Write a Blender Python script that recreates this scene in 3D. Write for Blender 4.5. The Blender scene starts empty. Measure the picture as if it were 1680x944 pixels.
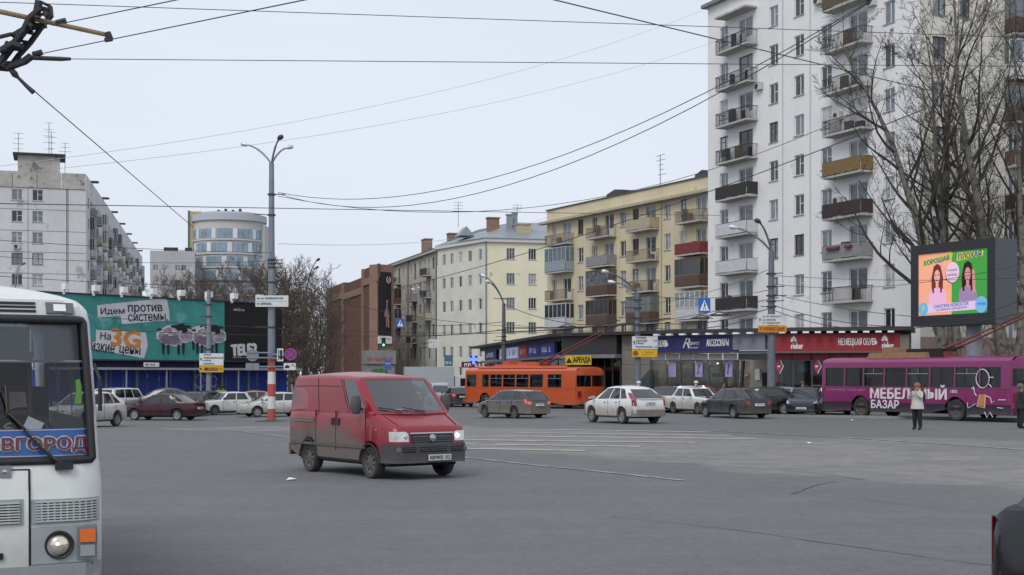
import bpy, bmesh, math, random
from mathutils import Vector, Matrix
R = math.radians
scene = bpy.context.scene
COL = scene.collection
# ---------------------------------------------------------------- camera
F, CX, HY, CH = 2300.0, 840.0, 616.0, 2.1          # focal length in photo pixels, horizon row, eye height
cam = bpy.data.cameras.new('camera'); cam_o = bpy.data.objects.new('camera', cam); COL.objects.link(cam_o)
cam.sensor_width = 36; cam.lens = 36*F/1680; cam.shift_y = (HY-472)/1680
cam.clip_start = .1; cam.clip_end = 5000
cam_o.location = (0, 0, CH); cam_o.rotation_euler = (R(90), 0, 0)
scene.camera = cam_o
# ---------------------------------------------------------------- sky and sun (overcast afternoon)
SUN_EL, SUN_AZ = 48, 205      # sun behind the camera, slightly to the left
w = bpy.data.worlds.new('World'); scene.world = w; w.use_nodes = True
nt = w.node_tree; nt.nodes.clear()
out = nt.nodes.new('ShaderNodeOutputWorld')
sky = nt.nodes.new('ShaderNodeTexSky'); sky.sky_type = 'NISHITA'; sky.sun_disc = False
sky.sun_elevation = R(SUN_EL); sky.sun_rotation = R(SUN_AZ); sky.air_density = 1.0; sky.dust_density = 4.0
b1 = nt.nodes.new('ShaderNodeBackground'); b1.inputs[1].default_value = .10
b2 = nt.nodes.new('ShaderNodeBackground'); b2.inputs[1].default_value = 1.0
tcw = nt.nodes.new('ShaderNodeTexCoord'); mpw = nt.nodes.new('ShaderNodeMapping'); mpw.inputs['Scale'].default_value = (1, 1, 3.2); nt.links.new(tcw.outputs['Generated'], mpw.inputs[0])
nw = nt.nodes.new('ShaderNodeTexNoise'); nw.inputs['Scale'].default_value = 1.6; nw.inputs['Detail'].default_value = 5; nt.links.new(mpw.outputs[0], nw.inputs['Vector'])
cw = nt.nodes.new('ShaderNodeValToRGB'); cw.color_ramp.elements[0].position = .3; cw.color_ramp.elements[0].color = (.755, .81, .915, 1); cw.color_ramp.elements[1].position = .7; cw.color_ramp.elements[1].color = (.83, .895, 1.0, 1)   # thin uneven cloud sheet
nt.links.new(nw.outputs[0], cw.inputs[0]); nt.links.new(cw.outputs[0], b2.inputs[0])
mx = nt.nodes.new('ShaderNodeMixShader'); mx.inputs[0].default_value = .90     # cloud cover
nt.links.new(sky.outputs[0], b1.inputs[0]); nt.links.new(b1.outputs[0], mx.inputs[1]); nt.links.new(b2.outputs[0], mx.inputs[2])
nt.links.new(mx.outputs[0], out.inputs[0])
sl = bpy.data.lights.new('sun', 'SUN'); sl.energy = 1.5; sl.angle = R(30); sl.color = (1, .97, .93)
so = bpy.data.objects.new('sun', sl); COL.objects.link(so); so.location = (-20, -30, 60)
az = R(SUN_AZ); d = Vector((math.sin(az)*math.cos(R(SUN_EL)), math.cos(az)*math.cos(R(SUN_EL)), math.sin(R(SUN_EL))))
so.rotation_euler = d.to_track_quat('Z', 'Y').to_euler()
vs = scene.view_settings; vs.view_transform = 'Standard'; vs.look = 'None'; vs.gamma = 1; vs.exposure = 0.0; vs.use_curve_mapping = False
scene.cycles.max_bounces = 6; scene.cycles.transparent_max_bounces = 8
# ---------------------------------------------------------------- helpers
def sm(a, b, x):
    t = max(0, min(1, (x-a)/(b-a))); return t*t*(3-2*t)
def gz(X, D):                                     # the square falls gently to the far left
    return -.4*sm(12, -18, X)*sm(40, 75, D) if D > 40 else 0.0
def sm_rev(a, b, x): return sm(a, b, x)
def PX(px, py, D): return Vector(((px-CX)*D/F, D, CH+(HY-py)*D/F))
def GX(px, D): x = (px-CX)*D/F; return Vector((x, D, gz(x, D)))
def GY(px, py):                                   # a pixel on the ground
    D = F*CH/(py-HY)
    for _ in range(4):
        z = gz((px-CX)*D/F, D); D = F*(CH-z)/(py-HY)
    return GX(px, D)
def lerp(a, b, t): return a+(b-a)*t
def interp(pts, x):
    if x <= pts[0][0]: return pts[0][1]
    for (a, b), (c, e) in zip(pts, pts[1:]):
        if x <= c: return b+(e-b)*(x-a)/(c-a) if c > a else e
    return pts[-1][1]
def tag(o, label=None, cat=None, group=None, kind=None):
    if label: o['label'] = label
    if cat: o['category'] = cat
    if group: o['group'] = group
    if kind: o['kind'] = kind
    return o
def empty(name, loc=(0, 0, 0), rz=0, label=None, cat=None, group=None):
    o = bpy.data.objects.new(name, None); COL.objects.link(o); o.empty_display_size = .2
    o.location = loc; o.rotation_euler = (0, 0, rz)
    return tag(o, label, cat, group)
def link(name, me, parent=None, M=None):
    o = bpy.data.objects.new(name, me); COL.objects.link(o)
    if parent is not None: o.parent = parent
    if M is not None: o.matrix_local = M
    return o
class MB:
    def __init__(s): s.v = []; s.f = []; s.m = []; s.M = None
    def add(s, vs, fs, mi=0):
        n = len(s.v)
        if s.M is not None: vs = [s.M @ Vector(p) for p in vs]
        s.v += [tuple(p) for p in vs]; s.f += [tuple(i+n for i in f) for f in fs]; s.m += [mi]*len(fs); return s
    def box(s, x0, x1, y0, y1, z0, z1, mi=0):
        return s.add([(x0,y0,z0),(x1,y0,z0),(x1,y1,z0),(x0,y1,z0),(x0,y0,z1),(x1,y0,z1),(x1,y1,z1),(x0,y1,z1)],
                     [(0,3,2,1),(4,5,6,7),(0,1,5,4),(1,2,6,5),(2,3,7,6),(3,0,4,7)], mi)
    def cbox(s, c, d, mi=0): return s.box(c[0]-d[0]/2, c[0]+d[0]/2, c[1]-d[1]/2, c[1]+d[1]/2, c[2]-d[2]/2, c[2]+d[2]/2, mi)
    def quad(s, a, b, c, d, mi=0): return s.add([a, b, c, d], [(0,1,2,3)], mi)
    def poly(s, pts, mi=0): return s.add(pts, [tuple(range(len(pts)))], mi)
    def prism(s, pts, y0, y1, mi=0):               # outline in x,z pushed along y
        n = len(pts); vs = [(x, y0, z) for x, z in pts]+[(x, y1, z) for x, z in pts]
        fs = [tuple(range(n)), tuple(range(2*n-1, n-1, -1))]+[(i, i+n, (i+1) % n+n, (i+1) % n) for i in range(n)]
        return s.add(vs, fs, mi)
    def tube(s, pts, r, n=6, mi=0, caps=True):
        pts = [Vector(p) for p in pts]; rs = r if isinstance(r, (list, tuple)) else [r]*len(pts)
        vs = []; fs = []; up = None
        for i, p in enumerate(pts):
            t = (pts[min(i+1, len(pts)-1)]-pts[max(i-1, 0)])
            t = t.normalized() if t.length > 1e-9 else Vector((0, 0, 1))
            if up is None: up = Vector((0, 0, 1)) if abs(t.z) < .9 else Vector((1, 0, 0))
            a = t.cross(up); a = a.normalized() if a.length > 1e-6 else t.orthogonal().normalized()
            b = a.cross(t); up = b
            for k in range(n):
                q = 2*math.pi*k/n; vs.append(p+(a*math.cos(q)+b*math.sin(q))*rs[i])
        for i in range(len(pts)-1):
            for k in range(n): fs.append((i*n+k, i*n+(k+1) % n, (i+1)*n+(k+1) % n, (i+1)*n+k))
        if caps: fs += [tuple(range(n))[::-1], tuple(range((len(pts)-1)*n, len(pts)*n))]
        return s.add(vs, fs, mi)
    def lathe(s, prof, n=16, axis='z', c=(0, 0, 0), mi=0):   # prof: (radius, height)
        vs = []; fs = []
        for r, h in prof:
            for k in range(n):
                q = 2*math.pi*k/n; u, v = r*math.cos(q), r*math.sin(q)
                vs.append({'z': (c[0]+u, c[1]+v, c[2]+h), 'y': (c[0]+u, c[1]+h, c[2]+v), 'x': (c[0]+h, c[1]+u, c[2]+v)}[axis])
        for i in range(len(prof)-1):
            for k in range(n): fs.append((i*n+k, i*n+(k+1) % n, (i+1)*n+(k+1) % n, (i+1)*n+k))
        return s.add(vs, fs, mi)
    def grid(s, fn, nu, nv, mi=0, skip=None, flip=False):
        vs = [fn(i, j) for i in range(nu) for j in range(nv)]; fs = []
        for i in range(nu-1):
            for j in range(nv-1):
                if skip and skip(i, j): continue
                q = (i*nv+j, i*nv+j+1, (i+1)*nv+j+1, (i+1)*nv+j); fs.append(q[::-1] if flip else q)
        return s.add(vs, fs, mi)
    def mesh(s, name, mats, smooth=False, fix=False):
        me = bpy.data.meshes.new(name); me.from_pydata(s.v, [], s.f)
        for m in (mats if isinstance(mats, (list, tuple)) else [mats]): me.materials.append(m)
        if any(s.m): me.polygons.foreach_set('material_index', s.m)
        if fix:
            bm = bmesh.new(); bm.from_mesh(me); bmesh.ops.remove_doubles(bm, verts=bm.verts, dist=1e-4)
            bmesh.ops.recalc_face_normals(bm, faces=bm.faces); bm.to_mesh(me); bm.free()
        if smooth:
            me.polygons.foreach_set('use_smooth', [True]*len(me.polygons))
            me.set_sharp_from_angle(angle=R(smooth if smooth is not True else 38))
        me.update(); return me
    def build(s, name, mats, parent=None, M=None, smooth=False, fix=False): return link(name, s.mesh(name, mats, smooth, fix), parent, M)
# ---------------------------------------------------------------- materials
MATS = {}
def srgb(r, g, b):
    f = lambda c: (c/255/12.92) if c/255 <= .04045 else ((c/255+.055)/1.055)**2.4
    return (f(r), f(g), f(b))
def mat(name, col, rough=.6, metal=0, var=.0, scale=3.0, bump=0, spec=.5, coat=0, emit=0, rand=0, var2=None, dirt=None):
    if name in MATS: return MATS[name]
    m = bpy.data.materials.new(name); m.use_nodes = True; MATS[name] = m
    nt = m.node_tree; N = nt.nodes.new; L = nt.links.new; p = nt.nodes['Principled BSDF']
    p.inputs['Base Color'].default_value = (*col, 1); p.inputs['Roughness'].default_value = rough
    p.inputs['Metallic'].default_value = metal; p.inputs['Specular IOR Level'].default_value = spec
    if coat: p.inputs['Coat Weight'].default_value = coat; p.inputs['Coat Roughness'].default_value = .08
    cur = None
    if var or dirt or bump or rand or var2:
        tc = N('ShaderNodeTexCoord')
        src = tc.outputs['Object']
        rgb = N('ShaderNodeRGB'); rgb.outputs[0].default_value = (*col, 1); cur = rgb.outputs[0]
        def noise(sc, det=5):
            n = N('ShaderNodeTexNoise'); n.inputs['Scale'].default_value = sc; n.inputs['Detail'].default_value = det
            n.inputs['Roughness'].default_value = .62; L(src, n.inputs['Vector']); return n
        def mul(c, lo, hi, fac):
            r = N('ShaderNodeMapRange'); r.inputs[1].default_value = .3; r.inputs[2].default_value = .7
            r.inputs[3].default_value = lo; r.inputs[4].default_value = hi; L(fac, r.inputs[0])
            h = N('ShaderNodeVectorMath'); h.operation = 'SCALE'; L(c, h.inputs[0]); L(r.outputs[0], h.inputs['Scale']); return h.outputs[0]
        if var:
            cur = mul(cur, 1-var, 1+var, noise(scale).outputs[0]); cur = mul(cur, 1-var*.6, 1+var*.6, noise(scale*9.3).outputs[0])
        if var2:                                   # (colour, threshold, scale): patches of another colour
            c2, th, sc2 = var2; n = noise(sc2, 6); r = N('ShaderNodeMapRange'); r.inputs[1].default_value = th; r.inputs[2].default_value = th+.06
            L(n.outputs[0], r.inputs[0]); mm = N('ShaderNodeMix'); mm.data_type = 'RGBA'; L(r.outputs[0], mm.inputs[0]); L(cur, mm.inputs[6]); mm.inputs[7].default_value = (*c2, 1); cur = mm.outputs[2]
        if rand:
            oi = N('ShaderNodeObjectInfo'); r = N('ShaderNodeMapRange'); r.inputs[3].default_value = 1-rand; r.inputs[4].default_value = 1+rand
            L(oi.outputs['Random'], r.inputs[0]); h = N('ShaderNodeVectorMath'); h.operation = 'SCALE'; L(cur, h.inputs[0]); L(r.outputs[0], h.inputs['Scale']); cur = h.outputs[0]
        if dirt:                                   # (colour, z where it is full, z where it ends, strength): road spray
            dc, z0, z1, st = dirt[:4]; sx = N('ShaderNodeSeparateXYZ'); L(src, sx.inputs[0])
            n = noise(2.2, 4); a = N('ShaderNodeMath'); a.operation = 'MULTIPLY_ADD'; L(n.outputs[0], a.inputs[0]); a.inputs[1].default_value = .5; L(sx.outputs[2], a.inputs[2])
            if len(dirt) > 4:                      # less of it towards the nose
                xr = N('ShaderNodeMapRange'); xr.interpolation_type = 'SMOOTHSTEP'
                for i_, v_ in enumerate(dirt[4]): xr.inputs[i_+1].default_value = v_
                L(sx.outputs[0], xr.inputs[0]); a2 = N('ShaderNodeMath'); a2.operation = 'ADD'; L(a.outputs[0], a2.inputs[0]); L(xr.outputs[0], a2.inputs[1]); a = a2
            r = N('ShaderNodeMapRange'); r.interpolation_type = 'SMOOTHSTEP'; r.inputs[1].default_value = z1+.25; r.inputs[2].default_value = z0+.25
            r.inputs[3].default_value = 0; r.inputs[4].default_value = st; L(a.outputs[0], r.inputs[0])
            mm = N('ShaderNodeMix'); mm.data_type = 'RGBA'; L(r.outputs[0], mm.inputs[0]); L(cur, mm.inputs[6]); mm.inputs[7].default_value = (*dc, 1); cur = mm.outputs[2]
            rr = N('ShaderNodeMapRange'); rr.inputs[3].default_value = rough; rr.inputs[4].default_value = .85; L(r.outputs[0], rr.inputs[0]); L(rr.outputs[0], p.inputs['Roughness'])
            if coat:
                cw = N('ShaderNodeMapRange'); cw.inputs[3].default_value = coat; cw.inputs[4].default_value = 0; L(r.outputs[0], cw.inputs[0]); L(cw.outputs[0], p.inputs['Coat Weight'])
        L(cur, p.inputs['Base Color'])
        if bump:
            bn = N('ShaderNodeBump'); bn.inputs['Strength'].default_value = bump; bn.inputs['Distance'].default_value = .02
            L(noise(scale*12).outputs[0], bn.inputs['Height']); L(bn.outputs[0], p.inputs['Normal'])
    if emit:
        p.inputs['Emission Strength'].default_value = emit
        p.inputs['Emission Color'].default_value = (*col, 1)
    return m
def glass_mat(name, tint=(.55, .62, .63), refl=.08, rough=.03):
    if name in MATS: return MATS[name]
    m = bpy.data.materials.new(name); m.use_nodes = True; MATS[name] = m; nt = m.node_tree; nt.nodes.clear(); N = nt.nodes.new
    o = N('ShaderNodeOutputMaterial'); t = N('ShaderNodeBsdfTransparent'); t.inputs[0].default_value = (*tint, 1)
    g = N('ShaderNodeBsdfGlossy'); g.inputs[1].default_value = rough; x = N('ShaderNodeMixShader')
    f = N('ShaderNodeLayerWeight'); pw = N('ShaderNodeMath'); pw.operation = 'POWER'; pw.inputs[1].default_value = 4.0; nt.links.new(f.outputs['Facing'], pw.inputs[0])
    a = N('ShaderNodeMath'); a.operation = 'MULTIPLY_ADD'; a.inputs[1].default_value = .85; a.inputs[2].default_value = refl; a.use_clamp = True
    nt.links.new(pw.outputs[0], a.inputs[0]); nt.links.new(a.outputs[0], x.inputs[0]); nt.links.new(t.outputs[0], x.inputs[1]); nt.links.new(g.outputs[0], x.inputs[2]); nt.links.new(x.outputs[0], o.inputs[0])
    return m
def pane_mat(name, c0=(.02, .025, .03), c1=(.15, .18, .20), c2=(.46, .47, .46), rough=.07):
    """window pane: dark room, blind or curtain behind it, different from window to window"""
    if name in MATS: return MATS[name]
    m = bpy.data.materials.new(name); m.use_nodes = True; MATS[name] = m; nt = m.node_tree; N = nt.nodes.new; L = nt.links.new; p = nt.nodes['Principled BSDF']
    oi = N('ShaderNodeObjectInfo'); cr = N('ShaderNodeValToRGB'); e = cr.color_ramp.elements
    e[0].color = (*c0, 1); e[0].position = 0; e[1].color = (*c2, 1); e[1].position = 1
    for po, cc in ((.32, c0), (.48, c1), (.78, c1)):
        q = e.new(po); q.color = (*cc, 1)
    tc = N('ShaderNodeTexCoord'); n = N('ShaderNodeTexNoise'); n.inputs['Scale'].default_value = 2.5; n.inputs['Detail'].default_value = 2; L(tc.outputs['Object'], n.inputs['Vector'])
    a = N('ShaderNodeMath'); a.operation = 'MULTIPLY_ADD'; L(n.outputs[0], a.inputs[0]); a.inputs[1].default_value = .35; L(oi.outputs['Random'], a.inputs[2])
    s = N('ShaderNodeMath'); s.operation = 'SUBTRACT'; L(a.outputs[0], s.inputs[0]); s.inputs[1].default_value = .17; L(s.outputs[0], cr.inputs[0])
    L(cr.outputs[0], p.inputs['Base Color']); p.inputs['Roughness'].default_value = rough; p.inputs['Specular IOR Level'].default_value = .7
    return m
M_glass = mat('car_glass', (.018, .022, .025), .04, spec=.8)
M_tyre = mat('tyre_rubber', (.025, .025, .026), .85, var=.3, scale=8, dirt=((.12, .11, .1), -.3, .1, .35))
M_rim = mat('wheel_rim', (.32, .32, .33), .4, .6, var=.2)
M_rimdirty = mat('dirty_steel_rim', (.11, .105, .1), .7, .1, var=.3, scale=6)
M_black = mat('black_plastic', (.025, .025, .027), .55, var=.15)
M_under = mat('dark_underbody', (.012, .012, .012), .9)
M_plate = mat('plate_white', (.62, .62, .6), .5, var=.1)
M_ink = mat('black_ink', (.012, .012, .014), .6)
M_white = mat('white_paint', (.78, .78, .77), .5, var=.06)
M_lens = mat('headlight_lens', (.55, .58, .6), .08, .3, spec=.8, coat=1)
M_lensglow = mat('lit_headlight', (1, .95, .85), .2, emit=.9)
M_red = mat('tail_lens', (.22, .008, .012), .15, coat=.8)
M_redlit = mat('lit_tail_lens', (.9, .05, .05), .2, emit=.9)
M_orange = mat('amber_lens', (.75, .16, .02), .2, coat=.6)
M_chrome = mat('chrome', (.5, .5, .52), .2, 1)
M_galv = mat('grey_galvanised', (.21, .23, .26), .55, .2, var=.15, scale=2)
M_wire = mat('wire_black', (.04, .042, .048), .7)
# ---------------------------------------------------------------- lettering (mesh made from the built-in font)
def text_mesh(s, width, height, mt, bold=.0, shear=0, thick=.006, extr=True):
    c = bpy.data.curves.new('txt', 'FONT'); c.body = s; c.resolution_u = 2; c.shear = shear; c.align_x = 'LEFT'
    o = bpy.data.objects.new('txt', c); COL.objects.link(o); bpy.context.view_layer.update()
    me = bpy.data.meshes.new_from_object(o.evaluated_get(bpy.context.evaluated_depsgraph_get()))
    bpy.data.objects.remove(o); bpy.data.curves.remove(c)
    xs = [v.co.x for v in me.vertices]; ys = [v.co.y for v in me.vertices]
    x0, x1, y0, y1 = min(xs), max(xs), min(ys), max(ys)
    for v in me.vertices: v.co = ((v.co.x-x0)/(x1-x0)*width, 0, (v.co.y-y0)/(y1-y0)*height)
    me.materials.clear(); me.materials.append(mt); me.name = 'lettering'
    if bold > 0:                                   # heavier strokes: the outline repeated a little to both sides, each copy 1 mm further out
        bm = bmesh.new(); bm.from_mesh(me); g0 = bm.verts[:]+bm.edges[:]+bm.faces[:]; st = bold*height*1.6
        for k, (dx, dz) in enumerate(((st, 0), (-st, 0), (0, st*.6), (0, -st*.6))):
            r = bmesh.ops.duplicate(bm, geom=g0)
            for v in r['geom']:
                if isinstance(v, bmesh.types.BMVert): v.co += Vector((dx, -.001*(k+1), dz))
        bm.to_mesh(me); bm.free()
    return me
def letters(s, parent, x, z, width, height, mt, y=-.012, bold=.02, shear=0, rot=0, name='lettering', M0=None):
    """lettering on the plane y of the parent's frame, lower left corner at x, z, facing -y"""
    me = text_mesh(s, width, height, mt, bold, shear)
    M = Matrix.Translation((x, y, z)) @ Matrix.Rotation(rot, 4, 'Y')
    return link(name, me, parent, (M0 @ M) if M0 is not None else M)

def glyphs(parent, x, z, width, height, mt, y, n, seed=0, name='small_print', M0=None):
    """print that cannot be read in the photograph: strokes of about the right size and colour"""
    r = random.Random(seed); m = MB(); a = width/n
    for i in range(n):
        if r.random() < .12: continue
        x0 = i*a; m.box(x0, x0+a*.22, -.004, 0, 0, height)
        k = r.random()
        if k < .7: m.box(x0+a*.22, x0+a*.72, -.004, 0, height*.8, height)
        if k > .3: m.box(x0+a*.22, x0+a*.72, -.004, 0, 0, height*.2)
        if k < .35: m.box(x0+a*.55, x0+a*.75, -.0045, 0, height*.2, height*.8)
        else: m.box(x0+a*.22, x0+a*.6, -.0045, 0, height*.42, height*.58)
    M = Matrix.Translation((x, y, z)); return m.build(name, mt, parent, (M0 @ M) if M0 is not None else M)
# ================================================================ ground
def asphalt():
    m = bpy.data.materials.new('asphalt'); m.use_nodes = True; nt = m.node_tree; N = nt.nodes.new; L = nt.links.new; p = nt.nodes['Principled BSDF']
    tc = N('ShaderNodeTexCoord'); src = tc.outputs['Object']
    def noise(sc, det=5, vec=None, ro=.6):
        n = N('ShaderNodeTexNoise'); n.inputs['Scale'].default_value = sc; n.inputs['Detail'].default_value = det; n.inputs['Roughness'].default_value = ro; L(vec or src, n.inputs['Vector']); return n.outputs[0]
    def rng(f, a, b, c, e, smooth=False):
        r = N('ShaderNodeMapRange'); r.interpolation_type = 'SMOOTHSTEP' if smooth else 'LINEAR'
        for i, v in enumerate((a, b, c, e)): r.inputs[i+1].default_value = v
        L(f, r.inputs[0]); return r.outputs[0]
    def math_(op, a, b):
        q = N('ShaderNodeMath'); q.operation = op
        for i, v in enumerate((a, b)):
            if isinstance(v, (int, float)): q.inputs[i].default_value = v
            else: L(v, q.inputs[i])
        return q.outputs[0]
    def mix(f, a, b):
        q = N('ShaderNodeMix'); q.data_type = 'RGBA'; L(f, q.inputs[0])
        for i, v in ((6, a), (7, b)):
            if isinstance(v, tuple): q.inputs[i].default_value = (*v, 1)
            else: L(v, q.inputs[i])
        return q.outputs[2]
    base = mix(rng(noise(.12), .35, .65, 0, 1), (.122, .127, .133), (.150, .153, .157))
    # wheel-worn bands along the direction of traffic
    mp = N('ShaderNodeMapping'); mp.inputs['Rotation'].default_value = (0, 0, R(24)); mp.inputs['Scale'].default_value = (.05, .75, 1); L(src, mp.inputs[0])
    base = mix(rng(noise(1.0, 4, mp.outputs[0]), .42, .68, 0, .45), base, (.178, .176, .172))
    mp2 = N('ShaderNodeMapping'); mp2.inputs['Rotation'].default_value = (0, 0, R(24)); mp2.inputs['Scale'].default_value = (.03, 1.9, 1); L(src, mp2.inputs[0])
    base = mix(rng(noise(1.0, 5, mp2.outputs[0]), .5, .72, 0, .35), base, (.094, .098, .104))
    # dust that has collected where nobody drives
    total = None
    for (cx, cy, rx, ry, ro, st) in ISLANDS:
        q = N('ShaderNodeMapping'); q.vector_type = 'TEXTURE'; q.inputs['Location'].default_value = (cx, cy, 0); q.inputs['Rotation'].default_value = (0, 0, R(ro)); q.inputs['Scale'].default_value = (rx, ry, 1e3); L(src, q.inputs[0])
        ln = N('ShaderNodeVectorMath'); ln.operation = 'LENGTH'; L(q.outputs[0], ln.inputs[0])
        e = rng(math_('ADD', ln.outputs['Value'], math_('MULTIPLY', math_('SUBTRACT', noise(.35, 6), .5), .8)), 1.05, .8, 0, st, True)
        total = e if total is None else math_('MAXIMUM', total, e)
    base = mix(math_('MULTIPLY', total, rng(noise(.7, 6), .25, .75, .65, 1)), base, (.30, .283, .258))
    # mottled wear, tyre streaks and grit
    base = mix(rng(noise(.55, 7, None, .72), .40, .62, 0, .55), base, (.108, .112, .118))
    mp3 = N('ShaderNodeMapping'); mp3.inputs['Rotation'].default_value = (0, 0, R(-58)); mp3.inputs['Scale'].default_value = (.025, 2.6, 1); L(src, mp3.inputs[0])
    base = mix(rng(noise(1.0, 6, mp3.outputs[0], .65), .52, .70, 0, .4), base, (.095, .098, .104))
    base = mix(rng(noise(5.5, 6, None, .78), .48, .66, 0, .5), base, (.20, .198, .19))
    base = mix(rng(noise(1.7, 7, None, .75), .50, .60, 0, .38), base, (.098, .101, .106))
    base = mix(rng(noise(26, 4, None, .85), .50, .58, 0, .5), base, (.078, .08, .083))
    base = mix(rng(noise(19, 4, None, .85), .55, .62, 0, .5), base, (.24, .235, .225))
    # speckle of the stones and oil drops
    base = mix(rng(noise(14, 3), .55, .8, 0, .4), base, (.2, .2, .195))
    base = mix(rng(noise(.9, 5, None, .7), .66, .74, 0, .5), base, (.055, .056, .058))
    L(base, p.inputs['Base Color']); p.inputs['Roughness'].default_value = .82; p.inputs['Specular IOR Level'].default_value = .35
    b = N('ShaderNodeBump'); b.inputs['Strength'].default_value = .6; b.inputs['Distance'].default_value = .02; L(noise(22, 5), b.inputs['Height']); L(b.outputs[0], p.inputs['Normal'])
    return m
ISLANDS = [(3, 45, 17, 6.2, -60, .95), (9.5, 33, 12, 5.2, -58, .9), (-8, 60.5, 9, 4.6, -28, .85), (15, 40, 9, 3.8, -60, .7)]
M_asph = asphalt()
g = MB()
xs = [-1500, -600, -250, -120, -70]+[-50+2*i for i in range(51)]+[70, 120, 250, 600, 1500]
ys = [-60, 0, 20]+[35+1.6*i for i in range(54)]+[126, 140, 200, 320, 600, 1200, 2600]
g.grid(lambda i, j: (xs[i], ys[j], gz(xs[i], ys[j])), len(xs), len(ys), flip=True)
road = tag(g.build('road', M_asph, smooth=True), kind='structure')
M_mark = mat('worn_road_paint', (.32, .315, .30), .8, var=.2, scale=1.2, var2=((.19, .185, .178), .47, 1.7))
M_mark2 = mat('faded_zebra_paint', (.385, .37, .345), .8, var=.18, scale=1.5, var2=((.27, .255, .23), .53, 1.4))
M_crack = mat('tar_crack', (.082, .083, .086), .85, var=.3)
def ribbon(pix, w, mt, name, parent=None, dz=.012, jit=0, seed=0):
    rnd = random.Random(seed); pts = []
    P = [GY(*p) for p in pix]
    for a, b in zip(P, P[1:]):
        n = max(2, int((b-a).length/1.2))
        for i in range(n): pts.append(a.lerp(b, i/n))
    pts.append(P[-1]); m = MB(); vs = []
    for i, p in enumerate(pts):
        t = (pts[min(i+1, len(pts)-1)]-pts[max(i-1, 0)]).normalized(); nn = Vector((-t.y, t.x, 0))
        if jit: p = p+nn*rnd.uniform(-jit, jit)
        ww = w*(rnd.uniform(.4, 1.3) if jit else 1)
        z = gz(p.x, p.y)+dz
        vs += [(p.x+nn.x*ww/2, p.y+nn.y*ww/2, z), (p.x-nn.x*ww/2, p.y-nn.y*ww/2, z)]
    m.add(vs, [(2*i, 2*i+1, 2*i+3, 2*i+2) for i in range(len(pts)-1)])
    return m.build(name, mt, parent)
ml = tag(empty('road_marking'), kind='structure')
ribbon([(262, 697), (360, 704), (480, 719), (600, 733), (745, 749), (880, 764), (1000, 776), (1120, 789)], .17, M_mark, 'edge_line', ml)
ribbon([(1130, 706), (1240, 711), (1380, 718), (1520, 727), (1660, 737), (1760, 744)], .22, M_mark, 'edge_line', ml)
zc = tag(empty('zebra_crossing'), kind='structure')
for k, (xa, xb, y) in enumerate(((905, 1165, 707.5), (850, 1200, 713), (800, 1240, 718.5), (760, 1140, 724.5), (740, 1050, 731), (735, 960, 738))):
    ribbon([(xa, y-2.2), ((xa+xb)/2, y), (xb, y+2.2)], .55, M_mark2, 'stripe', zc)
cr = tag(empty('road_crack'), kind='structure')
for k, (pp, ww) in enumerate((([(1000, 848), (1070, 855), (1150, 864), (1240, 874), (1340, 890), (1440, 903), (1540, 918), (1640, 930)], .024),
        ([(1110, 761), (1200, 766), (1290, 772), (1360, 780), (1420, 788)], .035), ([(1300, 811), (1322, 803), (1345, 795), (1370, 791)], .04),
        ([(1300, 811), (1400, 818), (1500, 830), (1640, 846)], .018))):
    ribbon(pp, ww, M_crack, 'crack', cr, .008, .03, k)
# kerb in front of the shops and pavement behind it
M_conc = mat('kerb_concrete', (.24, .235, .225), .85, var=.2, scale=2)
M_pave = mat('pavement_asphalt', (.13, .128, .125), .85, var=.2, scale=.8)
ka, kb = GY(1206, 683), GY(1760, 692)
n = 24; kerb = tag(empty('kerb'), kind='structure')
dirk = (kb-ka)/n; ang = math.atan2(dirk.y, dirk.x); kl = dirk.length
kme = MB().box(0, kl-.02, -.08, .08, -.1, .13).mesh('kerb_stone', M_conc)
for i in range(n):
    p = ka+dirk*i; o = link('kerb_stone', kme, kerb); o.location = (p.x, p.y, gz(p.x, p.y)); o.rotation_euler = (0, 0, ang)
# manhole at the foot of the lamp post and litter
tag(MB().lathe([(.0, .012), (.34, .012), (.38, .006)], 20, c=GY(795, 728)).build('manhole_cover', mat('cast_iron', (.06, .06, .06), .6, .5, var=.3, scale=9), smooth=True), 'round iron manhole cover on the dusty island behind the red van', 'manhole')
for i, (x, y, nm) in enumerate(((478, 788, 'small white scrap of paper on the road left of the red van'), (1399, 690, 'small white scrap of litter beside the purple bus'), (1329, 728, 'tiny pale scrap of litter on the island edge'))):
    p = GY(x, y); b = MB(); b.add([(p.x-.09, p.y-.12, p.z+.012), (p.x+.08, p.y-.09, p.z+.03), (p.x+.1, p.y+.1, p.z+.02), (p.x-.06, p.y+.12, p.z+.05)], [(0, 1, 2, 3)])
    tag(b.build('litter', M_white), nm, 'litter')
# ================================================================ buildings
class Face:
    """a facade plane: local x along it (left to right as seen), y into the house, z up"""
    def __init__(s, root, M, L, ray=None): s.root = root; s.M = M; s.L = L
    def u(s, px):                                  # facade coordinate under a photo column
        W = s.root.matrix_basis @ s.M; O = W.translation; d = W.to_3x3() @ Vector((1, 0, 0)); k = (px-CX)/F
        return (k*O.y-O.x)/(d.x-k*d.y)
    def z(s, px, py):
        W = s.root.matrix_basis @ s.M; O = W.translation; d = W.to_3x3() @ Vector((1, 0, 0)); D = O.y+d.y*s.u(px)
        return CH+(HY-py)*D/F - O.z
def house(name, A, B, label, cat='building', z=0):
    """root Empty at the left front corner A of the main face that runs to B"""
    A = Vector(A); B = Vector(B); ang = math.atan2(B.y-A.y, B.x-A.x)
    r = empty(name, (A.x, A.y, z), ang, label, cat)
    r.matrix_basis = Matrix.Translation((A.x, A.y, z)) @ Matrix.Rotation(ang, 4, 'Z')
    return r, Face(r, Matrix.Identity(4), (B-A).length)
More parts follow.
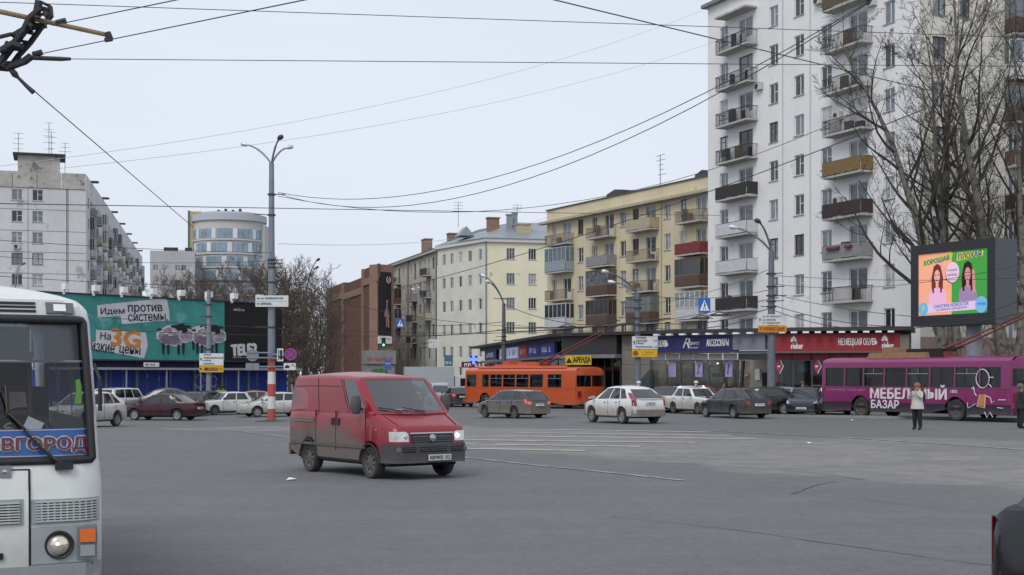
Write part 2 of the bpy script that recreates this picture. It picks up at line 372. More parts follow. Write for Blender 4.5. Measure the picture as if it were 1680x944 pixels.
def side_face(root, x, y, dx, dy, L):              # another facade of the same house in its local frame
    a = math.atan2(dy, dx); return Face(root, Matrix.Translation((x, y, 0)) @ Matrix.Rotation(a, 4, 'Z'), L)
def wall_cells(mb, M, W, H, ops, dep=.16, z0=0, mi=0, x0=0):
    """wall sheet x0..W, z0..H with real openings ops = (x0,x1,z0,z1) and their reveals"""
    us = sorted({x0, W} | {round(min(W, max(x0, v)), 4) for o in ops for v in o[:2]}); zs = sorted({z0, H} | {round(min(H, max(z0, v)), 4) for o in ops for v in o[2:]})
    mb.M = M
    for a, b in zip(us, us[1:]):
        c = (a+b)/2; col = [o for o in ops if o[0] < c < o[1]]; run = None
        for e, f in zip(zs, zs[1:]):
            q = (e+f)/2; hit = any(o[2] < q < o[3] for o in col)
            if not hit: mb.quad((a, 0, e), (b, 0, e), (b, 0, f), (a, 0, f), mi)
    for (a, b, e, f) in ops:
        mb.quad((a, 0, e), (a, 0, f), (a, dep, f), (a, dep, e), mi); mb.quad((b, 0, e), (b, dep, e), (b, dep, f), (b, 0, f), mi)
        mb.quad((a, 0, e), (a, dep, e), (b, dep, e), (b, 0, e), mi); mb.quad((a, 0, f), (b, 0, f), (b, dep, f), (a, dep, f), mi)
    mb.M = None
M_fwhite = mat('window_frame_white', (.66, .67, .68), .45, rand=.1)
M_fbrown = mat('window_frame_brown', (.09, .06, .05), .6, rand=.3)
M_fgrey = mat('window_frame_grey', (.32, .33, .34), .6, rand=.2)
M_pane = pane_mat('window_pane')
M_paneb = pane_mat('window_pane_blue', (.035, .05, .065), (.15, .2, .24), (.32, .38, .42))
M_sill = mat('tin_sill', (.33, .35, .37), .5, .3, rand=.2)
TPL = {}
def window_tpl(w, h, style):
    k = (round(w, 2), round(h, 2), style)
    if k in TPL: return TPL[k]
    w, h, _ = k
    fr = MB(); t = .075; y0, y1 = .10, .16
    fr.box(0, t, y0, y1, 0, h); fr.box(w-t, w, y0, y1, 0, h); fr.box(t, w-t, y0, y1, 0, t); fr.box(t, w-t, y0, y1, h-t, h)
    if style in ('two', 'brown2'):
        c = w*.56; fr.box(c-.04, c+.04, y0, y1, t, h-t)
        if style == 'brown2': fr.box(t, c-.04, y0+.01, y1-.01, h*.7, h*.7+.05)
    elif style == 'vent':
        c = w*.5; fr.box(c-.04, c+.04, y0, y1, t, h-t); fr.box(c+.04, w-t, y0+.01, y1-.01, h*.55, h*.55+.05)
    elif style == 'door':                          # balcony door beside a window
        c = w*.42; fr.box(c-.05, c+.05, y0, y1, t, h-t); fr.box(c+.05, w-t, y0+.01, y1-.01, h*.32, h*.32+.06)
        fr.box(c+.05, w-t, y0+.02, y1-.02, t, h*.32)
    elif style == 'three':
        for c in (w*.33, w*.66): fr.box(c-.035, c+.035, y0, y1, t, h-t)
    mt = M_fbrown if style.startswith('brown') else M_fwhite
    me = fr.mesh('window_frame', mt)
    pa = MB().box(t*.5, w-t*.5, y1-.03, y1-.01, t*.5, h-t*.5).mesh('pane', M_pane)
    si = MB().box(-.06, w+.06, -.07, .1, -.05, 0).mesh('sill', M_sill)
    TPL[k] = (me, pa, si); return TPL[k]
def window(face, x, z, w, h, style='two', sill=True, dark=False):
    me, pa, si = window_tpl(w, h, style)
    o = link('window', me, face.root, face.M @ Matrix.Translation((x, 0, z)))
    link('pane', pa, o)
    if sill: link('sill', si, o)
    return o
M_slab = mat('balcony_slab', (.42, .41, .39), .85, var=.2, scale=2)
M_rail = mat('railing_iron', (.045, .045, .05), .6)
M_railp = mat('railing_rusty', (.20, .155, .12), .7, var=.3)
PANEL = {'white': (.55, .56, .57), 'grey': (.25, .25, .25), 'blue': (.27, .33, .36), 'red': (.20, .03, .035), 'brown': (.10, .062, .048), 'yellow': (.20, .135, .05), 'dark': (.03, .027, .027), 'olive': (.10, .085, .045), 'darkbrown': (.045, .026, .026), 'cream': (.42, .36, .25)}
def balcony(face, x, z, w, style, rail=None, dep=1.0, h=1.0, tpl={}):
    """style: open | panel:<colour> | glazed:<colour> ; slab is the part, railing, panel and glazing are its pieces"""
    k = (round(w, 1), style, rail, dep)
    if k not in tpl:
        w = k[0]; L = []
        sl = MB().box(0, w, -dep, -.002, -.14, 0); kind, _, colr = style.partition(':')
        rm = M_railp if rail == 'rusty' else M_rail
        r = MB(); t = .022
        r.box(0, w, -dep, -dep+.05, h-.05, h); r.box(0, .05, -dep+.05, -.01, h-.05, h); r.box(w-.05, w, -dep+.05, -.01, h-.05, h)
        r.box(0.01, w-.01, -dep+.01, -dep+.035, .09, .12)
        n = int(w/.125)
        for i in range(n+1):
            xx = .02+(w-.04)*i/n; r.box(xx-t/2, xx+t/2, -dep+.012, -dep+.034, .001, h-.05)
        for i in range(1, 8):
            yy = -dep*i/8
            for xx in (.02, w-.02): r.box(xx-t/2, xx+t/2, yy-t/2, yy+t/2, .001, h-.05)
        L.append(('railing', r.mesh('railing', rm)))
        if kind in ('panel', 'glazed'):
            pm = mat('balcony_panel_'+colr, PANEL[colr], .7, var=.15, scale=3)
            p = MB(); n = max(3, int(w/.17))
            for i in range(n):
                a = .06+(w-.12)*i/n; b = .06+(w-.12)*(i+1)/n-.012; p.box(a, b, -dep-.02, -dep-.004, .06, h-.04)
            p.box(-.015, -.002, -dep, -.03, .06, h-.04); p.box(w+.002, w+.015, -dep, -.03, .06, h-.04)
            L.append(('panel', p.mesh('panel', pm)))
        if kind == 'glazed':
            gh = 2.45; gm = mat('glazing_frame_'+colr, tuple(min(.7, c*1.6+.02) for c in PANEL[colr]), .6, var=.1); f = MB()
            n = 5 if w > 2.4 else 4
            for i in range(n+1):
                xx = w*i/n; f.box(xx-.03, xx+.03, -dep-.001, -dep+.05, h, gh)
            for zz in (h+.02, gh-.06): f.box(0, w, -dep-.002, -dep+.048, zz, zz+.06)
            f.box(-.01, w+.01, -dep-.05, -.01, gh, gh+.05)
            for xx in (0, w):
                for yy in (-.52*dep,): f.box(xx-.03, xx+.03, yy, yy+.06, h, gh)
            L.append(('glazing_frame', f.mesh('glazing_frame', gm)))
            q = MB().box(.02, w-.02, -dep+.02, -dep+.028, h, gh); q.box(.012, .02, -dep+.03, -.01, h, gh); q.box(w-.02, w-.012, -dep+.03, -.01, h, gh)
            L.append(('pane', q.mesh('pane', M_pane)))
        tpl[k] = (sl.mesh('balcony_slab', M_slab), L)
    sm_, L = tpl[k]
    o = link('balcony', sm_, face.root, face.M @ Matrix.Translation((x, 0, z)))
    for nm, me in L: link(nm, me, o)
    rr = random.Random(int(x*31+z*17)); gl = style.startswith('glazed')
    for k in range(rr.choice([1, 2, 2, 3])):       # things kept on the balcony
        cw_, ch_ = rr.uniform(.25, .7), rr.uniform(.4, 1.25); kx = rr.uniform(.1, max(.15, w-cw_-.1)); key = (k % 3, round(cw_, 1), round(ch_, 1))
        if key not in CLUT: CLUT[key] = MB().box(0, key[1], -.62*dep, -.3*dep, .003, key[2]).mesh('stored_item', [mat('clutter_brown', (.12, .075, .05), .8), mat('clutter_pale', (.45, .44, .42), .8), mat('clutter_dark', (.04, .042, .05), .8)][k % 3])
        link('stored_item', CLUT[key], o, Matrix.Translation((kx, 0, 0)))
    return o
CLUT = {}
M_ac = mat('air_conditioner_white', (.5, .5, .48), .5, var=.1)
AC = MB().box(0, .8, -.34, -.03, 0, .56).mesh('air_conditioner', M_ac); ACF = MB().lathe([(.02, 0), (.23, 0), (.23, .015)], 14, 'y', (.3, -.357, .28)).mesh('fan_grille', M_black)
def aircon(face, x, z):
    o = link('air_conditioner', AC, face.root, face.M @ Matrix.Translation((x, 0, z))); link('fan_grille', ACF, o)
def antenna(root, x, y, z, h, n=4, seed=0, nm='antenna'):
    r = random.Random(seed); m = MB().tube([(0, 0, 0), (0, 0, h)], .035, 5)
    for i in range(n):
        zz = h*(1-.12*i); l = r.uniform(.4, .8); m.tube([(-l, .05*i, zz-.05), (l, .05*i, zz-.05)], .022, 4)
    return m.build(nm, M_wire, root, Matrix.Translation((x, y, z)))

# ---------------------------------------------------------------- tall white block of flats on the right
rnd = random.Random(5)
TA, TB = (16.1, 115), (26.5, 91)
tall, tf = house('tall_apartment_block', TA, TB, 'tall white ten-storey block of flats behind the shoe shops')
M_tall = mat('white_plaster', (.77, .765, .755), .85, var=.06, scale=.35, bump=.1, var2=((.62, .595, .55), .62, .7))
M_tall2 = mat('beige_plaster', (.67, .635, .55), .85, var=.1, scale=.35, var2=((.43, .39, .31), .62, .5))
TH = 32.2; FH = 2.94; Z0 = 5.08                     # bottom of the lowest visible window row
ops = []; wins = []
cols = [(1181, 1194.5, 'w'), (1212, 1235, 'b1'), (1262, 1276.5, 'w'), (1303, 1319, 'w'), (1347, 1364.5, 'w'), (1393, 1423, 'b2'), (1450, 1468, 'w')]
B1 = ['', 'panel:dark', 'panel:white', 'panel:white', 'panel:dark', 'open', 'open', 'open', 'open']
B2 = ['', 'open', 'panel:grey', 'panel:darkbrown', 'panel:yellow', 'open', 'open', 'open', 'panel:olive']
for a, b, kind in cols:
    ua, ub = tf.u(a), tf.u(b)
    for k in range(9):
        z = Z0+FH*k
        if kind == 'w':
            wd = ub-ua; ops.append((ua, ub, z, z+1.52)); wins.append((ua, z, wd, 1.52, rnd.choice(['two', 'vent', 'two', 'brown2', 'vent'])))
        else:
            ops.append((ua, ub, z-.75, z+1.52)); wins.append((ua, z-.75, ub-ua, 2.27, rnd.choice(['door', 'door', 'brown2'])))
W = MB(); wall_cells(W, None, tf.L, TH, ops); LR = 34
rf = side_face(tall, tf.L, 0, 0, 1, LR)              # right hand face
rops = []; rwins = []
for a, b, kind in ((1530, 1552, 'w'), (1575, 1592, 'w'), (1655, 1676, 'b'), (1700, 1722, 'w')):
    ua, ub = rf.u(a), rf.u(b)
    for k in range(9):
        z = Z0+FH*k
        if a == 1575 and k % 3 != 1: continue
        if kind == 'b': rops.append((ua, ub, z-.75, z+1.52)); rwins.append((ua, z-.75, ub-ua, 2.27, 'door'))
        else: rops.append((ua, ub, z, z+1.52)); rwins.append((ua, z, ub-ua, 1.52, rnd.choice(['two', 'brown2', 'vent'])))
W.build('wall', M_tall, tall)
W2 = MB(); wall_cells(W2, rf.M, LR, TH, rops); W2.box(0, tf.L, LR, LR+.05, 0, TH); W2.box(-.05, -.001, .002, LR, 0, TH); W2.build('side_wall', M_tall2, tall)
MB().box(-.45, tf.L+.45, -.45, LR+.4, TH, TH+.28).build('roof', mat('grey_roof_edge', (.2, .2, .21), .8), tall)
for x, z, w_, h_, st in wins: window(tf, x, z, w_, h_, st)
for x, z, w_, h_, st in rwins: window(rf, x, z, w_, h_, st)
for k in range(1, 9):
    z = Z0+FH*k-.78
    x0 = tf.u(1191); x1 = tf.u(1244); balcony(tf, x0, z, x1-x0, B1[k])
    x0 = tf.u(1368); x1 = tf.u(1432); balcony(tf, x0, z, x1-x0, B2[k])
    balcony(rf, rf.u(1648), z, 3.4, rnd.choice(['panel:brown', 'glazed:brown', 'open', 'panel:darkbrown', 'glazed:white']))
MB().box(tf.u(1191), tf.u(1242), -1.1, -.002, Z0+FH*9-1.0, Z0+FH*9-.86).build('balcony_canopy', M_slab, tall)
for px, k, dz in ((1427, 8, -1.4), (1372, 5, .3), (1243, 7, -1.6), (1196, 3, -.2), (1372, 3, .2), (1340, 8, .2)): aircon(tf, tf.u(px), Z0+FH*k+dz)
for px in (1330, 1285): MB().tube([(tf.u(px), -.06, Z0), (tf.u(px), -.06, TH)], .03, 5).build('cable_duct', mat('pale_pipe', (.5, .5, .5), .6), tall)
for (px, k) in ((1378, 2), (1388, 2), (1408, 2)):
    MB().box(0, .7, -.16, 0, 0, .18).build('flower_box', mat('red_flower_box', (.16, .03, .03), .7), tall, Matrix.Translation((tf.u(px), -1.05, Z0+FH*k-.1)))

# ---------------------------------------------------------------- yellow five-storey block
YA = Vector((7.06, 143)); yd = Vector((.457, -.889)); 
def on_line(px): k = (px-CX)/F; t = (k*YA.y-YA.x)/(yd.x-k*yd.y); return YA+yd*t
yel, yf = house('yellow_apartment_block', on_line(897.5), on_line(1215), 'yellow apartment block with rusty balconies left of the tall white block')
M_yel = mat('yellow_plaster', (.615, .535, .365), .85, var=.10, scale=.3, bump=.1, var2=((.50, .43, .29), .61, .6))
YH = 19.6; ops = []; wins = []; yrow = [(2.2+3.65, 1.15), (7.78, 1.5), (10.72, 1.5), (13.62, 1.5), (16.5, 1.5)]
ycols = [(906, 913, 'w'), (924, 937, 'b'), (948, 957, 'w'), (971.5, 980, 'w'), (992, 1007, 'b'), (1017, 1027, 'w'), (1038, 1048, 'w'), (1059.5, 1076, 'b'), (1090, 1100, 'w'), (1117, 1127, 'w'), (1142.5, 1159, 'b'), (1175, 1186, 'w')]
rnd = random.Random(3)
for a, b, kind in ycols:
    ua, ub = yf.u(a), yf.u(b)
    for r, (z, h_) in enumerate(yrow):
        if kind == 'b' and r: ops.append((ua, ub, z-.72, z+h_)); wins.append((ua, z-.72, ub-ua, h_+.72, 'door'))
        else: ops.append((ua, ub, z, z+h_)); wins.append((ua, z, ub-ua, h_, rnd.choice(['two', 'vent', 'two', 'brown2'])))
W = MB(); wall_cells(W, None, yf.L, YH, ops); W.box(-.02, 0, .002, 14, 0, YH); W.box(yf.L, yf.L+.02, .002, 14, 0, YH); W.box(0, yf.L, 14, 14.1, 0, YH); W.build('wall', M_yel, yel)
MB().box(-.9, yf.L, -.75, -.002, YH-1.45, YH-1.2).build('cornice', mat('cornice_grey', (.42, .38, .28), .8, var=.15), yel)
MB().box(-.15, yf.L, -.12, 14.2, YH, YH+.12).build('roof', mat('dark_roof_sheet', (.09, .09, .1), .6, .3), yel)
for x, z, w_, h_, st in wins: window(yf, x, z, w_, h_, st)
YB = {0: ['glazed:white', 'open', 'glazed:blue', 'open'], 1: ['glazed:brown', 'glazed:brown', 'panel:grey', 'open'], 2: ['glazed:brown', 'open', 'open', 'panel:cream'], 3: ['glazed:white', 'glazed:brown', 'panel:red', 'open']}
for i, (a, b) in enumerate(((907, 942), (975, 1012), (1041, 1082), (1122, 1163))):
    for r in range(1, 5): balcony(yf, yf.u(a), yrow[r][0]-.74, yf.u(b)-yf.u(a), YB[i][r-1], 'rusty')
for px, w_ in ((967, 3.2), (1110, 2.2)): MB().prism([(0, 0), (w_, 0), (w_, .9), (w_*.5, 1.1), (0, .75)], 0, 2).build('dormer', mat('dormer_dark', (.07, .06, .06), .7), yel, Matrix.Translation((yf.u(px), 2, YH+.1)))
antenna(yel, yf.u(1040), 3, YH, 3.8, 5, 2)
MB().tube([(yf.u(1086), -.1, 3), (yf.u(1086), -.1, YH-1.4)], .05, 6).build('drain_pipe', mat('yellow_pipe', (.5, .42, .26), .6), yel)

# ---------------------------------------------------------------- pale corner house with blue-grey tin roof
PC = Vector((-3.55, 190)); PB = Vector((4.9, 192.2)); PL = Vector((-10.7, 201.8))
pal, pf = house('pale_corner_house', PC, PB, 'pale yellow four-storey corner house with bluish tin hip roof and peeling gable')
PH = 20.7
M_pal = mat('pale_plaster', (.76, .71, .53), .85, var=.07, scale=.3, var2=((.36, .32, .25), .645, .55))
M_pal_shade = mat('pale_plaster_shaded', (.64, .62, .54), .85, var=.1, scale=.4, var2=((.36, .33, .28), .66, .4))  # same plaster for the left face, its shade greyed into the colour
M_tin = mat('blue_grey_tin', (.27, .31, .335), .45, .3, var=.12, scale=.5)
ops = [(pf.u(a), pf.u(b), pf.z(838, y+18.4), pf.z(838, y)) for a, b in ((831, 845), (867, 880)) for y in (407.5, 448.5, 488.5, 528.5)]
W = MB(); wall_cells(W, None, pf.L, PH, ops)
lv = (pal.matrix_basis.inverted() @ Vector((PL.x, PL.y, 0))); lf = side_face(pal, lv.x, lv.y, -lv.x, -lv.y, lv.length)
W.build('wall', M_pal, pal)
ops2 = []
for px in (728.5, 741, 755.5, 771, 788):
    for y, h_ in ((407.5, 18.5), (448.5, 18.5), (489, 18.5), (529, 18), (567, 19), (602, 15)):
        u = lf.u(px); z = lf.z(797, y+h_); ops2.append((u-.48, u+.48, z, z+h_*190/F))
W = MB(); wall_cells(W, lf.M, lf.L, PH, ops2); W.build('side_wall', M_pal_shade, pal)
for o in ops: window(pf, o[0], o[2], o[1]-o[0], o[3]-o[2], 'three')
for o in ops2: window(lf, o[0], o[2], o[1]-o[0], o[3]-o[2], 'two', False)
W = MB(); W.box(-.2, pf.L+.3, -.35, -.002, PH-.5, PH); W.M = lf.M; W.box(-.2, lf.L+.35, -.35, -.002, PH-.5, PH); W.build('cornice', mat('cornice_white', (.6, .6, .58), .7), pal)
a = Vector((-.4, -.5, PH)); b = Vector((pf.L+9, -.5, PH)); c = Vector((lv.x-.4, lv.y, PH)); e = Vector((pf.L+9, 14, PH)); r0 = Vector((5.5, 6.8, PH+3.0)); r1 = Vector((lv.x+7, lv.y+5, PH+3.0))
MB().add([a, b, c, e, r0, r1, (pf.L+9, 6.8, PH+3)], [(0, 1, 6, 4), (2, 0, 4, 5), (1, 3, 6), (4, 6, 3), (5, 4, 3, 2)]).build('roof', M_tin, pal)
M_brick = mat('chimney_brick', (.25, .155, .115), .9, var=.25, scale=2)
for x, y, w_, h_, mt in ((4.6, 5.2, 1.6, 3.3, M_brick), (8.0, 2.0, 1.9, 2.2, mat('chimney_cream', (.45, .38, .26), .9, var=.2)), (6.9, 3.5, .7, 3.6, M_tin), (7.9, 4.2, .6, 3.9, M_tin)):
    MB().box(0, w_, 0, w_*.7, 0, h_).box(-.12, w_+.12, -.12, w_*.7+.12, h_, h_+.18).build('chimney', mt, pal, Matrix.Translation((x-3.0, y, PH)))
MB().prism([(0, 0), (2.2, 0), (1.1, 1.3)], -1.2, 2).build('dormer', M_tin, pal, Matrix.Translation((lv.x*.35-1, lv.y*.35+2.6, PH+.9)))
antenna(pal, -2.5, 6, PH+2, 3.5, 4, 5); antenna(pal, 6, 6, PH+2.4, 3, 3, 6)
MB().tube([(0, -.12, 0), (0, -.12, PH-.4)], .09, 6).build('drain_pipe', mat('grey_pipe', (.2, .2, .21), .6), pal)
W = MB().box(.3, 11, -.7, -.05, pf.z(830, 603.5), pf.z(830, 594)); W.build('sign_board', mat('maroon_sign', (.16, .012, .03), .6), pal, Matrix.Translation((-3.7, 0, 0)) @ Matrix.Rotation(R(4), 4, 'Z'))
glyphs(pal, -3.2, pf.z(830, 602), 6.5, .45, M_white, -.95, 13, 4)
cr_ = empty('pharmacy_cross', PX(777, 590, 168), 0, 'small glowing blue cross sign on the pale corner house', 'sign'); Mb = mat('blue_neon', (.12, .2, .9), .4, emit=1.3)
W = MB(); W.box(-.18, .18, 0, .15, -.56, .56); W.box(-.56, -.181, 0, .15, -.18, .18); W.box(.181, .56, 0, .15, -.18, .18); W.build('cross', Mb, cr_); MB().box(-.45, .45, .16, .3, -.45, .45).build('bracket', M_black, cr_)

# ---------------------------------------------------------------- grey-beige house with balconies up the street
GA = PX(642, 616, 232).xy; GB = Vector((-10.75, 202))
bei, bf = house('old_beige_house', GA, GB, 'weathered grey beige house with balconies right of the brown building')
BH = 20.4; M_bei = mat('weathered_beige_plaster', (.44, .42, .365), .9, var=.14, scale=.3, var2=((.25, .23, .2), .62, .4))
ops = []; wins = []
for k, px in enumerate((648, 655, 662, 674, 681, 689, 697, 704, 711)):
    for r in range(5):
        u = bf.u(px); z = 4.6+3.25*r; dr = px in (655, 681, 704) and r
        h_ = 2.5 if dr else 1.7; ops.append((u-.62, u+.62, z-(.8 if dr else 0), z-(.8 if dr else 0)+h_)); wins.append((u-.62, z-(.8 if dr else 0), 1.24, h_, random.Random(k*9+r).choice(['two', 'brown2'])))
ops.append((bf.u(694), bf.u(699), .1, 3)); ops.append((bf.u(667), bf.u(673), .1, 3.2))
W = MB(); wall_cells(W, None, bf.L, BH, ops); W.build('wall', M_bei, bei)
for x, z, w_, h_, st in wins: window(bf, x, z, w_, h_, st, False)
for px, r, st in ((655, 4, 'open'), (655, 3, 'glazed:brown'), (655, 2, 'glazed:grey'), (681, 3, 'panel:grey'), (681, 2, 'open'), (704, 4, 'open'), (704, 3, 'open'), (704, 2, 'panel:cream'), (681, 1, 'open')): balcony(bf, bf.u(px)-1.5, 4.6+3.25*r-.8, 3.0, st, None, 1.1)
W = MB().box(-.3, bf.L+.01, -.5, -.002, BH-.45, BH); W.build('cornice', mat('cornice_pale', (.42, .41, .38), .8), bei)
MB().add([(-.5, -.6, BH), (bf.L, -.6, BH), (bf.L, 9, BH+2.4), (-.5, 9, BH+2.4), (-.5, 9, BH)], [(0, 1, 2, 3), (0, 3, 4)]).build('roof', M_tin, bei)
for px, w_, h_ in ((667, 2.4, 2.6), (707, 1.5, 2.0)): MB().box(0, w_, 0, 1.2, 0, h_).box(-.1, w_+.1, -.1, 1.3, h_, h_+.15).build('chimney', M_brick, bei, Matrix.Translation((bf.u(px), 2.4, BH+.4)))
for px in (670.5, 717): MB().tube([(bf.u(px), -.15, 0), (bf.u(px), -.15, BH-.5)], .12, 6).build('drain_pipe', M_galv, bei)

# ---------------------------------------------------------------- brown stepped building
bro, of = house('brown_stepped_building', PX(539, 616, 250).xy, PX(620, 616, 203).xy, 'dark brown windowless building with stepped blocks behind the red van')
M_bro = mat('brown_cladding', (.125, .05, .03), .8, var=.14, scale=.5)
M_bro2 = mat('pinkish_brown_stone', (.26, .155, .12), .85, var=.12, scale=.5)
Mlow = MB(); BP = []
segs = [(540, 563, 17.6), (565, 594, 17.2), (598, 620, 18.3)]
for i, (a, b, H) in enumerate(segs):
    ua, ub = of.u(a), of.u(b); rec = .0
    BP.append((ua, ub, H)); n = max(3, int((ub-ua)/1.6))
    for j in range(n):                             # cladding panels with recessed joints
        x0 = lerp(ua, ub, j/n); x1 = lerp(ua, ub, (j+1)/n)
        MB().box(x0+.03, x1-.03, -.06, 0, 0, H-2.0).build('cladding_panel', M_bro, bro)
    dp = .3 if i == 2 else 1.6; MB().box(ua, ub, .0, dp, 0, H-2).build('block', M_bro, bro)
    MB().box(ua-.2, ub+.15, .05, dp, H-2.0, H).build('parapet', M_bro, bro); MB().box(ua-.1, ub+.1, -.25, .049, H-2.6, H-1.6).build('coping', M_bro2, bro)
    MB().box(ua-.9, ua-.12, -.35, dp, 0, H+.02).build('pier', M_bro2, bro)
qa = PX(619.5, 616, 203).xy; qb = PX(646, 616, 205).xy; lq = bro.matrix_basis.inverted() @ Vector((qa.x, qa.y, 0)); lq2 = bro.matrix_basis.inverted() @ Vector((qb.x, qb.y, 0))
ff = side_face(bro, lq.x, lq.y, lq2.x-lq.x, lq2.y-lq.y, (lq2-lq).length)
W = MB(); W.M = ff.M; W.box(0, ff.L, 0, 2, 0, 18.2); W.build('front_block', M_bro2, bro)
bn = tag(empty('poster_banner'), 'tall black advertising banner with a pink dressed figure on the brown building', 'banner'); bn.matrix_basis = bro.matrix_basis @ ff.M @ Matrix.Translation((.05, -.22, 8.0))
MB().box(0, 2.26, 0, .12, 0, 9.1).build('banner_sheet', mat('banner_black', (.012, .01, .014), .5), bn)
Mpk = mat('banner_pink', (.30, .17, .20), .6, var=.3, scale=3); Msk = mat('print_skin', (.42, .26, .2), .6)
MB().prism([(1.0, 2.6), (1.95, 2.5), (1.75, 3.4), (1.55, 3.9), (1.6, 4.5), (1.4, 4.5), (1.38, 3.9), (1.05, 3.4)], -.02, 0).build('printed_dress', Mpk, bn)
MB().prism([(1.35, 1.1), (1.5, 1.1), (1.55, 2.5), (1.35, 2.5)], -.018, 0).prism([(1.75, 1.0), (1.9, 1.0), (1.8, 2.5), (1.62, 2.5)], -.018, 0).prism([(1.42, 4.55), (1.6, 4.55), (1.62, 4.95), (1.5, 5.1), (1.4, 4.95)], -.018, 0).build('printed_figure', Msk, bn)
W = MB()
for i in range(16):
    q = i*2*math.pi/16; p = (i+1)*2*math.pi/16
    if i not in (3, 4): W.quad((1.75+.36*math.cos(q), -.02, 8.0+.5*math.sin(q)), (1.75+.36*math.cos(p), -.02, 8.0+.5*math.sin(p)), (1.75+.26*math.cos(p), -.02, 8.0+.4*math.sin(p)), (1.75+.26*math.cos(q), -.02, 8.0+.4*math.sin(q)))
W.quad((1.6, -.02, 7.85), (1.9, -.02, 7.95), (1.9, -.02, 8.05), (1.6, -.02, 7.95)); W.build('printed_emblem', M_white, bn)
MB().box(-.1, 2.36, -.03, .1, -1.3, -.15).build('white_strip', M_white, bn); glyphs(bn, .3, -.8, 1.8, .35, mat('print_pink', (.5, .12, .2), .6), -.04, 10, 7)
# low kiosk front with a green display at its foot
kio, kf = house('green_kiosk', PX(601, 616, 196).xy, PX(648, 616, 197).xy, 'grey kiosk with red sign and green display at the foot of the brown building')
W = MB().box(0, kf.L, 0, 4, 0, 3.7).box(-.1, kf.L+.1, -.3, 4.1, 3.7, 5.6); W.build('wall', mat('kiosk_grey', (.20, .21, .2), .7, var=.1), kio)
MB().box(.8, 2.9, -.05, -.01, .5, 3.0).build('display', mat('green_display', (.05, .16, .03), .3, var=.6, scale=1.5, var2=((.4, .35, .05), .6, 1.2)), kio)
glyphs(kio, .1, 4.1, 3.6, .5, mat('sign_red', (.45, .03, .03), .5), -.34, 14, 3)
# ---------------------------------------------------------------- grey panel block on the left
LA = PX(-190, 616, 176.5).xy; LB = PX(141, 616, 184).xy; LC = PX(233.5, 616, 313).xy
lef, lff = house('grey_panel_block', LA, LB, 'long weathered grey panel block of flats behind the teal billboard')
M_lef = mat('grey_panel', (.58, .59, .595), .9, var=.10, scale=.18, bump=.1, var2=((.36, .37, .375), .6, .35))
M_leftop = mat('stained_panel', (.40, .385, .36), .9, var=.2, scale=.4, var2=((.17, .16, .15), .56, .7))
LH = 28.5; ops = []
cols = [lff.u(px) for px in (-76, -42, 19, 53)]; wr = lff.u(37)-lff.u(19)
rows = [lff.z(40, y+18.3) for y in (311, 346, 381, 415.6, 450, 484.5)]
for c in cols:
    for z in rows: ops.append((c, c+wr, z, z+1.46))
W = MB(); wall_cells(W, None, lff.L, LH-2.1, ops, x0=0); W.build('wall', M_lef, lef)
for o in ops: window(lff, o[0], o[2], o[1]-o[0], o[3]-o[2], random.Random(int(o[0]*7+o[2]*3)).choice(['vent', 'two', 'brown2', 'vent']))
np_ = 8
for i in range(np_):
    x0 = lff.L*i/np_; MB().box(x0+.03, x0+lff.L/np_-.03, -.12, 8, LH-2.05, LH+.01*(i % 2)).build('parapet_panel', M_leftop, lef)
Ms = mat('panel_joint', (.22, .22, .23), .9)
for z in [LH-2.1-2.77*k for k in range(1, 9)]: MB().box(0, lff.L, -.012, -.002, z-.04, z+.04).build('panel_joint', Ms, lef)
for px in (46, 112, -20): MB().box(lff.u(px)-.04, lff.u(px)+.04, -.014, -.003, 0, LH-2.1).build('panel_joint', Ms, lef)
MB().box(lff.u(109), lff.u(110.5), -.016, -.003, 14, LH-.6).build('rust_stain', mat('rust', (.12, .03, .025), .9, var=.3), lef)
aircon(lff, lff.u(22), rows[2]-.75)
lc = lef.matrix_basis.inverted() @ Vector((LC.x, LC.y, 0)); sf = side_face(lef, lff.L, 0, lc.x-lff.L, lc.y, math.hypot(lc.x-lff.L, lc.y))
ops = []; bal = []
x = 3.0; i = 0
while x < sf.L-4:
    for r in range(9):
        z = LH-2.1-2.77*(r+1)+.75
        if i % 3 == 1: ops.append((x, x+2.4, z-.7, z+1.4)); bal.append((x-.4, z-.7, r))
        else: ops.append((x, x+1.5, z, z+1.4))
    x += 3.35; i += 1
W = MB(); wall_cells(W, sf.M, sf.L, LH, ops); W.build('long_wall', M_lef, lef)
for o in ops: window(sf, o[0], o[2], o[1]-o[0], o[3]-o[2], random.Random(int(o[0]*5+o[2]*11)).choice(['two', 'vent', 'brown2']), False)
rnd = random.Random(8)
for bx, bz, r in bal: balcony(sf, bx, bz, 3.2, rnd.choice(['panel:white', 'panel:grey', 'glazed:grey', 'glazed:white', 'panel:cream', 'panel:white']), None, .6)
for k in range(7): MB().box(0, 1.1, -.9, .3, 0, .22).build('roof_spout', M_black, lef, sf.M @ Matrix.Translation((8+k*18, 0, LH)))
hx = lff.u(28); W = MB().box(hx, hx+5.3, 3, 8, LH, LH+2.6); W.build('lift_house', M_leftop, lef); MB().box(hx-.6, hx+6.0, 2.4, 8.6, LH+2.6, LH+2.85).build('lift_house_roof', M_black, lef)
for px, h_, n_ in ((29, 5.6, 5), (80, 7.2, 5), (84, 6.0, 4), (107, 4.6, 3)): antenna(lef, lff.u(px), 4, LH, h_, n_, int(px))
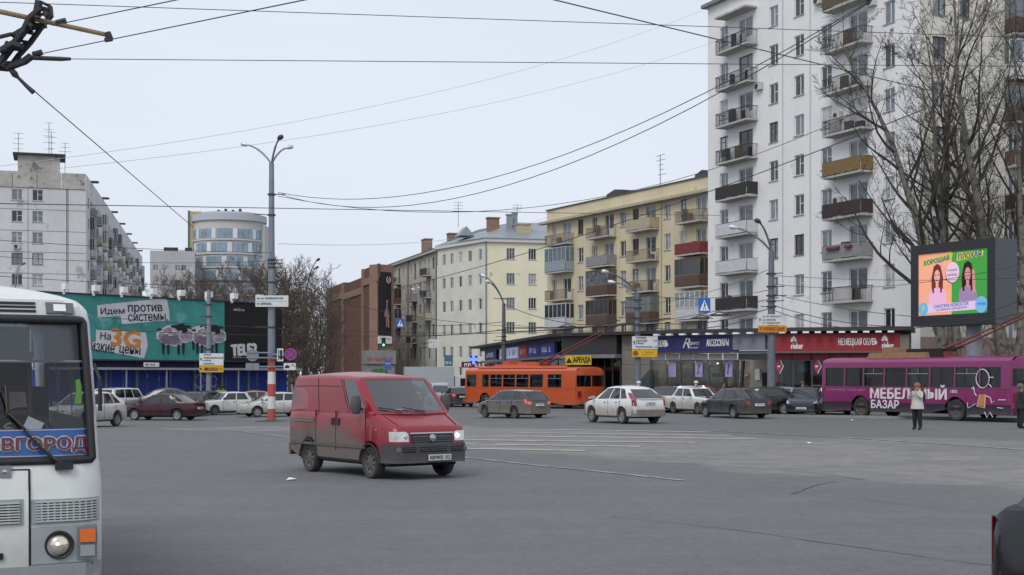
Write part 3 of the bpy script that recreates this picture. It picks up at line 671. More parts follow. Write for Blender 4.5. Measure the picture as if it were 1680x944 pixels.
# ---------------------------------------------------------------- round glass tower and grey block far behind
tow = empty('round_glass_tower', GX(376, 350), 0, 'round blue glass apartment tower rising far behind the bare trees', 'building')
TZ = 42.6; RR = 8.8; s7 = 350/F
Mg = mat('tower_glass', (.24, .33, .40), .25, .1, var=.25, scale=.5); Mgb = mat('tower_blue', (.08, .11, .24), .5); Mst = mat('tower_stone', (.50, .49, .47), .8, var=.08); Myl = mat('tower_ochre', (.42, .32, .15), .8)
W = MB(); W.lathe([(RR, 0), (RR, TZ-2)], 36); W.build('drum', Mst, tow, smooth=True)
MB().lathe([(RR+.5, TZ-2.2), (RR+.5, TZ-.6), (RR-1, TZ-.6), (RR-1, TZ)], 36).build('crown_ring', mat('tower_ring', (.42, .46, .5), .6), tow, smooth=True)
fz = 3.4
pg = {}
for r in range(12):
    z = TZ-3.2-fz*(r+1)
    if z < 6: break
    for k in range(20):
        q0 = R(185+k*8.5); q1 = R(185+(k+1)*8.5-1.4); rr = RR+.14
        W = MB(); W.quad((rr*math.cos(q0), rr*math.sin(q0), z), (rr*math.cos(q1), rr*math.sin(q1), z), (rr*math.cos(q1), rr*math.sin(q1), z+2.3), (rr*math.cos(q0), rr*math.sin(q0), z+2.3))
        for (aa, bb) in ((q0, q0), (q1, q1)): W.quad((rr*math.cos(aa), rr*math.sin(aa), z), (RR*math.cos(aa), RR*math.sin(aa), z), (RR*math.cos(aa), RR*math.sin(aa), z+2.3), (rr*math.cos(aa), rr*math.sin(aa), z+2.3))
        wn = W.build('window', Mg if (k*7+r*3) % 4 else M_fwhite, tow)
    MB().lathe([(RR+.02, z-.55), (RR+.3, z-.55), (RR+.3, z-.12), (RR+.02, z-.12)], 36).build('floor_band', Mgb if r > 2 and r % 2 else Mst, tow, smooth=True)
W = MB(); W.box(-9.0, -6.2, -3.5, 7, 0, TZ+.4); W.build('ochre_slab', Myl, tow)
MB().box(-9.5, -9.02, -3.6, 7, 0, TZ+.6).build('green_slab', mat('tower_green', (.05, .14, .16), .6), tow)
MB().box(6.5, 9.3, -2.5, 9, 0, TZ-2.8).build('right_slab', Mst, tow); MB().box(-8.2, -4.8, -6.8, 2, 0, TZ-13).build('left_slab', Mst, tow)
for z in range(14, 40, 4):
    MB().box(-7.9, -7.0, -6.86, -6.79, z-9, z-7.4).build('window', M_paneb, tow); MB().box(-6.4, -5.5, -6.86, -6.79, z-9, z-7.4).build('window', M_paneb, tow)
for k in range(4): MB().box(-3+k*1.8, -2.4+k*1.8, 0, .6, TZ, TZ+1.2+.3*(k % 2)).build('roof_vent', M_black, tow)
far, faf = house('far_grey_block', PX(247, 616, 330).xy, PX(320, 616, 332).xy, 'low grey apartment block left of the round glass tower')
M_far = mat('far_grey_plaster', (.42, .42, .425), .9, var=.06, scale=.3)
FZ = 2.1+(616-412)*330/F
ops = [(faf.u(px), faf.u(px)+1.2, z, z+1.4) for px in (251, 265, 287, 297, 307) for z in (FZ-4.6, FZ-8.2, FZ-11.8)]
W = MB(); wall_cells(W, None, faf.L, FZ, ops); W.box(-.1, 0, .01, 12, 0, FZ); W.box(0, faf.L, 0.01, 12, FZ, FZ+.1); W.build('wall', M_far, far)
for o in ops: window(faf, o[0], o[2], 1.2, 1.4, 'two', False)
for px in (268, 280, 303): MB().box(0, 1.6, 2, 3.5, 0, 1.0).build('roof_vent', M_black, far, Matrix.Translation((faf.u(px), 0, FZ+.1)))
# ================================================================ shops
SZ = 4.86                                          # height of the roof edge
M_dark = mat('dark_fascia', (.03, .03, .034), .5, var=.15)
M_stone = mat('grey_brown_stone', (.20, .18, .155), .75, var=.1, scale=1)
M_shopglass = glass_mat('shop_glass', (.62, .66, .67), .04)
M_frame = mat('aluminium_frame', (.10, .11, .115), .4, .5)
M_inside = mat('shop_inside', (.16, .14, .13), .9, var=.6, scale=1.2, var2=((.4, .35, .3), .58, 1.5))
M_floor = mat('shop_floor', (.25, .24, .22), .6)
def shop(name, pa, Da, pb, Db, label):
    return house(name, PX(pa, 616, Da).xy, PX(pb, 616, Db).xy, label, 'shop', -.1)
def glazing(root, x0, x1, z0, z1, n, depth=2.6, skip=()):
    for i in range(n):
        a = lerp(x0, x1, i/n); b = lerp(x0, x1, (i+1)/n)
        MB().box(a-.035, a+.035, -.05, .05, z0, z1).build('mullion', M_frame, root)
        if i not in skip: MB().box(a+.036, b-.036, -.01, .01, z0+.05, z1-.05).build('pane', M_shopglass, root)
    MB().box(x1-.035, x1+.035, -.05, .05, z0, z1).build('mullion', M_frame, root)
    for za_ in (z0, z1-.05, z0*.62+z1*.38): MB().box(x0-.04, x1+.04, -.058, .058, za_, za_+.05).build('window_rail', M_frame, root)
    MB().box(x0, x1, depth, depth+.1, z0-.2, z1).build('back_wall', M_inside, root); MB().box(x0, x1, .05, depth, z0-.2, z0-.12).build('shop_floor', M_floor, root)
# -- curved row of small shops behind the orange trolleybus
s1, f1 = shop('small_shop_row', 796, 140, 930, 97.6, 'low shop row with small lit blue and white signs behind the orange trolleybus')
W = MB().box(-1.8, f1.L+.1, -1.3, 5, SZ+.02, SZ+.22); W.build('roof', M_dark, s1)
MB().box(0, f1.L, 1.2, 4.9, 0, SZ).build('wall', mat('shop_dark_wall', (.06, .06, .06), .7, var=.3), s1)
MB().box(.2, f1.L, -.55, 1.2, SZ-.28, SZ+.01).build('soffit', M_dark, s1)
MB().box(.2, f1.L, -.5, -.38, SZ-1.45, SZ-1.25).build('sign_rail', M_galv, s1)
Mnavy = mat('sign_navy', (.02, .03, .12), .5); Mlit = mat('lit_white_sign', (.5, .52, .75), .5, emit=.25); Mred_ = mat('sign_red', (.45, .03, .03), .5); Mcob = mat('sign_cobalt', (.02, .04, .30), .5)
for i, (a, b, mt, tm) in enumerate(((804, 823, Mnavy, Mlit), (829, 840, Mlit, Mnavy), (842.5, 858, Mlit, Mnavy), (861, 875, Mred_, M_white), (876, 895, Mcob, Mlit), (896, 921, Mcob, Mlit))):
    ua, ub = f1.u(a), f1.u(b); o = MB().box(ua, ub, -.52, -.3, SZ-1.22, SZ-.30).build('sign_board', mt, s1)
    glyphs(o, ua+(ub-ua)*.2, SZ-.95, (ub-ua)*.6, .4, tm, -.53, 5, i)
glazing(s1, .4, f1.L-.2, .2, SZ-1.5, 14, 1.1)
for i in range(4): MB().box(f1.u(888)+i*.9, f1.u(888)+i*.9+.7, .2, .3, 1.4, 2.5).build('poster', (M_white, Mcob, mat('poster_grey', (.4, .38, .36), .6), M_white)[i], s1)
# -- glass shop to let
s2, f2 = shop('glass_shop_to_let', 930, 97.5, 1071, 92.1, 'dark glass corner shop with a yellow to let sign beside the trolleybus tail')
MB().box(-.05, f2.L, -.9, 5, SZ+.03, SZ+.25).build('roof', M_dark, s2); MB().box(0, f2.u(1020), -.55, .4, SZ-1.25, SZ+.02).build('fascia', M_dark, s2)
MB().box(-.1, f2.u(1023), -.9, .2, SZ-1.5, SZ-1.26).build('canopy', M_galv, s2)
MB().box(0, f2.L, 3, 5, 0, SZ).build('wall', M_stone, s2)
u0 = f2.u(1024); nb = 5
for i in range(4):
    for k in range(nb):
        a = u0+(f2.u(1071)-u0-.02)*i/4; MB().box(a+.006, a+(f2.u(1071)-u0)/4-.006, -.25+.004*((i+k) % 2), 2.9, SZ*k/nb+.008, SZ*(k+1)/nb-.008).build('stone_panel', M_stone, s2)
glazing(s2, .05, u0-.3, .15, SZ-1.5, 7, 2.5)
ar = MB().box(f2.u(944), f2.u(986), -1.02, -.95, f2.z(960, 599), f2.z(960, 584)); ar = ar.build('to_let_sign', mat('sign_yellow', (.62, .47, .015), .5), s2)
letters('АРЕНДА', ar, f2.u(957.5), f2.z(960, 597), f2.u(985)-f2.u(957.5), f2.z(960, 586)-f2.z(960, 597), M_ink, -1.035, .025)
xa = f2.u(950); zz = f2.z(960, 596); W = MB(); W.poly([(xa-.3, -1.032, zz), (xa+.3, -1.032, zz), (xa, -1.032, zz+.38)]); W.build('triangle_mark', M_ink, ar)
MB().box(f2.u(956.3), f2.u(956.9), -1.035, -1.0, f2.z(960, 599), f2.z(960, 584)).build('sign_gap', M_ink, ar)
dg = MB().prism([(f2.u(1060), 0), (f2.u(1076), 0), (f2.u(1076), 2.6), (f2.u(1060), 1.9)], -.6, -.3); dg.build('side_door', mat('green_grey_door', (.05, .07, .07), .4), s2)
# -- shoe shop with the blue fascia
s3, f3 = shop('blue_sign_shoe_shop', 1071, 92.0, 1268, 86.9, 'shoe shop with a long navy fascia and glass front in the middle of the row')
MB().box(-.05, f3.L, -1.0, 5, SZ+.03, SZ+.25).build('roof', M_dark, s3)
zt, zb = SZ-.12, SZ-1.12; xe = f3.u(1209)
fa = MB().box(0, xe, -.62, .3, zb, zt).build('fascia', mat('fascia_navy', (.018, .02, .11), .5, var=.08), s3)
letters('ОБУВЬ', fa, f3.u(1088), zb+.3, f3.u(1104)-f3.u(1088), .42, M_white, -.635, .02)
letters('R', fa, f3.u(1128), zb+.22, .55, .62, M_white, -.635, 0, .35); letters('espect', fa, f3.u(1134.5), zb+.34, .95, .28, M_white, -.636, 0, .3); letters('yourself', fa, f3.u(1136), zb+.14, .8, .16, M_white, -.636, 0, .3)
letters('АКСЕССУАРЫ', fa, f3.u(1167), zb+.3, f3.u(1203)-f3.u(1167), .45, M_white, -.635, .02)
MB().box(xe+.01, f3.u(1262), -.6, .3, zb+.05, zt).build('grey_fascia', mat('fascia_grey', (.20, .21, .25), .6), s3)
MB().box(0, f3.L, -.7, .28, zb-.14, zb-.01).build('canopy', mat('canopy_brown', (.055, .05, .045), .6), s3)
xg = f3.u(1211)
for i in range(6):
    a = xg*i/6; MB().box(a+.04, a+xg/6-.04, -.1, -.06, zb-.55, zb-.16).build('white_panel', mat('white_panel', (.52, .55, .58), .5), s3)
glazing(s3, .02, xg, .2, zb-.56, 6, 2.6)
for px, tone in ((1103.5, 0), (1147, 1), (1196, 2)):
    o = MB().box(f3.u(px-5.5), f3.u(px+6.5), -.075, -.062, 2.1, zb-.72).build('hanging_poster', mat('lilac_poster%d' % tone, [(.36, .28, .5), (.34, .28, .55), (.3, .26, .5)][tone], .6, var=.35, scale=1.4), s3)
    if tone: MB().prism([(0, 0), (.12, .05), (.16, .5), (.3, .9), (.16, 1.0), (.1, .5)], -.01, 0).build('printed_figure', M_ink, o, Matrix.Translation((f3.u(px)-.1, -.078, 2.25)) @ Matrix.Scale(.7, 4))
MB().box(f3.u(1177), f3.u(1183),   .3, .34, 2.2, 3.1).build('orange_poster', mat('poster_orange', (.4, .12, .02), .6, var=.5, scale=4), s3)
MB().box(f3.u(1130), f3.u(1134.5),   .5, .6, 1.6, 3.0).build('green_display', mat('display_green', (.03, .22, .04), .6), s3)
MB().box(f3.u(1163), f3.u(1181), .4, .46, 2.1, 2.35).build('blue_display', mat('display_blue', (.04, .24, .4), .6), s3)
for px in (1092, 1132, 1156, 1170, 1189): MB().lathe([(0, -.04), (.06, -.03), (.07, .03), (0, .04)], 8, c=(f3.u(px), .6, zb-.78)).build('spot_lamp', mat('lit_spot', (1, .95, .85), .3, emit=5), s3)
# entrance bay
W = MB(); W.box(f3.u(1214), f3.L, 1.4, 5, 0, zb-.14); W.build('wall', mat('entrance_plaster', (.30, .29, .27), .8, var=.12), s3)
for i, (a, b) in enumerate(((1212.5, 1238), (1239, 1264))): MB().box(f3.u(a), f3.u(b), -.12, -.06, zb-.58, zb-.16).build('transom_pane', mat('green_glass', (.05, .09, .09), .15), s3)
MB().box(f3.u(1235), f3.u(1253), 1.3, 1.39, 0, 2.35).build('dark_doorway', M_under, s3)
MB().prism([(f3.u(1212), 0), (f3.u(1215), 0), (f3.u(1221), zb-.6), (f3.u(1218), zb-.6)], -.1, .15).build('leaning_post', M_dark, s3)
MB().box(f3.u(1223.5), f3.u(1231), 1.3, 1.38, 1.9, 2.6).build('notice', M_white, s3); MB().box(f3.u(1257), f3.u(1263), 1.2, 1.3, 1.7, 2.4).build('pink_notice', mat('poster_pink', (.5, .1, .2), .6), s3)
for i, px in enumerate((1100, 1145, 1190)):        # the lit ceiling lamps of the shop
    ll = bpy.data.lights.new('ceiling_lamp_light', 'POINT'); ll.energy = 60; ll.color = (1, .9, .78); ll.shadow_soft_size = .15
    lo = bpy.data.objects.new('ceiling_lamp_light', ll); COL.objects.link(lo); lo.parent = s3; lo.location = (f3.u(px), 1.0, zb-.7)
# -- shoe shop with the red fascia
s4, f4 = shop('red_sign_shoe_shop', 1268.5, 86.8, 1492, 84.4, 'shoe shop with a long red fascia behind the purple trolleybus')
MB().box(0, f4.L+.25, -1.0, 5, SZ+.02, SZ+.26).build('roof', M_dark, s4)
fa = MB().box(.03, f4.u(1476), -.62, .3, zb-.05, zt).build('fascia', mat('fascia_red', (.30, .018, .025), .5, var=.08), s4)
Mwl = mat('white_letters', (.8, .8, .8), .4)
for px in (1300, 1448):
    letters('rieker', fa, f4.u(px), zb+.08, f4.u(px+19)-f4.u(px), .36, Mwl, -.635, .03)
    W = MB(); xx = f4.u(px+4)
    for (dx, dz, sz) in ((0, .75, .13), (-.11, .64, .09), (.11, .64, .09)): W.prism([(xx+dx-sz, zb+dz-.07), (xx+dx, zb+dz-.16), (xx+dx+sz, zb+dz-.07), (xx+dx, zb+dz+.16)], -.638, -.62)
    W.build('emblem', Mwl, fa)
letters('НЕМЕЦКАЯ ОБУВЬ', fa, f4.u(1377), zb+.2, f4.u(1440)-f4.u(1377), .5, Mwl, -.635, .012)
MB().box(f4.u(1476.5), f4.L, -.6, .3, zb-.05, zt-.1).build('end_panel', M_stone, s4)
MB().box(.03, f4.L, -.7, .28, zb-.18, zb-.06).build('canopy', mat('canopy_grey', (.11, .11, .1), .6), s4)
for i in range(7):
    a = f4.L*i/7; MB().box(a+.04, a+f4.L/7-.04, -.1, -.06, zb-.58, zb-.19).build('red_panel', mat('red_panel', (.26, .015, .022), .5), s4)
glazing(s4, .1, f4.L-.1, .2, zb-.6, 7, 2.6)
MB().box(0, f4.L, 2.75, 5, 0, SZ).build('wall', M_stone, s4)
for px in (1278, 1340):
    x = f4.u(px); o = MB().prism([(x-.2, 2.75), (x, 2.35), (x+.2, 2.75), (x, 3.15)], -.06, -.03).build('diamond_sticker', mat('sticker_pink', (.45, .03, .09), .5), s4)
    MB().prism([(x+.03, 3.2), (x+.25, 2.75), (x+.03, 2.3), (x+.07, 2.3), (x+.3, 2.75), (x+.07, 3.2)], -.065, -.06).build('white_arrow', M_white, o)
    MB().box(x-.08, x+.08, -.066, -.06, 2.7, 2.8).build('white_mark', M_white, o)
MB().box(f4.u(1308), f4.u(1323), .2, .23, 2.4, 2.9).build('poster', mat('poster_blue', (.14, .2, .3), .6), s4)
for sh, ff_, n_, x0 in ((s3, f3, 8, .8), (s4, f4, 10, .5)):   # flood lamps under the roof edge
    for i in range(n_): MB().box(0, .36, -.32, -.02, -.12, -.02).build('flood_lamp', mat('lamp_white', (.72, .74, .78), .4, emit=.15), sh, Matrix.Translation((x0+(ff_.L-1)*i/n_, -1.0, SZ+.02)))
# street level plaque of the tall block
MB().box(rf.u(1514), rf.u(1522), -.03, -.004, rf.z(1518, 564), rf.z(1518, 558)).build('house_number_plate', Mcob, tall)
MB().box(0, LR, -.05, -.002, .0, 4.6).build('plinth', mat('pinkish_plinth', (.34, .23, .2), .85, var=.1), tall, rf.M)

# ================================================================ teal billboard and blue fence on the left
BA = PX(60, 616, 93).xy; BB = PX(462, 616, 110).xy
bb, b_f = house('teal_billboard', BA, BB, 'long teal and black advertising billboard with sheep above the blue fence', 'billboard', -.4)
zt_, zb_ = b_f.z(106, 482), b_f.z(153, 589.5)
xs_ = b_f.u(368); xe_ = b_f.L
M_teal = mat('print_teal', (.05, .275, .255), .55, var=.22, scale=.25, var2=((.13, .40, .38), .56, .4))
MB().box(0, xs_, -.02, .25, zb_, zt_).build('printed_sheet', M_teal, bb); MB().box(xs_+.01, xe_, -.021, .249, zb_, zt_).build('black_sheet', mat('print_black', (.008, .008, .01), .55), bb)
def bz(px, py): return b_f.z(px, py)
M_pw = mat('print_white', (.62, .62, .64), .6, var=.1, scale=.6)
M_pt = mat('print_navy', (.03, .025, .05), .6)
def ppoly(pts, mt, name, y): return MB().prism([(b_f.u(x), bz(x, yy)) for x, yy in pts], y-.004, y).build(name, mt, bb)
ppoly([(159, 501), (273, 489), (277, 511), (278, 526), (200, 532), (197, 518), (160, 522)], M_pw, 'torn_paper', -.03)
ppoly([(157, 541), (239, 546), (242, 567), (236, 588), (148, 572), (152, 562), (157, 560)], M_pw, 'torn_paper', -.03)
def ltr(s, x0, x1, yb, yt, mt, rot=0, bold=.02, y=-.04): return letters(s, bb, b_f.u(x0), bz(x0, yb), (b_f.u(x1)-b_f.u(x0)), (yb-yt)*((BA.y+BB.y)/2-3)/F, mt, y, bold, 0, rot)
ltr('Идем', 165, 204, 518, 506, M_pt, -R(3)); ltr('против', 210, 266, 516, 501, M_pt, -R(3)); ltr('системы.', 210, 275, 528, 516, M_pt, -R(3))
ltr('На', 164, 181, 557, 545, M_pt, R(3)); ltr('3G', 182, 228, 567, 539, mat('print_orange', (.62, .22, .04), .6, var=.25, scale=1.5), R(4), .05, -.044)
ltr('низкие', 140, 187, 575, 561, M_pt, R(5)); ltr('цены', 195, 229, 582, 567, M_pt, R(5))
ltr('tele2.ru', 382.5, 400, 510, 505, M_pw, 0, .02); ltr('TELE2', 380, 421, 584, 565, M_pw, -R(4), .07); ltr('ЧЕСТНО — ДЕШЕВЛЕ', 381, 421, 588, 585, M_pw, 0, .01)
M_wool = mat('print_wool', (.30, .25, .31), .8, var=.3, scale=2.5, var2=((.5, .48, .5), .56, 2.2)); M_wool2 = mat('print_wool_dark', (.19, .14, .2), .8, var=.3, scale=3)
def blob(cx, cy, rx, ry, mt, name, y, par=None, seed=0, n=22, rough=.06):
    r = random.Random(seed); pts = []
    for i in range(n):
        q = 2*math.pi*i/n; k = 1+r.uniform(-rough, rough); px, py = cx+rx*k*math.cos(q), cy-ry*k*math.sin(q); pts.append((b_f.u(px), bz(px, py)))
    return MB().prism(pts, y-.004, y).build(name, mt, bb if par is None else par)
for i, (sx, sy, k) in enumerate(((330, 549, .85), (283, 551, 1.0), (338, 552, .95))):     # three printed sheep, the far one first
    y = -.03-.012*i
    sh = blob(sx, sy, 27*k, 17*k, M_pw, 'printed_sheep', y+.003, None, i, 22, .08)
    for lx in (-17, -9, 8, 16):
        x0 = b_f.u(sx+lx*k); z1 = bz(sx, sy+10*k); z0 = bz(sx, sy+31*k); MB().prism([(x0, z0), (x0+.16, z0), (x0+.22, z1), (x0-.06, z1)], y-.005, y).build('printed_leg', M_ink, sh)
    blob(sx, sy+1, 24*k, 15*k, M_wool, 'printed_fleece', y-.005, sh, i+5); blob(sx-4*k, sy+6*k, 16*k, 8*k, M_wool2, 'printed_shade', y-.007, sh, i+9)
    blob(sx+22*k, sy-0, 12*k, 12*k, M_pw, 'printed_halo', y-.008, sh, i+19, 20, .08); blob(sx+22*k, sy-0, 10.5*k, 10.5*k, M_wool, 'printed_ruff', y-.011, sh, i+20); blob(sx+13*k, sy-14*k, 10*k, 6*k, M_ink, 'printed_head', y-.014, sh, i+30, 14, .12); blob(sx+19*k, sy-9*k, 5*k, 5.5*k, M_ink, 'printed_muzzle', y-.0145, sh, i+33, 12)
    blob(sx+2*k, sy-15*k, 6*k, 2.4*k, M_ink, 'printed_ear', y-.013, sh, i+40, 10); blob(sx+25*k, sy-15*k, 5*k, 2.2*k, M_ink, 'printed_ear', y-.013, sh, i+41, 10); blob(sx-22*k, sy-10*k, 4*k, 2*k, M_ink, 'printed_tail', y-.013, sh, i+43, 10)
    for q_ in range(5): blob(sx+(-18+7*q_)*k, sy+(-7+3*(q_ % 3))*k, 4.5*k, 1.2*k, M_pw, 'printed_highlight', y-.0085, sh, i*7+q_, 9, .25)
W = MB(); W.box(0, xe_, -.1, .3, zt_, zt_+.1); W.box(0, xe_, -.1, .3, zb_-.12, zb_); W.build('frame', M_dark, bb)
for px in (102, 151, 197, 245, 291, 336.5, 378, 420): MB().box(-.2, .2, -.55, -.1, 0, .42).box(-.03, .03, -.2, .1, -.3, .0).build('flood_lamp', M_white, bb, Matrix.Translation((b_f.u(px), -.1, zt_+.25)))
for i in range(9): MB().box(-.09, .09, .3, .5, 0, zt_).build('post', M_galv, bb, Matrix.Translation((.5+(xe_-1)*i/8, 0, 0)))
MB().box(0, xe_, .55, .6, zb_, zt_-.05).build('rear_sheet', M_dark, bb)
# fence and lean-to roof below
fe = empty('blue_fence', (BA.x, BA.y, -.45), bb.rotation_euler.z, 'blue corrugated fence with a lean-to roof under the billboard', 'fence'); fe.matrix_basis = Matrix.Translation((0, 0, -.05)) @ bb.matrix_basis
M_bl = mat('fence_blue', (.016, .045, .32), .5, var=.15, scale=.6); M_bl2 = mat('lean_to_navy', (.012, .014, .05), .6, var=.2, scale=.5)
LF = b_f.u(479); npan = 22; hw = 2.95
for i in range(npan):
    a = LF*i/npan; b = LF*(i+1)/npan-.015; W = MB(); n = 12; pts = []
    for k in range(n+1):
        x = lerp(a, b, k/n); pts.append((x, .55-.03*(k % 2)))
    for (x0, y0), (x1, y1) in zip(pts, pts[1:]): W.quad((x0, y0, 0), (x1, y1, 0), (x1, y1, hw), (x0, y0, hw))
    W.build('fence_panel', M_bl, fe)
MB().box(0, LF, .3, .4, hw+.14, zb_-.02).build('upper_board', mat('board_navy', (.014, .016, .06), .6, var=.2), fe); MB().box(0, LF, -1.1, .6, hw+.05, hw+.13).build('lean_to_roof', M_bl2, fe)
MB().box(0, LF, -1.2, -1.11, hw-.02, hw+.14).build('roof_edge', mat('edge_grey', (.3, .31, .33), .6), fe)
for px in (192, 258, 314, 376, 436): MB().box(-.04, .04, -1.1, -1.02, 0, hw+.05).build('post', mat('post_grey', (.32, .33, .35), .6), fe, Matrix.Translation((b_f.u(px), 0, 0)))
W = MB(); x = b_f.u(335); z = 2.1
for cx, r in ((x, .55), (x+1.3, .45)):
    for i in range(13):
        q0, q1 = i*.45, (i+1)*.45; W.quad((cx+r*math.cos(q0)*.8, .5, z+r*math.sin(q0)), (cx+r*math.cos(q1)*.8, .5, z+r*math.sin(q1)), (cx+(r-.09)*math.cos(q1)*.8, .5, z+(r-.09)*math.sin(q1)), (cx+(r-.09)*math.cos(q0)*.8, .5, z+(r-.09)*math.sin(q0)))
W.build('graffiti', mat('graffiti_white', (.4, .42, .44), .8), fe)
nb_ = MB().box(b_f.u(218), b_f.u(243), -1.26, -1.22, hw+.2, hw+.5).build('notice_board', M_white, fe); glyphs(nb_, b_f.u(220), hw+.28, .85, .14, M_ink, -1.265, 8, 3)

# ================================================================ LED screen on its column
SA = PX(1497, 616, 73.5); SB = PX(1633, 616, 68.5)
led, l_f = house('led_screen', SA.xy, SB.xy, 'large outdoor LED screen with a pink and green advert above the purple trolleybus', 'screen')
z0, z1 = l_f.z(1565, 534), l_f.z(1565, 397); LW = l_f.L
Mcase = mat('screen_case', (.022, .022, .027), .5); Mside = mat('screen_case_side', (.085, .095, .11), .6, var=.08)
W = MB(); xa, xb = l_f.u(1508.5), l_f.u(1622.5); za, zb2 = l_f.z(1508, 519), l_f.z(1508, 419)
W.box(0, LW, -.12, .0, z0, za); W.box(0, LW, -.12, 0, zb2, z1); W.box(0, xa, -.12, 0, za, zb2); W.box(xb, LW, -.12, 0, za, zb2); W.build('bezel', Mcase, led)
MB().box(.02, LW-.02, .001, 1.5, z0+.02, z1-.02).build('case', Mside, led)
EM = .42
def em(nm, c): return mat('screen_'+nm, c, .5, emit=EM, spec=.2)
xm = lerp(xa, xb, .49)
MB().box(xa, xm, -.06, -.05, za, zb2).build('screen_left_half', em('salmon', (.80, .36, .22)), led); MB().box(xm, xb, -.06, -.05, za, zb2).build('screen_right_half', em('green', (.05, .30, .05)), led)
def sp(u, v): return (lerp(xa, xb, u), lerp(za, zb2, v))
def spoly(pts, c, nm, y=-.064, name='screen_image'): return MB().prism([sp(*p) for p in pts], y, y+.003).build(name, em(nm, c), led)
def sell(cu, cv, ru, rv, c, nm, y, n=20): return spoly([(cu+ru*math.cos(2*math.pi*i/n), cv+rv*math.sin(2*math.pi*i/n)) for i in range(n)], c, nm, y)
spoly([(.05, .80), (.49, .88), (.51, 1.0-.02), (.07, .90)], (.50, .50, .03), 'lime'); spoly([(.56, .84), (.93, .89), (.94, 1-.03), (.57, .97)], (.50, .50, .03), 'lime')
blu = em('navy', (.02, .08, .28))
def slet(s, u0, u1, v0, v1, mt, rot=0, y=-.070, bold=.03): return letters(s, led, *sp(u0, v0), (u1-u0)*(xb-xa), (v1-v0)*(zb2-za), mt, y, bold, 0, rot)
slet('ХОРОШАЯ', .08, .46, .815, .89, blu, -R(6)); slet('ПЛОХАЯ', .59, .91, .86, .95, blu, -R(3))
for (cu, hair, coat, skn) in ((.28, (.14, .03, .02), (.72, .40, .60), (.72, .36, .30)), (.72, (.03, .008, .01), (.30, .20, .36), (.55, .25, .22))):   # two printed portraits
    k = 'a' if cu < .5 else 'b'
    spoly([(cu-.08, .30), (cu-.085, .6), (cu-.05, .79), (cu, .83), (cu+.05, .79), (cu+.085, .6), (cu+.08, .30)], hair, 'hair'+k, -.066)
    spoly([(cu-.13, .17), (cu-.12, .36), (cu-.06, .44), (cu+.06, .44), (cu+.12, .36), (cu+.14, .17)], coat, 'coat'+k, -.068)
    spoly([(cu-.07, .36), (cu-.045, .36), (cu-.04, .6), (cu-.075, .56)], hair, 'hair'+k, -.0695); spoly([(cu+.045, .36), (cu+.07, .36), (cu+.075, .56), (cu+.04, .6)], hair, 'hair'+k, -.0695)
    spoly([(cu-.02, .42), (cu+.02, .42), (cu+.02, .52), (cu-.02, .52)], skn, 'skin'+k, -.069); sell(cu, .62, .042, .11, skn, 'skin'+k, -.070)
    spoly([(cu-.02, .565), (cu+.02, .565), (cu, .55)], (.5, .03, .06), 'lips', -.072); spoly([(cu-.032, .655), (cu-.01, .655), (cu-.01, .64), (cu-.032, .64)], (.05, .02, .02), 'eye', -.072); spoly([(cu+.01, .655), (cu+.032, .655), (cu+.032, .64), (cu+.01, .64)], (.05, .02, .02), 'eye', -.072)
spoly([(.79, .32), (.83, .34), (.82, .66), (.78, .70)], (.55, .25, .22), 'skinb', -.071)
sell(.50, .66, .10, .17, (.10, .06, .12), 'shadow', -.072); sell(.505, .67, .098, .165, (.72, .50, .62), 'bubble', -.074)
slet('С КАКОЙ', .435, .57, .69, .73, blu, 0, -.08, .01); slet('НАЧАТЬ?', .435, .575, .61, .65, blu, 0, -.08, .01)
spoly([(.08, .04), (.9, .06), (.9, .20), (.08, .17)], (.66, .50, .68), 'strip', -.073); slet('СМОТРИ НОВОСТИ', .23, .73, .11, .165, blu, -R(2), -.08, .015); slet('НА ПЕРВОМ ГОРОДСКОМ', .27, .71, .06, .095, blu, -R(2), -.08, .01)
sell(.075, .11, .07, .11, (.12, .40, .66), 'cyan', -.078); spoly([(.065, .07), (.09, .12), (.08, .19), (.055, .12)], (.5, .5, .03), 'lime', -.082); sell(.91, .13, .085, .13, (.16, .42, .68), 'cyan2', -.078); slet('19:00', .85, .975, .12, .165, blu, 0, -.084, .01)
MB().lathe([(.38, 0), (.38, z0)], 18, c=(l_f.u(1580), .75, 0)).build('column', mat('column_grey', (.23, .25, .28), .6, var=.1), led, smooth=True)
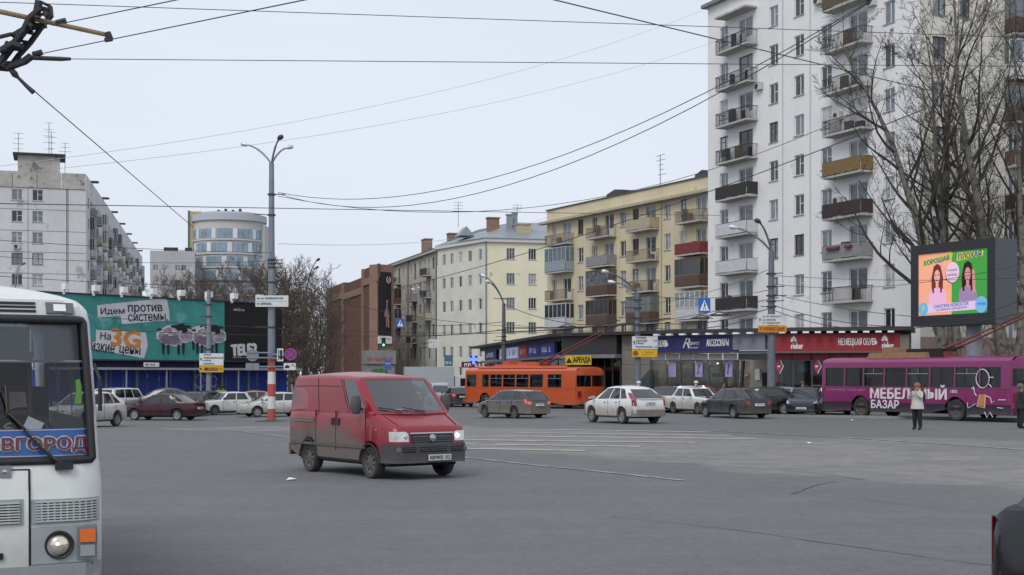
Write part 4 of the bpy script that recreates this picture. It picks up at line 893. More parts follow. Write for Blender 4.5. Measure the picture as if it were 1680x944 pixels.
# ================================================================ lamp posts, road signs
def lamp_head(par, M, dark=False):
    w = MB(); prof = [(0, 0), (.06, .02), (.09, .10), (.15, .22), (.17, .36), (.13, .48), (0, .53)]
    w.lathe(prof, 12, 'x'); w.v = [(x, y*.95, z*.75) for x, y, z in w.v]
    return w.build('lamp_head', mat('lamp_dark', (.07, .075, .08), .5) if dark else mat('lamp_pale', (.62, .65, .68), .3, .2), par, M, smooth=60)
def lamp_post(px, D, top_y, label, arms, r0=.17, mt=None, striped=None, base=None, pole_top=None, name='lamp_post'):
    """arms: (end px, end py, dark head?) ; the mast ends at pole_top, arms spring from there"""
    b = base if base is not None else GX(px, D)
    root = empty(name, b, 0, label, 'lamp post'); mt = mt or M_galv
    zt = WZr(pole_top or top_y, b.y)-b.z
    MB().tube([(0, 0, 0), (0, 0, zt*.5), (0, 0, zt)], [r0, r0*.86, r0*.62], 14).build('mast', mt, root, smooth=True)
    for i, (ex, ey, dark) in enumerate(arms):
        e = PX(ex, ey, b.y)-b; e.y = (-.8 if i % 2 else .5); pts = []
        for k in range(9):
            t = k/8; p = Vector((0, 0, zt-.1)).lerp(e, t); p.z = lerp(zt-.1, e.z, lerp(t, math.sin(t*math.pi/2), .55)); p.x = e.x*(t**1.25); p.y = e.y*(t**1.25); pts.append(p)
        MB().tube(pts, [.055]*6+[.045]*3, 8).build('arm', mt, root, smooth=True)
        d = (pts[-1]-pts[-2]); a = math.atan2(d.y, d.x); el = math.atan2(d.z, math.hypot(d.x, d.y))*.6
        lamp_head(root, Matrix.Translation(pts[-1]-Vector((math.cos(a), math.sin(a), 0))*.05) @ Matrix.Rotation(a, 4, 'Z') @ Matrix.Rotation(-el, 4, 'Y'), dark)
    return root, b
def WZr(py, D): return CH+(HY-py)*D/F
def clutter(root, b, zs, seed=0, r=.2):
    rn = random.Random(seed)
    for z in zs:
        a = rn.uniform(0, 6.28); m = MB(); m.lathe([(r, 0), (r+.02, 0), (r+.02, .08), (r, .08)], 12, c=(0, 0, z)); m.tube([(0, 0, z+.04), (rn.choice([-1, 1])*rn.uniform(.4, .9), rn.uniform(-.4, .4), z+.06)], .025, 5); m.build('wire_clamp', M_wire, root)
def sign_box(px0, px1, py0, py1, D, label, mt, name='road_sign', off=-.35):
    a, b = PX(px0, py1, D), PX(px1, py0, D); root = empty(name, (a.x, D+off, a.z), 0, label, 'sign'); k = (D+off)/D
    w, h = (b.x-a.x)*k, (b.z-a.z)*k; root.location = ((px0-CX)*(D+off)/F, D+off, CH+(HY-py1)*(D+off)/F)
    MB().box(0, w, 0, .05, 0, h).build('board', mt, root); MB().box(.1, w-.1, .051, .12, h*.3, h*.4).box(.1, w-.1, .051, .12, h*.65, h*.75).build('mount_rail', M_galv, root)
    return root, w, h
M_sgn = mat('sign_white_reflective', (.62, .64, .66), .45, var=.06); M_yb = mat('sign_amber', (.62, .36, .01), .45, var=.06)
def arrow(root, x, z, s, ang, mt=M_ink):
    M = Matrix.Translation((x, 0, z)) @ Matrix.Rotation(ang, 4, 'Y'); m = MB(); m.M = M
    m.prism([(-.12*s, -.5*s), (.12*s, -.5*s), (.12*s, .1*s), (.32*s, .1*s), (0, .5*s), (-.32*s, .1*s), (-.12*s, .1*s)], -.008, -.002); m.build('arrow', mt, root)
# main post with red and white foot
mp_, mb_ = lamp_post(445.5, 75, 228, 'tall grey lamp post with red and white striped foot left of the red van', [(405, 236, False), (461, 234, True), (466, 241, False)], .215, pole_top=268)
M_pr = mat('post_red', (.40, .075, .06), .7, var=.15); M_pwh = mat('post_white', (.62, .61, .58), .7, var=.1)
for i in range(5):
    zz0 = .02+i*.66; MB().lathe([(.222-.004*i, zz0), (.218-.004*i, zz0+.655)], 16).build('painted_band', M_pr if i % 2 == 0 else M_pwh, mp_, smooth=True)
clutter(mp_, mb_, (6.3, 7.4, 8.2, 8.6, 11.0, 5.0, 12.1, 8.4), 1)
MB().lathe([(.9, .012), (.5, .05), (.24, .10)], 18).build('footing', mat('footing_dark', (.06, .06, .06), .9, var=.3), mp_, smooth=True)
Dm = mb_.y
rs, w_, h_ = sign_box(419, 473, 485, 503.5, Dm, 'white two-line street sign high on the striped lamp post', M_sgn)
letters('ул. ВАРВАРСКАЯ', rs, w_*.17, h_*.63, w_*.67, h_*.2, M_ink); letters('КРЕМЛЬ', rs, w_*.17, h_*.16, w_*.32, h_*.2, M_ink); arrow(rs, w_*.09, h_*.73, h_*.3, -R(90)); arrow(rs, w_*.09, h_*.25, h_*.3, -R(90))
MB().box(0, w_, -.008, -.001, h_*.48, h_*.50).build('divider', M_galv, rs)
def round_sign(px, py, rpx, D, label, front, back=False):
    c = PX(px, py, D-.3); r = rpx*D/F; root = empty('road_sign', c, 0, label, 'sign'); m = MB(); m.lathe([(0, -.02), (r, -.02), (r, .02), (0, .02)], 28, 'y'); m.build('disc', front, root); return root, r
M_back = mat('sign_back_grey', (.22, .24, .26), .5, .3, var=.1)
r_, rr = round_sign(414.5, 583, 10, Dm, 'grey back of a round road sign left of the striped post', M_back); MB().box(-rr*.9, 1.0, -.06, -.025, .1, .17).box(-rr*.9, 1.0, -.06, -.025, -.17, -.1).build('mount_rail', M_galv, r_)
rb, w_, h_ = sign_box(403, 425, 596, 607.5, Dm, 'grey back of a small rectangular plate left of the striped post', M_back)
MB().box(w_*.45, w_*.55, -.03, -.003, 0, h_).build('mount_bar', M_galv, rb); MB().box(w_, w_+.62, .02, .07, h_*.4, h_*.6).build('bracket', M_galv, rb)
rp, w_, h_ = sign_box(454.5, 464.5, 572, 593, Dm, 'narrow white sign with a black down arrow and bar beside the striped post', M_sgn)
arrow(rp, w_*.68, h_*.48, h_*.8, R(180)); MB().box(w_*.2, w_*.36, -.008, -.002, h_*.1, h_*.9).build('bar', M_ink, rp); MB().box(-.5, w_, .06, .1, h_*.2, h_*.3).build('bracket', M_galv, rp)
r_, rr = round_sign(477, 581.5, 10, Dm, 'round blue no stopping sign with red cross right of the striped post', mat('sign_blue', (.03, .06, .33), .4)); Mrs = mat('sign_ring_red', (.5, .03, .04), .4)
W = MB(); W.lathe([(rr*.82, -.03), (rr*1.0, -.03), (rr*1.0, -.021), (rr*.82, -.021)], 28, 'y')
W.build('red_ring', Mrs, r_); W = MB()
for a in (45, -45): W.M = Matrix.Rotation(R(a), 4, 'Y'); W.box(-rr*.82, rr*.82, -.032-(.003 if a > 0 else 0), -.022, -rr*.09, rr*.09)
W.M = None; W.build('red_cross', Mrs, r_); MB().box(-1.0, rr*.6, .03, .08, -.04, .04).build('bracket', M_galv, r_)
rt_, w_, h_ = sign_box(465.5, 485, 596, 607, Dm, 'white tow-away plate under the no stopping sign', M_sgn)
W = MB(); W.prism([(w_*.08, h_*.25), (w_*.45, h_*.25), (w_*.5, h_*.5), (w_*.3, h_*.75), (w_*.1, h_*.5)], -.01, -.002); W.prism([(w_*.5, h_*.4), (w_*.75, h_*.75), (w_*.95, h_*.3), (w_*.9, h_*.6), (w_*.75, h_*.88)], -.01, -.002); W.build('tow_pictogram', M_ink, rt_); MB().box(-.75, w_, .06, .1, h_*.4, h_*.6).build('bracket', M_galv, rt_)
# post with direction board in front of the billboard
p2, b2_ = lamp_post(342.5, 94, 476, 'plain grey trolley wire post in front of the teal billboard', [], .2, name='wire_post'); clutter(p2, b2_, (4.2, 6.4, 7.2), 3)
rs, w_, h_ = sign_box(327, 366.5, 580, 600, b2_.y, 'white direction board with a diagonal arrow before the billboard', M_sgn)
for s, v, wd in (('улица', .8, .3), ('КОВАЛИХИНСКАЯ', .56, .8), ('улица', .33, .3), ('МИНИНА', .08, .43)): letters(s, rs, w_*.18, h_*v, w_*wd, h_*.14, M_ink, -.012, .015)
arrow(rs, w_*.08, h_*.5, h_*.3, -R(35))
ry, w_, h_ = sign_box(327, 366.5, 600.8, 611, b2_.y, 'yellow supermarket direction plate under the white board before the billboard', M_yb)
arrow(ry, w_*.07, h_*.5, h_*.6, -R(40)); MB().box(w_*.2, w_*.78, -.01, -.002, h_*.25, h_*.75).build('dark_field', mat('spar_dark', (.12, .03, .01), .5), ry); letters('SPAR', ry, w_*.36, h_*.33, w_*.4, h_*.34, mat('spar_red', (.55, .2, .03), .5), -.014, .03); letters('П', ry, w_*.85, h_*.3, w_*.08, h_*.4, M_ink)
# the other street lamps
pA, bA = lamp_post(826.5, 108, 452, 'dark grey lamp post with two lamps behind the orange trolleybus', [(797, 454, False), (805, 466, False)], .21, mat('post_dark', (.10, .11, .12), .6, var=.15), pole_top=498); clutter(pA, bA, (4.6, 5.2, 5.7, 8.1, 4.9), 4)
pB, bB = lamp_post(1046, 86, 445, 'grey lamp post carrying a direction board behind the white sport utility car', [(1010, 463, False), (997, 449, False)], .22, mat('post_mid', (.13, .15, .17), .6, var=.15), pole_top=480); clutter(pB, bB, (4.7, 5.2, 6.2, 6.7, 5.6), 5, .24)
pC, bC = lamp_post(1265.5, 76.5, 368, 'grey lamp post with two curved lamps in front of the red shop sign', [(1212, 373, False), (1243, 369, True)], .24, mat('post_mid', (.13, .15, .17), .6), pole_top=412); clutter(pC, bC, (4.9, 5.3, 5.8, 6.4, 6.9, 7.6, 6.1), 6, .26)
pD, bD = lamp_post(502, 130, 428, 'wooden coloured lamp post with two lamps before the bare trees', [(515, 441, True), (521, 430, True)], .24, mat('post_brown', (.12, .1, .085), .8, var=.2), pole_top=478); clutter(pD, bD, (5.5, 6.5, 8), 7)
pE, bE = lamp_post(696, 158, 472, 'thin lamp post with a white notice in front of the beige house', [(680, 476, False), (690, 476, False)], .16, mat('post_mid', (.13, .15, .17), .6), pole_top=500); clutter(pE, bE, (5.5, 6.0, 7), 9)
pF, bF = lamp_post(25, 150, 432, 'small street lamp before the grey panel block above the white bus', [(33, 434, True)], .12, pole_top=455)
rs, w_, h_ = sign_box(1037, 1079, 552, 573, bB.y, 'white direction board on the post behind the white sport utility car', M_sgn)
for s, v, x, wd in (('площадь', .80, .15, .42), ('СЕННАЯ', .57, .15, .43), ('1.0', .57, .86, .1), ('улица', .35, .15, .3), ('РОДИОНОВА', .08, .15, .65), ('1.5', .08, .86, .1)): letters(s, rs, w_*x, h_*v, w_*wd, h_*.16, M_ink, -.012, .02)
arrow(rs, w_*.08, h_*.5, h_*.32, 0)
ry, w_, h_ = sign_box(1037, 1078.5, 573.8, 586, bB.y, 'amber plate under the white board behind the white sport utility car', M_yb); W = MB().lathe([(0, -.01), (.16, -.01), (.16, -.002)], 16, 'y', (w_*.14, 0, h_*.5)); W.build('round_mark', mat('mark_brown', (.2, .08, .01), .5), ry); glyphs(ry, w_*.4, h_*.55, w_*.45, h_*.14, mat('mark_brown', (.2, .08, .01), .5), -.002, 11, 2); glyphs(ry, w_*.4, h_*.25, w_*.4, h_*.14, mat('mark_brown', (.2, .08, .01), .5), -.002, 11, 5)
rs, w_, h_ = sign_box(1243, 1290, 516, 533.5, bC.y, 'white three-line direction board on the post before the red shop sign', M_sgn)
for s, v, wd in (('ул. М.ГОРЬКОГО', .7, .62), ('пл. СЕННАЯ', .4, .45), ('ул. РОДИОНОВА', .1, .6)): letters(s, rs, w_*.17, h_*v, w_*wd, h_*.17, M_ink, -.012, .015)
arrow(rs, w_*.08, h_*.5, h_*.35, 0)
ry, w_, h_ = sign_box(1244, 1290.5, 534.3, 545.5, bC.y, 'orange bank plate under the three-line board before the red shop sign', mat('sign_orange', (.62, .24, .01), .45)); letters('П ЭЛЛИПС БАНК', ry, w_*.06, h_*.25, w_*.87, h_*.5, mat('mark_brown', (.2, .08, .01), .5), -.012, .03)
rs, w_, h_ = sign_box(703, 717, 557, 571, bE.y, 'small white notice board hanging before the beige house', M_sgn); glyphs(rs, w_*.1, h_*.6, w_*.7, h_*.15, M_ink, -.002, 8, 1); glyphs(rs, w_*.3, h_*.15, w_*.5, h_*.12, M_ink, -.002, 7, 2)
def crossing(x0, x1, y0, y1, D, label):
    rs, w_, h_ = sign_box(x0, x1, y0, y1, D, label, mat('sign_blue2', (.015, .12, .45), .4)); W = MB(); W.poly([(w_*.1, -.004, h_*.15), (w_*.9, -.004, h_*.15), (w_*.5, -.004, h_*.88)]); W.build('white_triangle', M_white, rs)
    W = MB(); c = lambda x, z: (w_*x, h_*z)
    W.prism([c(.46, .42), c(.56, .42), c(.55, .62), c(.47, .62)], -.01, -.005); W.prism([c(.47, .64), c(.55, .64), c(.56, .72), c(.46, .72)], -.01, -.005); W.prism([c(.47, .42), c(.42, .2), c(.37, .2), c(.44, .42)], -.01, -.005); W.prism([c(.55, .42), c(.64, .2), c(.59, .2), c(.5, .42)], -.01, -.005); W.prism([c(.56, .6), c(.64, .48), c(.61, .46), c(.54, .56)], -.01, -.005)
    W.build('walking_pictogram', M_ink, rs)
crossing(1146, 1165.5, 489, 513.5, 74, 'blue pedestrian crossing sign hanging on wires by the tall white block')
crossing(650.5, 663, 523, 538, 140, 'small blue pedestrian crossing sign hanging before the beige house')
rs, w_, h_ = sign_box(729, 743, 583, 601, 176, 'small teal hanging shop sign on the pale corner house', mat('sign_teal', (.06, .14, .18), .5)); glyphs(rs, w_*.15, h_*.2, w_*.7, h_*.22, M_white, -.002, 6, 3)
rs, w_, h_ = sign_box(631, 642, 590, 607, 180, 'small blue and white street board before the green kiosk', mat('sign_blue3', (.06, .1, .35), .5)); glyphs(rs, w_*.15, h_*.55, w_*.7, h_*.12, M_white, -.002, 6, 4)
# traffic light
c = PX(629.5, 562, 150); tl = empty('traffic_light', c, 0, 'black traffic light showing green before the brown building', 'traffic light')
MB().box(-.2, .2, -.12, .12, -.5, .5).build('housing', M_under, tl); MB().lathe([(0, -.14), (.12, -.13), (.12, -.12)], 12, 'y', (0, 0, -.28)).build('green_lamp', mat('green_light', (.05, 1, .5), .3, emit=4), tl); MB().lathe([(0, -.14), (.12, -.13), (.12, -.12)], 12, 'y', (0, 0, .0)).build('dark_lamp', M_black, tl); MB().lathe([(0, -.14), (.12, -.13), (.12, -.12)], 12, 'y', (0, 0, .3)).build('dark_lamp', M_black, tl)
MB().tube([(0, .2, .4), (0, .2, -(c.z))], .06, 8).build('pole', M_galv, tl)

# ================================================================ overhead wires
def wire(a, b, sag, thick, label, n=22, name='overhead_wire', mt=None):
    A, B = PX(*a), PX(*b); pts = []
    for i in range(n+1):
        t = i/n; p = A.lerp(B, t); p.z -= sag*4*t*(1-t); pts.append(p)
    r0, r1 = thick*A.y/F/2, thick*B.y/F/2; r = (r0+r1)/2*.82
    return tag(MB().tube(pts, r, 5).build(name, mt or M_wire, smooth=True), label, 'wire')
M_wfar = mat('far_wire_grey', (.48, .5, .55), .7)
wire((0, 4, 15), (1800, 66, 19), .0, 1.5, 'thin wire right across the top of the picture, the uppermost one')
wire((108, 97, 16), (1800, 110, 19), .0, 1.5, 'straight span wire leaving the switch to the right, second from the top')
wire((52, 146, 16), (318, 374, 30), .0, 1.7, 'stay wire running down right from the trolley switch')
wire((60, 90, 16), (560, -12, 11), .0, 2.4, 'trolley contact wire rising right under the wooden arm')
wire((86, 42, 16), (330, -8, 12), .0, 2.4, 'trolley contact wire rising right above the wooden arm')
wire((-3798, -1147, 6), (1760, 205, 42), .02, 2.6, 'heavy cable running down right across the tall white block')
wire((456, 316, 75), (1450, -12, 40), 2.3, 1.5, 'upper sagging cable from the striped lamp post to the upper right')
wire((456, 318, 75), (1430, 2, 38), 2.6, 1.5, 'lower sagging cable from the striped lamp post to the upper right')
wire((456, 322, 75), (1500, 138, 70), 3.0, 1.2, 'thin third sagging cable from the striped lamp post')
wire((640, 476, 150), (1520, 178, 88), .9, 1.6, 'long service cable rising from the beige house to the tall white block')
wire((-20, 334, 40), (1180, 354, 90), .0, 1.2, 'thin level wire in front of the grey block and the yellow block')
wire((-20, 393, 60), (450, 415, 75), .1, 1.1, 'thin level wire in front of the grey panel block at mid height')
wire((-20, 420, 60), (450, 428, 75), .2, 1.0, 'faint wire in front of the grey panel block below mid height')
wire((-20, 452, 60), (500, 465, 110), .3, 1.0, 'faint wire just above the white bus roof and the billboard')
wire((-60, 280, 60), (1180, 6, 114), 1.6, .7, 'faint far cable crossing the sky from the left, upper one', mt=M_wfar)
wire((-60, 292, 60), (1180, 66, 114), 1.4, .7, 'faint far cable crossing the sky from the left, lower one', mt=M_wfar)
wire((456, 400, 75), (900, 356, 148), 1.0, .7, 'faint cable from the striped post over the pale corner house', mt=M_wfar)
wire((160, 520, 70), (1046, 540, 86), .5, 1.0, 'level wire crossing the billboard at the sheep')
wire((160, 541, 72), (830, 546, 108), .3, 1.0, 'lower level wire crossing the sheep on the billboard')
wire((446, 470, 75), (830, 535, 108), .4, 1.1, 'wire from the striped post down to the dark post')
wire((827, 499, 108), (1046, 530, 86), .7, 1.5, 'sagging cable from the dark post to the board post')
wire((827, 532, 108), (1266, 490, 76.5), .8, 1.2, 'long cable from the dark post to the tall block post')
wire((827, 538, 108), (1046, 532, 86), .1, 2.6, 'thick trolley feeder between the dark post and the board post, upper one')
wire((827, 545, 108), (1100, 522, 86), .15, 2.4, 'thick trolley feeder between the dark post and the board post, lower one')
wire((1046, 482, 86), (1266, 475, 76.5), .4, 1.2, 'upper cable between the board post and the tall block post')
wire((1046, 526, 86), (1266, 505, 76.5), .5, 1.8, 'middle cable between the board post and the tall block post')
wire((1046, 535, 86), (1266, 514, 76.5), .5, 1.6, 'lower cable between the board post and the tall block post')
wire((1266, 482, 76.5), (1700, 522, 66), .5, 1.3, 'upper cable from the tall block post past the screen')
wire((1266, 500, 76.5), (1700, 508, 66), 1.0, 1.6, 'middle sagging cable from the tall block post past the screen')
wire((1266, 508, 76.5), (1700, 482, 66), 1.4, 1.6, 'deepest sagging cable from the tall block post past the screen')
wire((1266, 452, 76.5), (1700, 455, 66), .2, 1.1, 'straight upper wire crossing the screen')
wire((1266, 466, 76.5), (1700, 428, 60), .6, 1.1, 'thin wire rising right across the screen')
wire((1266, 440, 76.5), (1046, 500, 86), .4, 1.0, 'thin cable slanting down left from the tall block post')
wire((830, 541, 108), (640, 552, 160), .2, 1.5, 'trolley wire from the dark post along the beige house')
wire((640, 530, 160), (830, 528, 108), .3, 1.1, 'upper wire from the dark post along the beige house')
wire((505, 478, 130), (560, 495, 180), .2, 1.2, 'short wire from the brown lamp post to the brown building')
wire((446, 500, 75), (505, 515, 130), .2, 1.1, 'short wire between the striped post and the brown lamp post')
wire((1440, 350, 60), (1720, 300, 50), .3, 1.0, 'thin wire across the birch trunks')
# small fittings on the trolley wires over the square
W_ = [(1180, 518, 80), (1150, 523, 82), (930, 537, 95), (1000, 527, 90)]
for i, (x, y, D) in enumerate(W_):
    c = PX(x, y, D); tag(MB().box(c.x-.5, c.x+.5, c.y-.05, c.y+.05, c.z-.04, c.z+.08).tube([(c.x-.7, c.y, c.z-.05), (c.x, c.y, c.z+.22), (c.x+.7, c.y, c.z)], .03, 5).build('wire_fitting', M_wire), ['trolley wire fitting nearest the tall white block', 'trolley wire fitting by the red balcony', 'trolley wire fitting above the orange trolleybus poles', 'trolley wire fitting before the brown glazed balcony'][i], 'wire fitting')
# ---------------------------------------------------------------- trolley switch in the upper left corner
sw = empty('trolley_wire_switch', PX(20, 80, 16), 0, 'dark trolley wire switch with a wooden arm in the upper left corner', 'wire switch'); o0 = sw.location.copy()
def q(px, py, dy=0): return PX(px, py, 16+dy)-o0
M_sw = mat('switch_iron', (.03, .03, .035), .6, .3, var=.3, scale=6); M_wood = mat('wooden_arm', (.22, .15, .09), .8, var=.25, scale=5)
def flatbar(pts, wd, th, name, mt=M_sw):
    m = MB(); vs = []
    for i, p in enumerate(pts):
        t = (pts[min(i+1, len(pts)-1)]-pts[max(i-1, 0)]).normalized(); n = Vector((-t.z, 0, t.x)); 
        for s in (-1, 1):
            for y in (-th, th): vs.append(p+n*s*wd/2+Vector((0, y, 0)))
    fs = []
    for i in range(len(pts)-1):
        a = 4*i; b = a+4; fs += [(a, a+1, b+1, b), (a+2, b+2, b+3, a+3), (a, b, b+2, a+2), (a+1, a+3, b+3, b+1)]
    fs += [(0, 2, 3, 1), (4*len(pts)-4, 4*len(pts)-3, 4*len(pts)-1, 4*len(pts)-2)]
    return m.add(vs, fs).build(name, mt, sw)
RA = [q(-6, 112), q(8, 92), q(28, 66), q(48, 40), q(60, 22), q(64, 2)]; RB = [q(14, 114, .12), q(30, 92, .12), q(50, 70, .12), q(70, 42, .12), q(84, 26, .12), q(82, 10, .12)]
flatbar(RA, .055, .05, 'main_bar'); flatbar(RB, .038, .04, 'second_bar'); flatbar([p+Vector((-.05, .15, .03)) for p in RA[:5]], .035, .03, 'third_bar')
for k in range(11):                                # rungs that hold the two bars together, daylight between them
    t = k/10*4.98; i_ = int(t); pa = RA[i_].lerp(RA[i_+1], t-i_); pb = RB[i_].lerp(RB[i_+1], t-i_)
    if k not in (2, 5): MB().tube([pa, pb], .017 if k % 3 else .03, 6).build('rung', M_sw, sw)
flatbar([q(20, 60, .1), q(42, 47, .1), q(75, 42, .1)], .04, .05, 'cross_bar'); flatbar([q(10, 112), q(40, 101), q(52, 92)], .055, .05, 'lower_plate'); flatbar([q(-5, 62), q(20, 56)], .03, .03, 'side_bar'); flatbar([q(0, 85, -.1), q(22, 72, -.1), q(36, 76, -.1)], .05, .06, 'clamp_plate'); flatbar([q(34, 60, -.1), q(48, 30, -.1), q(66, 14, -.1)], .045, .04, 'upper_plate')
MB().tube([q(-20, 15), q(178, 58)], [.030, .026], 8).build('wooden_arm', M_wood, sw, smooth=True)
MB().tube([q(176, 54), q(181, 66)], .04, 8).tube([q(172, 66), q(184, 64)], .028, 8).build('arm_end_clamp', M_sw, sw)
MB().tube([q(92, 38), q(108, 34)], .035, 8).tube([q(54, 90), q(69, 86)], .035, 8).build('splice', M_sw, sw); MB().tube([q(48, 95), q(100, 97), q(116, 97)], [.026, .026, .018], 8).build('turnbuckle', M_sw, sw); MB().tube([q(16, 112), q(24, 122), q(30, 128), q(44, 142), q(55, 152)], [.03, .04, .018, .024, .03], 7).build('insulator', M_sw, sw)
rn = random.Random(4)
for i in range(16):
    t = rn.random(); x, y = lerp(2, 74, t)+rn.uniform(-9, 12), lerp(100, 10, t)+rn.uniform(-8, 14); a = q(x, y, rn.uniform(-.2, .2)); MB().tube([a, a+Vector((rn.uniform(-.06, .06), 0, rn.uniform(-.06, .06)))], rn.uniform(.014, .035), 7).build('bolt', M_sw, sw)
# ================================================================ bare trees
def bark(nm, c, v2=None): return mat(nm, c, .9, var=.3, scale=2.5, bump=.4, var2=v2)
def tree(name, base, h, label, seed, mt, tw_mt, group=None, lean=(0, 0), r0=.25, forks=3, detail=3, first=.3, spread=.55, limbs=9, twist=.12, tw=.012, trunks=None, sub=4, twn=4):
    """bare tree: tapered trunk that divides, limbs, branches and a cloud of fine twigs, all real tubes"""
    rn = random.Random(seed); root = empty(name, base, 0, label, 'tree', group); T = MB(); C = MB()
    def grow(mb, p, d, ln, r, lev, n=6, up=.10):
        pts = [p]; rs = [r]; q = p.copy(); dd = d.copy()
        for i in range(n):
            dd = (dd+Vector((rn.uniform(-1, 1), rn.uniform(-1, 1), rn.uniform(-1, 1)))*twist*(1+.35*lev)+Vector((0, 0, up))).normalized()
            q = q+dd*ln/n; pts.append(q.copy()); rs.append(r*(1-.78*(i+1)/n) if lev else r*(1-.9*(i+1)/n))
        mb.tube(pts, rs, (8, 6, 5, 3, 3)[min(lev, 4)], caps=lev < 2); return pts, rs
    def branch(pts, rs, lev, ln, cnt, start):
        for k in range(cnt):
            t = start+(1-start)*(k+rn.random())/cnt; x = t*(len(pts)-1); i = min(int(x), len(pts)-2); p = pts[i].lerp(pts[i+1], x-i); r = lerp(rs[i], rs[i+1], x-i)
            ax = (pts[i+1]-pts[i]).normalized(); side = Vector((rn.uniform(-1, 1), rn.uniform(-1, 1), rn.uniform(-.3, .6))); side = (side-ax*side.dot(ax)).normalized()
            dd = (ax*(1-spread)+side*spread*rn.uniform(.8, 1.5)).normalized(); l2 = ln*rn.uniform(.55, 1.1)*(1.15-.55*t)
            b, rr = grow(C, p, dd, l2, max(tw, r*(.5 if lev == 1 else .46)), lev, 6 if lev < 3 else 4, .11 if lev < 3 else .05)
            if lev < detail: branch(b, rr, lev+1, l2*.52, sub if lev < detail-1 else twn, .22)
    for (lx, ly, hh, rr_) in (trunks or [(lean[0], lean[1], h, r0)]):
        pts, rs = grow(T, Vector((0, 0, 0)), Vector((lx, ly, 1)).normalized(), hh, rr_, 0, 10, .05)
        branch(pts, rs, 1, hh*(.42 if detail < 4 else .34), limbs, first)
    T.build('trunk', mt, root, smooth=60); C.build('crown', tw_mt, root); return root
Mb1 = bark('pale_bark', (.155, .14, .118), ((.06, .053, .045), .53, 3.0)); Mb2 = bark('twig_bark', (.050, .043, .036)); Mb3 = bark('brown_bark', (.085, .068, .056)); Mtw = bark('brown_twig', (.105, .078, .062))
tree('poplar_tree', GX(1566, 82), 20, 'forked pale bark poplar before the beige side of the tall block', 11, Mb1, Mb2, None, r0=.48, trunks=[(-.20, 0, 23, .40), (-.02, .1, 24, .36), (.14, -.1, 22, .30)], limbs=17, first=.26, detail=4, sub=5, twn=7, twist=.12, tw=.012, spread=.48)
tree('poplar_tree', GX(1656, 80), 22, 'dark leaning poplar behind the screen at the right edge', 23, Mb1, Mb2, None, r0=.5, trunks=[(-.16, 0, 24, .42), (-.05, .15, 23, .34), (.12, 0, 22, .3)], limbs=17, first=.26, detail=4, sub=5, twn=7, twist=.12, tw=.012, spread=.48)
tree('poplar_tree', GX(1725, 88), 21, 'bare poplar whose branches enter from the right edge', 31, Mb3, Mb2, None, r0=.4, trunks=[(-.12, 0, 23, .38), (-.2, 0, 20, .25)], limbs=18, first=.2, detail=4, sub=6, twn=6, tw=.009, spread=.48)
protos = []
for i in range(6):
    protos.append(tree('bare_tree', (0, -400, 0), 12, 'x', 100+i, Mb3, Mtw, None, r0=.17, limbs=26, first=.08, detail=3, sub=8, twn=7, spread=.55, tw=.022))
Mdk = bark('dark_twig', (.05, .042, .038))
spots = [(238, 128, 11), (262, 122, 11.5), (286, 131, 12.5), (312, 124, 12), (338, 135, 13.5), (362, 127, 12.5), (388, 138, 14), (412, 129, 12.5), (432, 140, 14.5), (452, 127, 13.5), (470, 134, 14.5), (486, 126, 13.5), (500, 142, 14.5), (516, 150, 14), (530, 160, 13.5), (222, 140, 10), (206, 133, 8), (150, 135, 7), (118, 140, 6.8), (345, 120, 10.5), (400, 119, 11), (440, 118, 11.5), (478, 117, 12.5), (493, 119, 12.5), (300, 140, 12), (325, 128, 11.5), (375, 133, 13), (508, 128, 12), (522, 138, 11), (533, 145, 10), (460, 145, 14), (250, 136, 10)]
for i, (px, D, h) in enumerate(spots):
    src = protos[i % 6]; r = empty('bare_tree', GX(px, D), i*2.1, 'bare brown tree in the thicket behind the billboard', 'tree', 'bare trees behind the billboard'); k = h/14.2; r.scale = (k*1.05, k*1.05, k)
    for ch in src.children:
        c_ = ch.copy(); COL.objects.link(c_); c_.parent = r
for r in protos:
    for ch in list(r.children): bpy.data.objects.remove(ch)
    bpy.data.objects.remove(r)
for i, (px, D, h) in enumerate([(1600, 84, 7), (1640, 78, 6), (1668, 82, 7)]):
    tree('young_tree', GX(px, D), h, ['low bare sapling behind the screen column', 'low bare sapling above the trolleybus tail', 'low bare sapling at the right edge behind the trolleybus'][i], 300+i, Mb3, Mb2, None, r0=.1, limbs=14, first=.2, detail=3, sub=5, twn=5, tw=.010)
# ================================================================ cars
WT = {}
def wheel_meshes(r, w, style):
    k = (r, w, style)
    if k in WT: return WT[k]
    t = MB(); ri = r*.64
    t.lathe([(ri, -w*.42), (r*.9, -w*.5), (r*.985, -w*.38), (r, 0), (r*.985, w*.38), (r*.9, w*.5), (ri, w*.42)], 24, 'y')
    m = MB(); m.lathe([(ri, w*.42), (ri*.95, w*.40), (ri*.9, w*.2), (.0, w*.2)], 24, 'y'); m.lathe([(ri*.3, w*.2), (ri*.28, w*.36), (0, w*.38)], 12, 'y')
    n = {'alloy': 5, 'steel': 8, 'spoke7': 7}[style]
    for i in range(n):
        m.M = Matrix.Rotation(2*math.pi*i/n, 4, 'Y'); ww = ri*(.17 if style != 'steel' else .12); m.add([(ri*.2, w*.37, -ww), (ri*.93, w*.33, -ww*.8), (ri*.93, w*.33, ww*.8), (ri*.2, w*.37, ww), (ri*.2, w*.2, -ww), (ri*.93, w*.2, -ww*.8), (ri*.93, w*.2, ww*.8), (ri*.2, w*.2, ww)], [(3, 2, 1, 0), (0, 1, 5, 4), (2, 3, 7, 6), (1, 2, 6, 5)])
    m.M = None
    WT[k] = (t.mesh('wheel', M_tyre, 50), m.mesh('rim', M_rimdirty if style == 'steel' else M_rim, 40)); return WT[k]
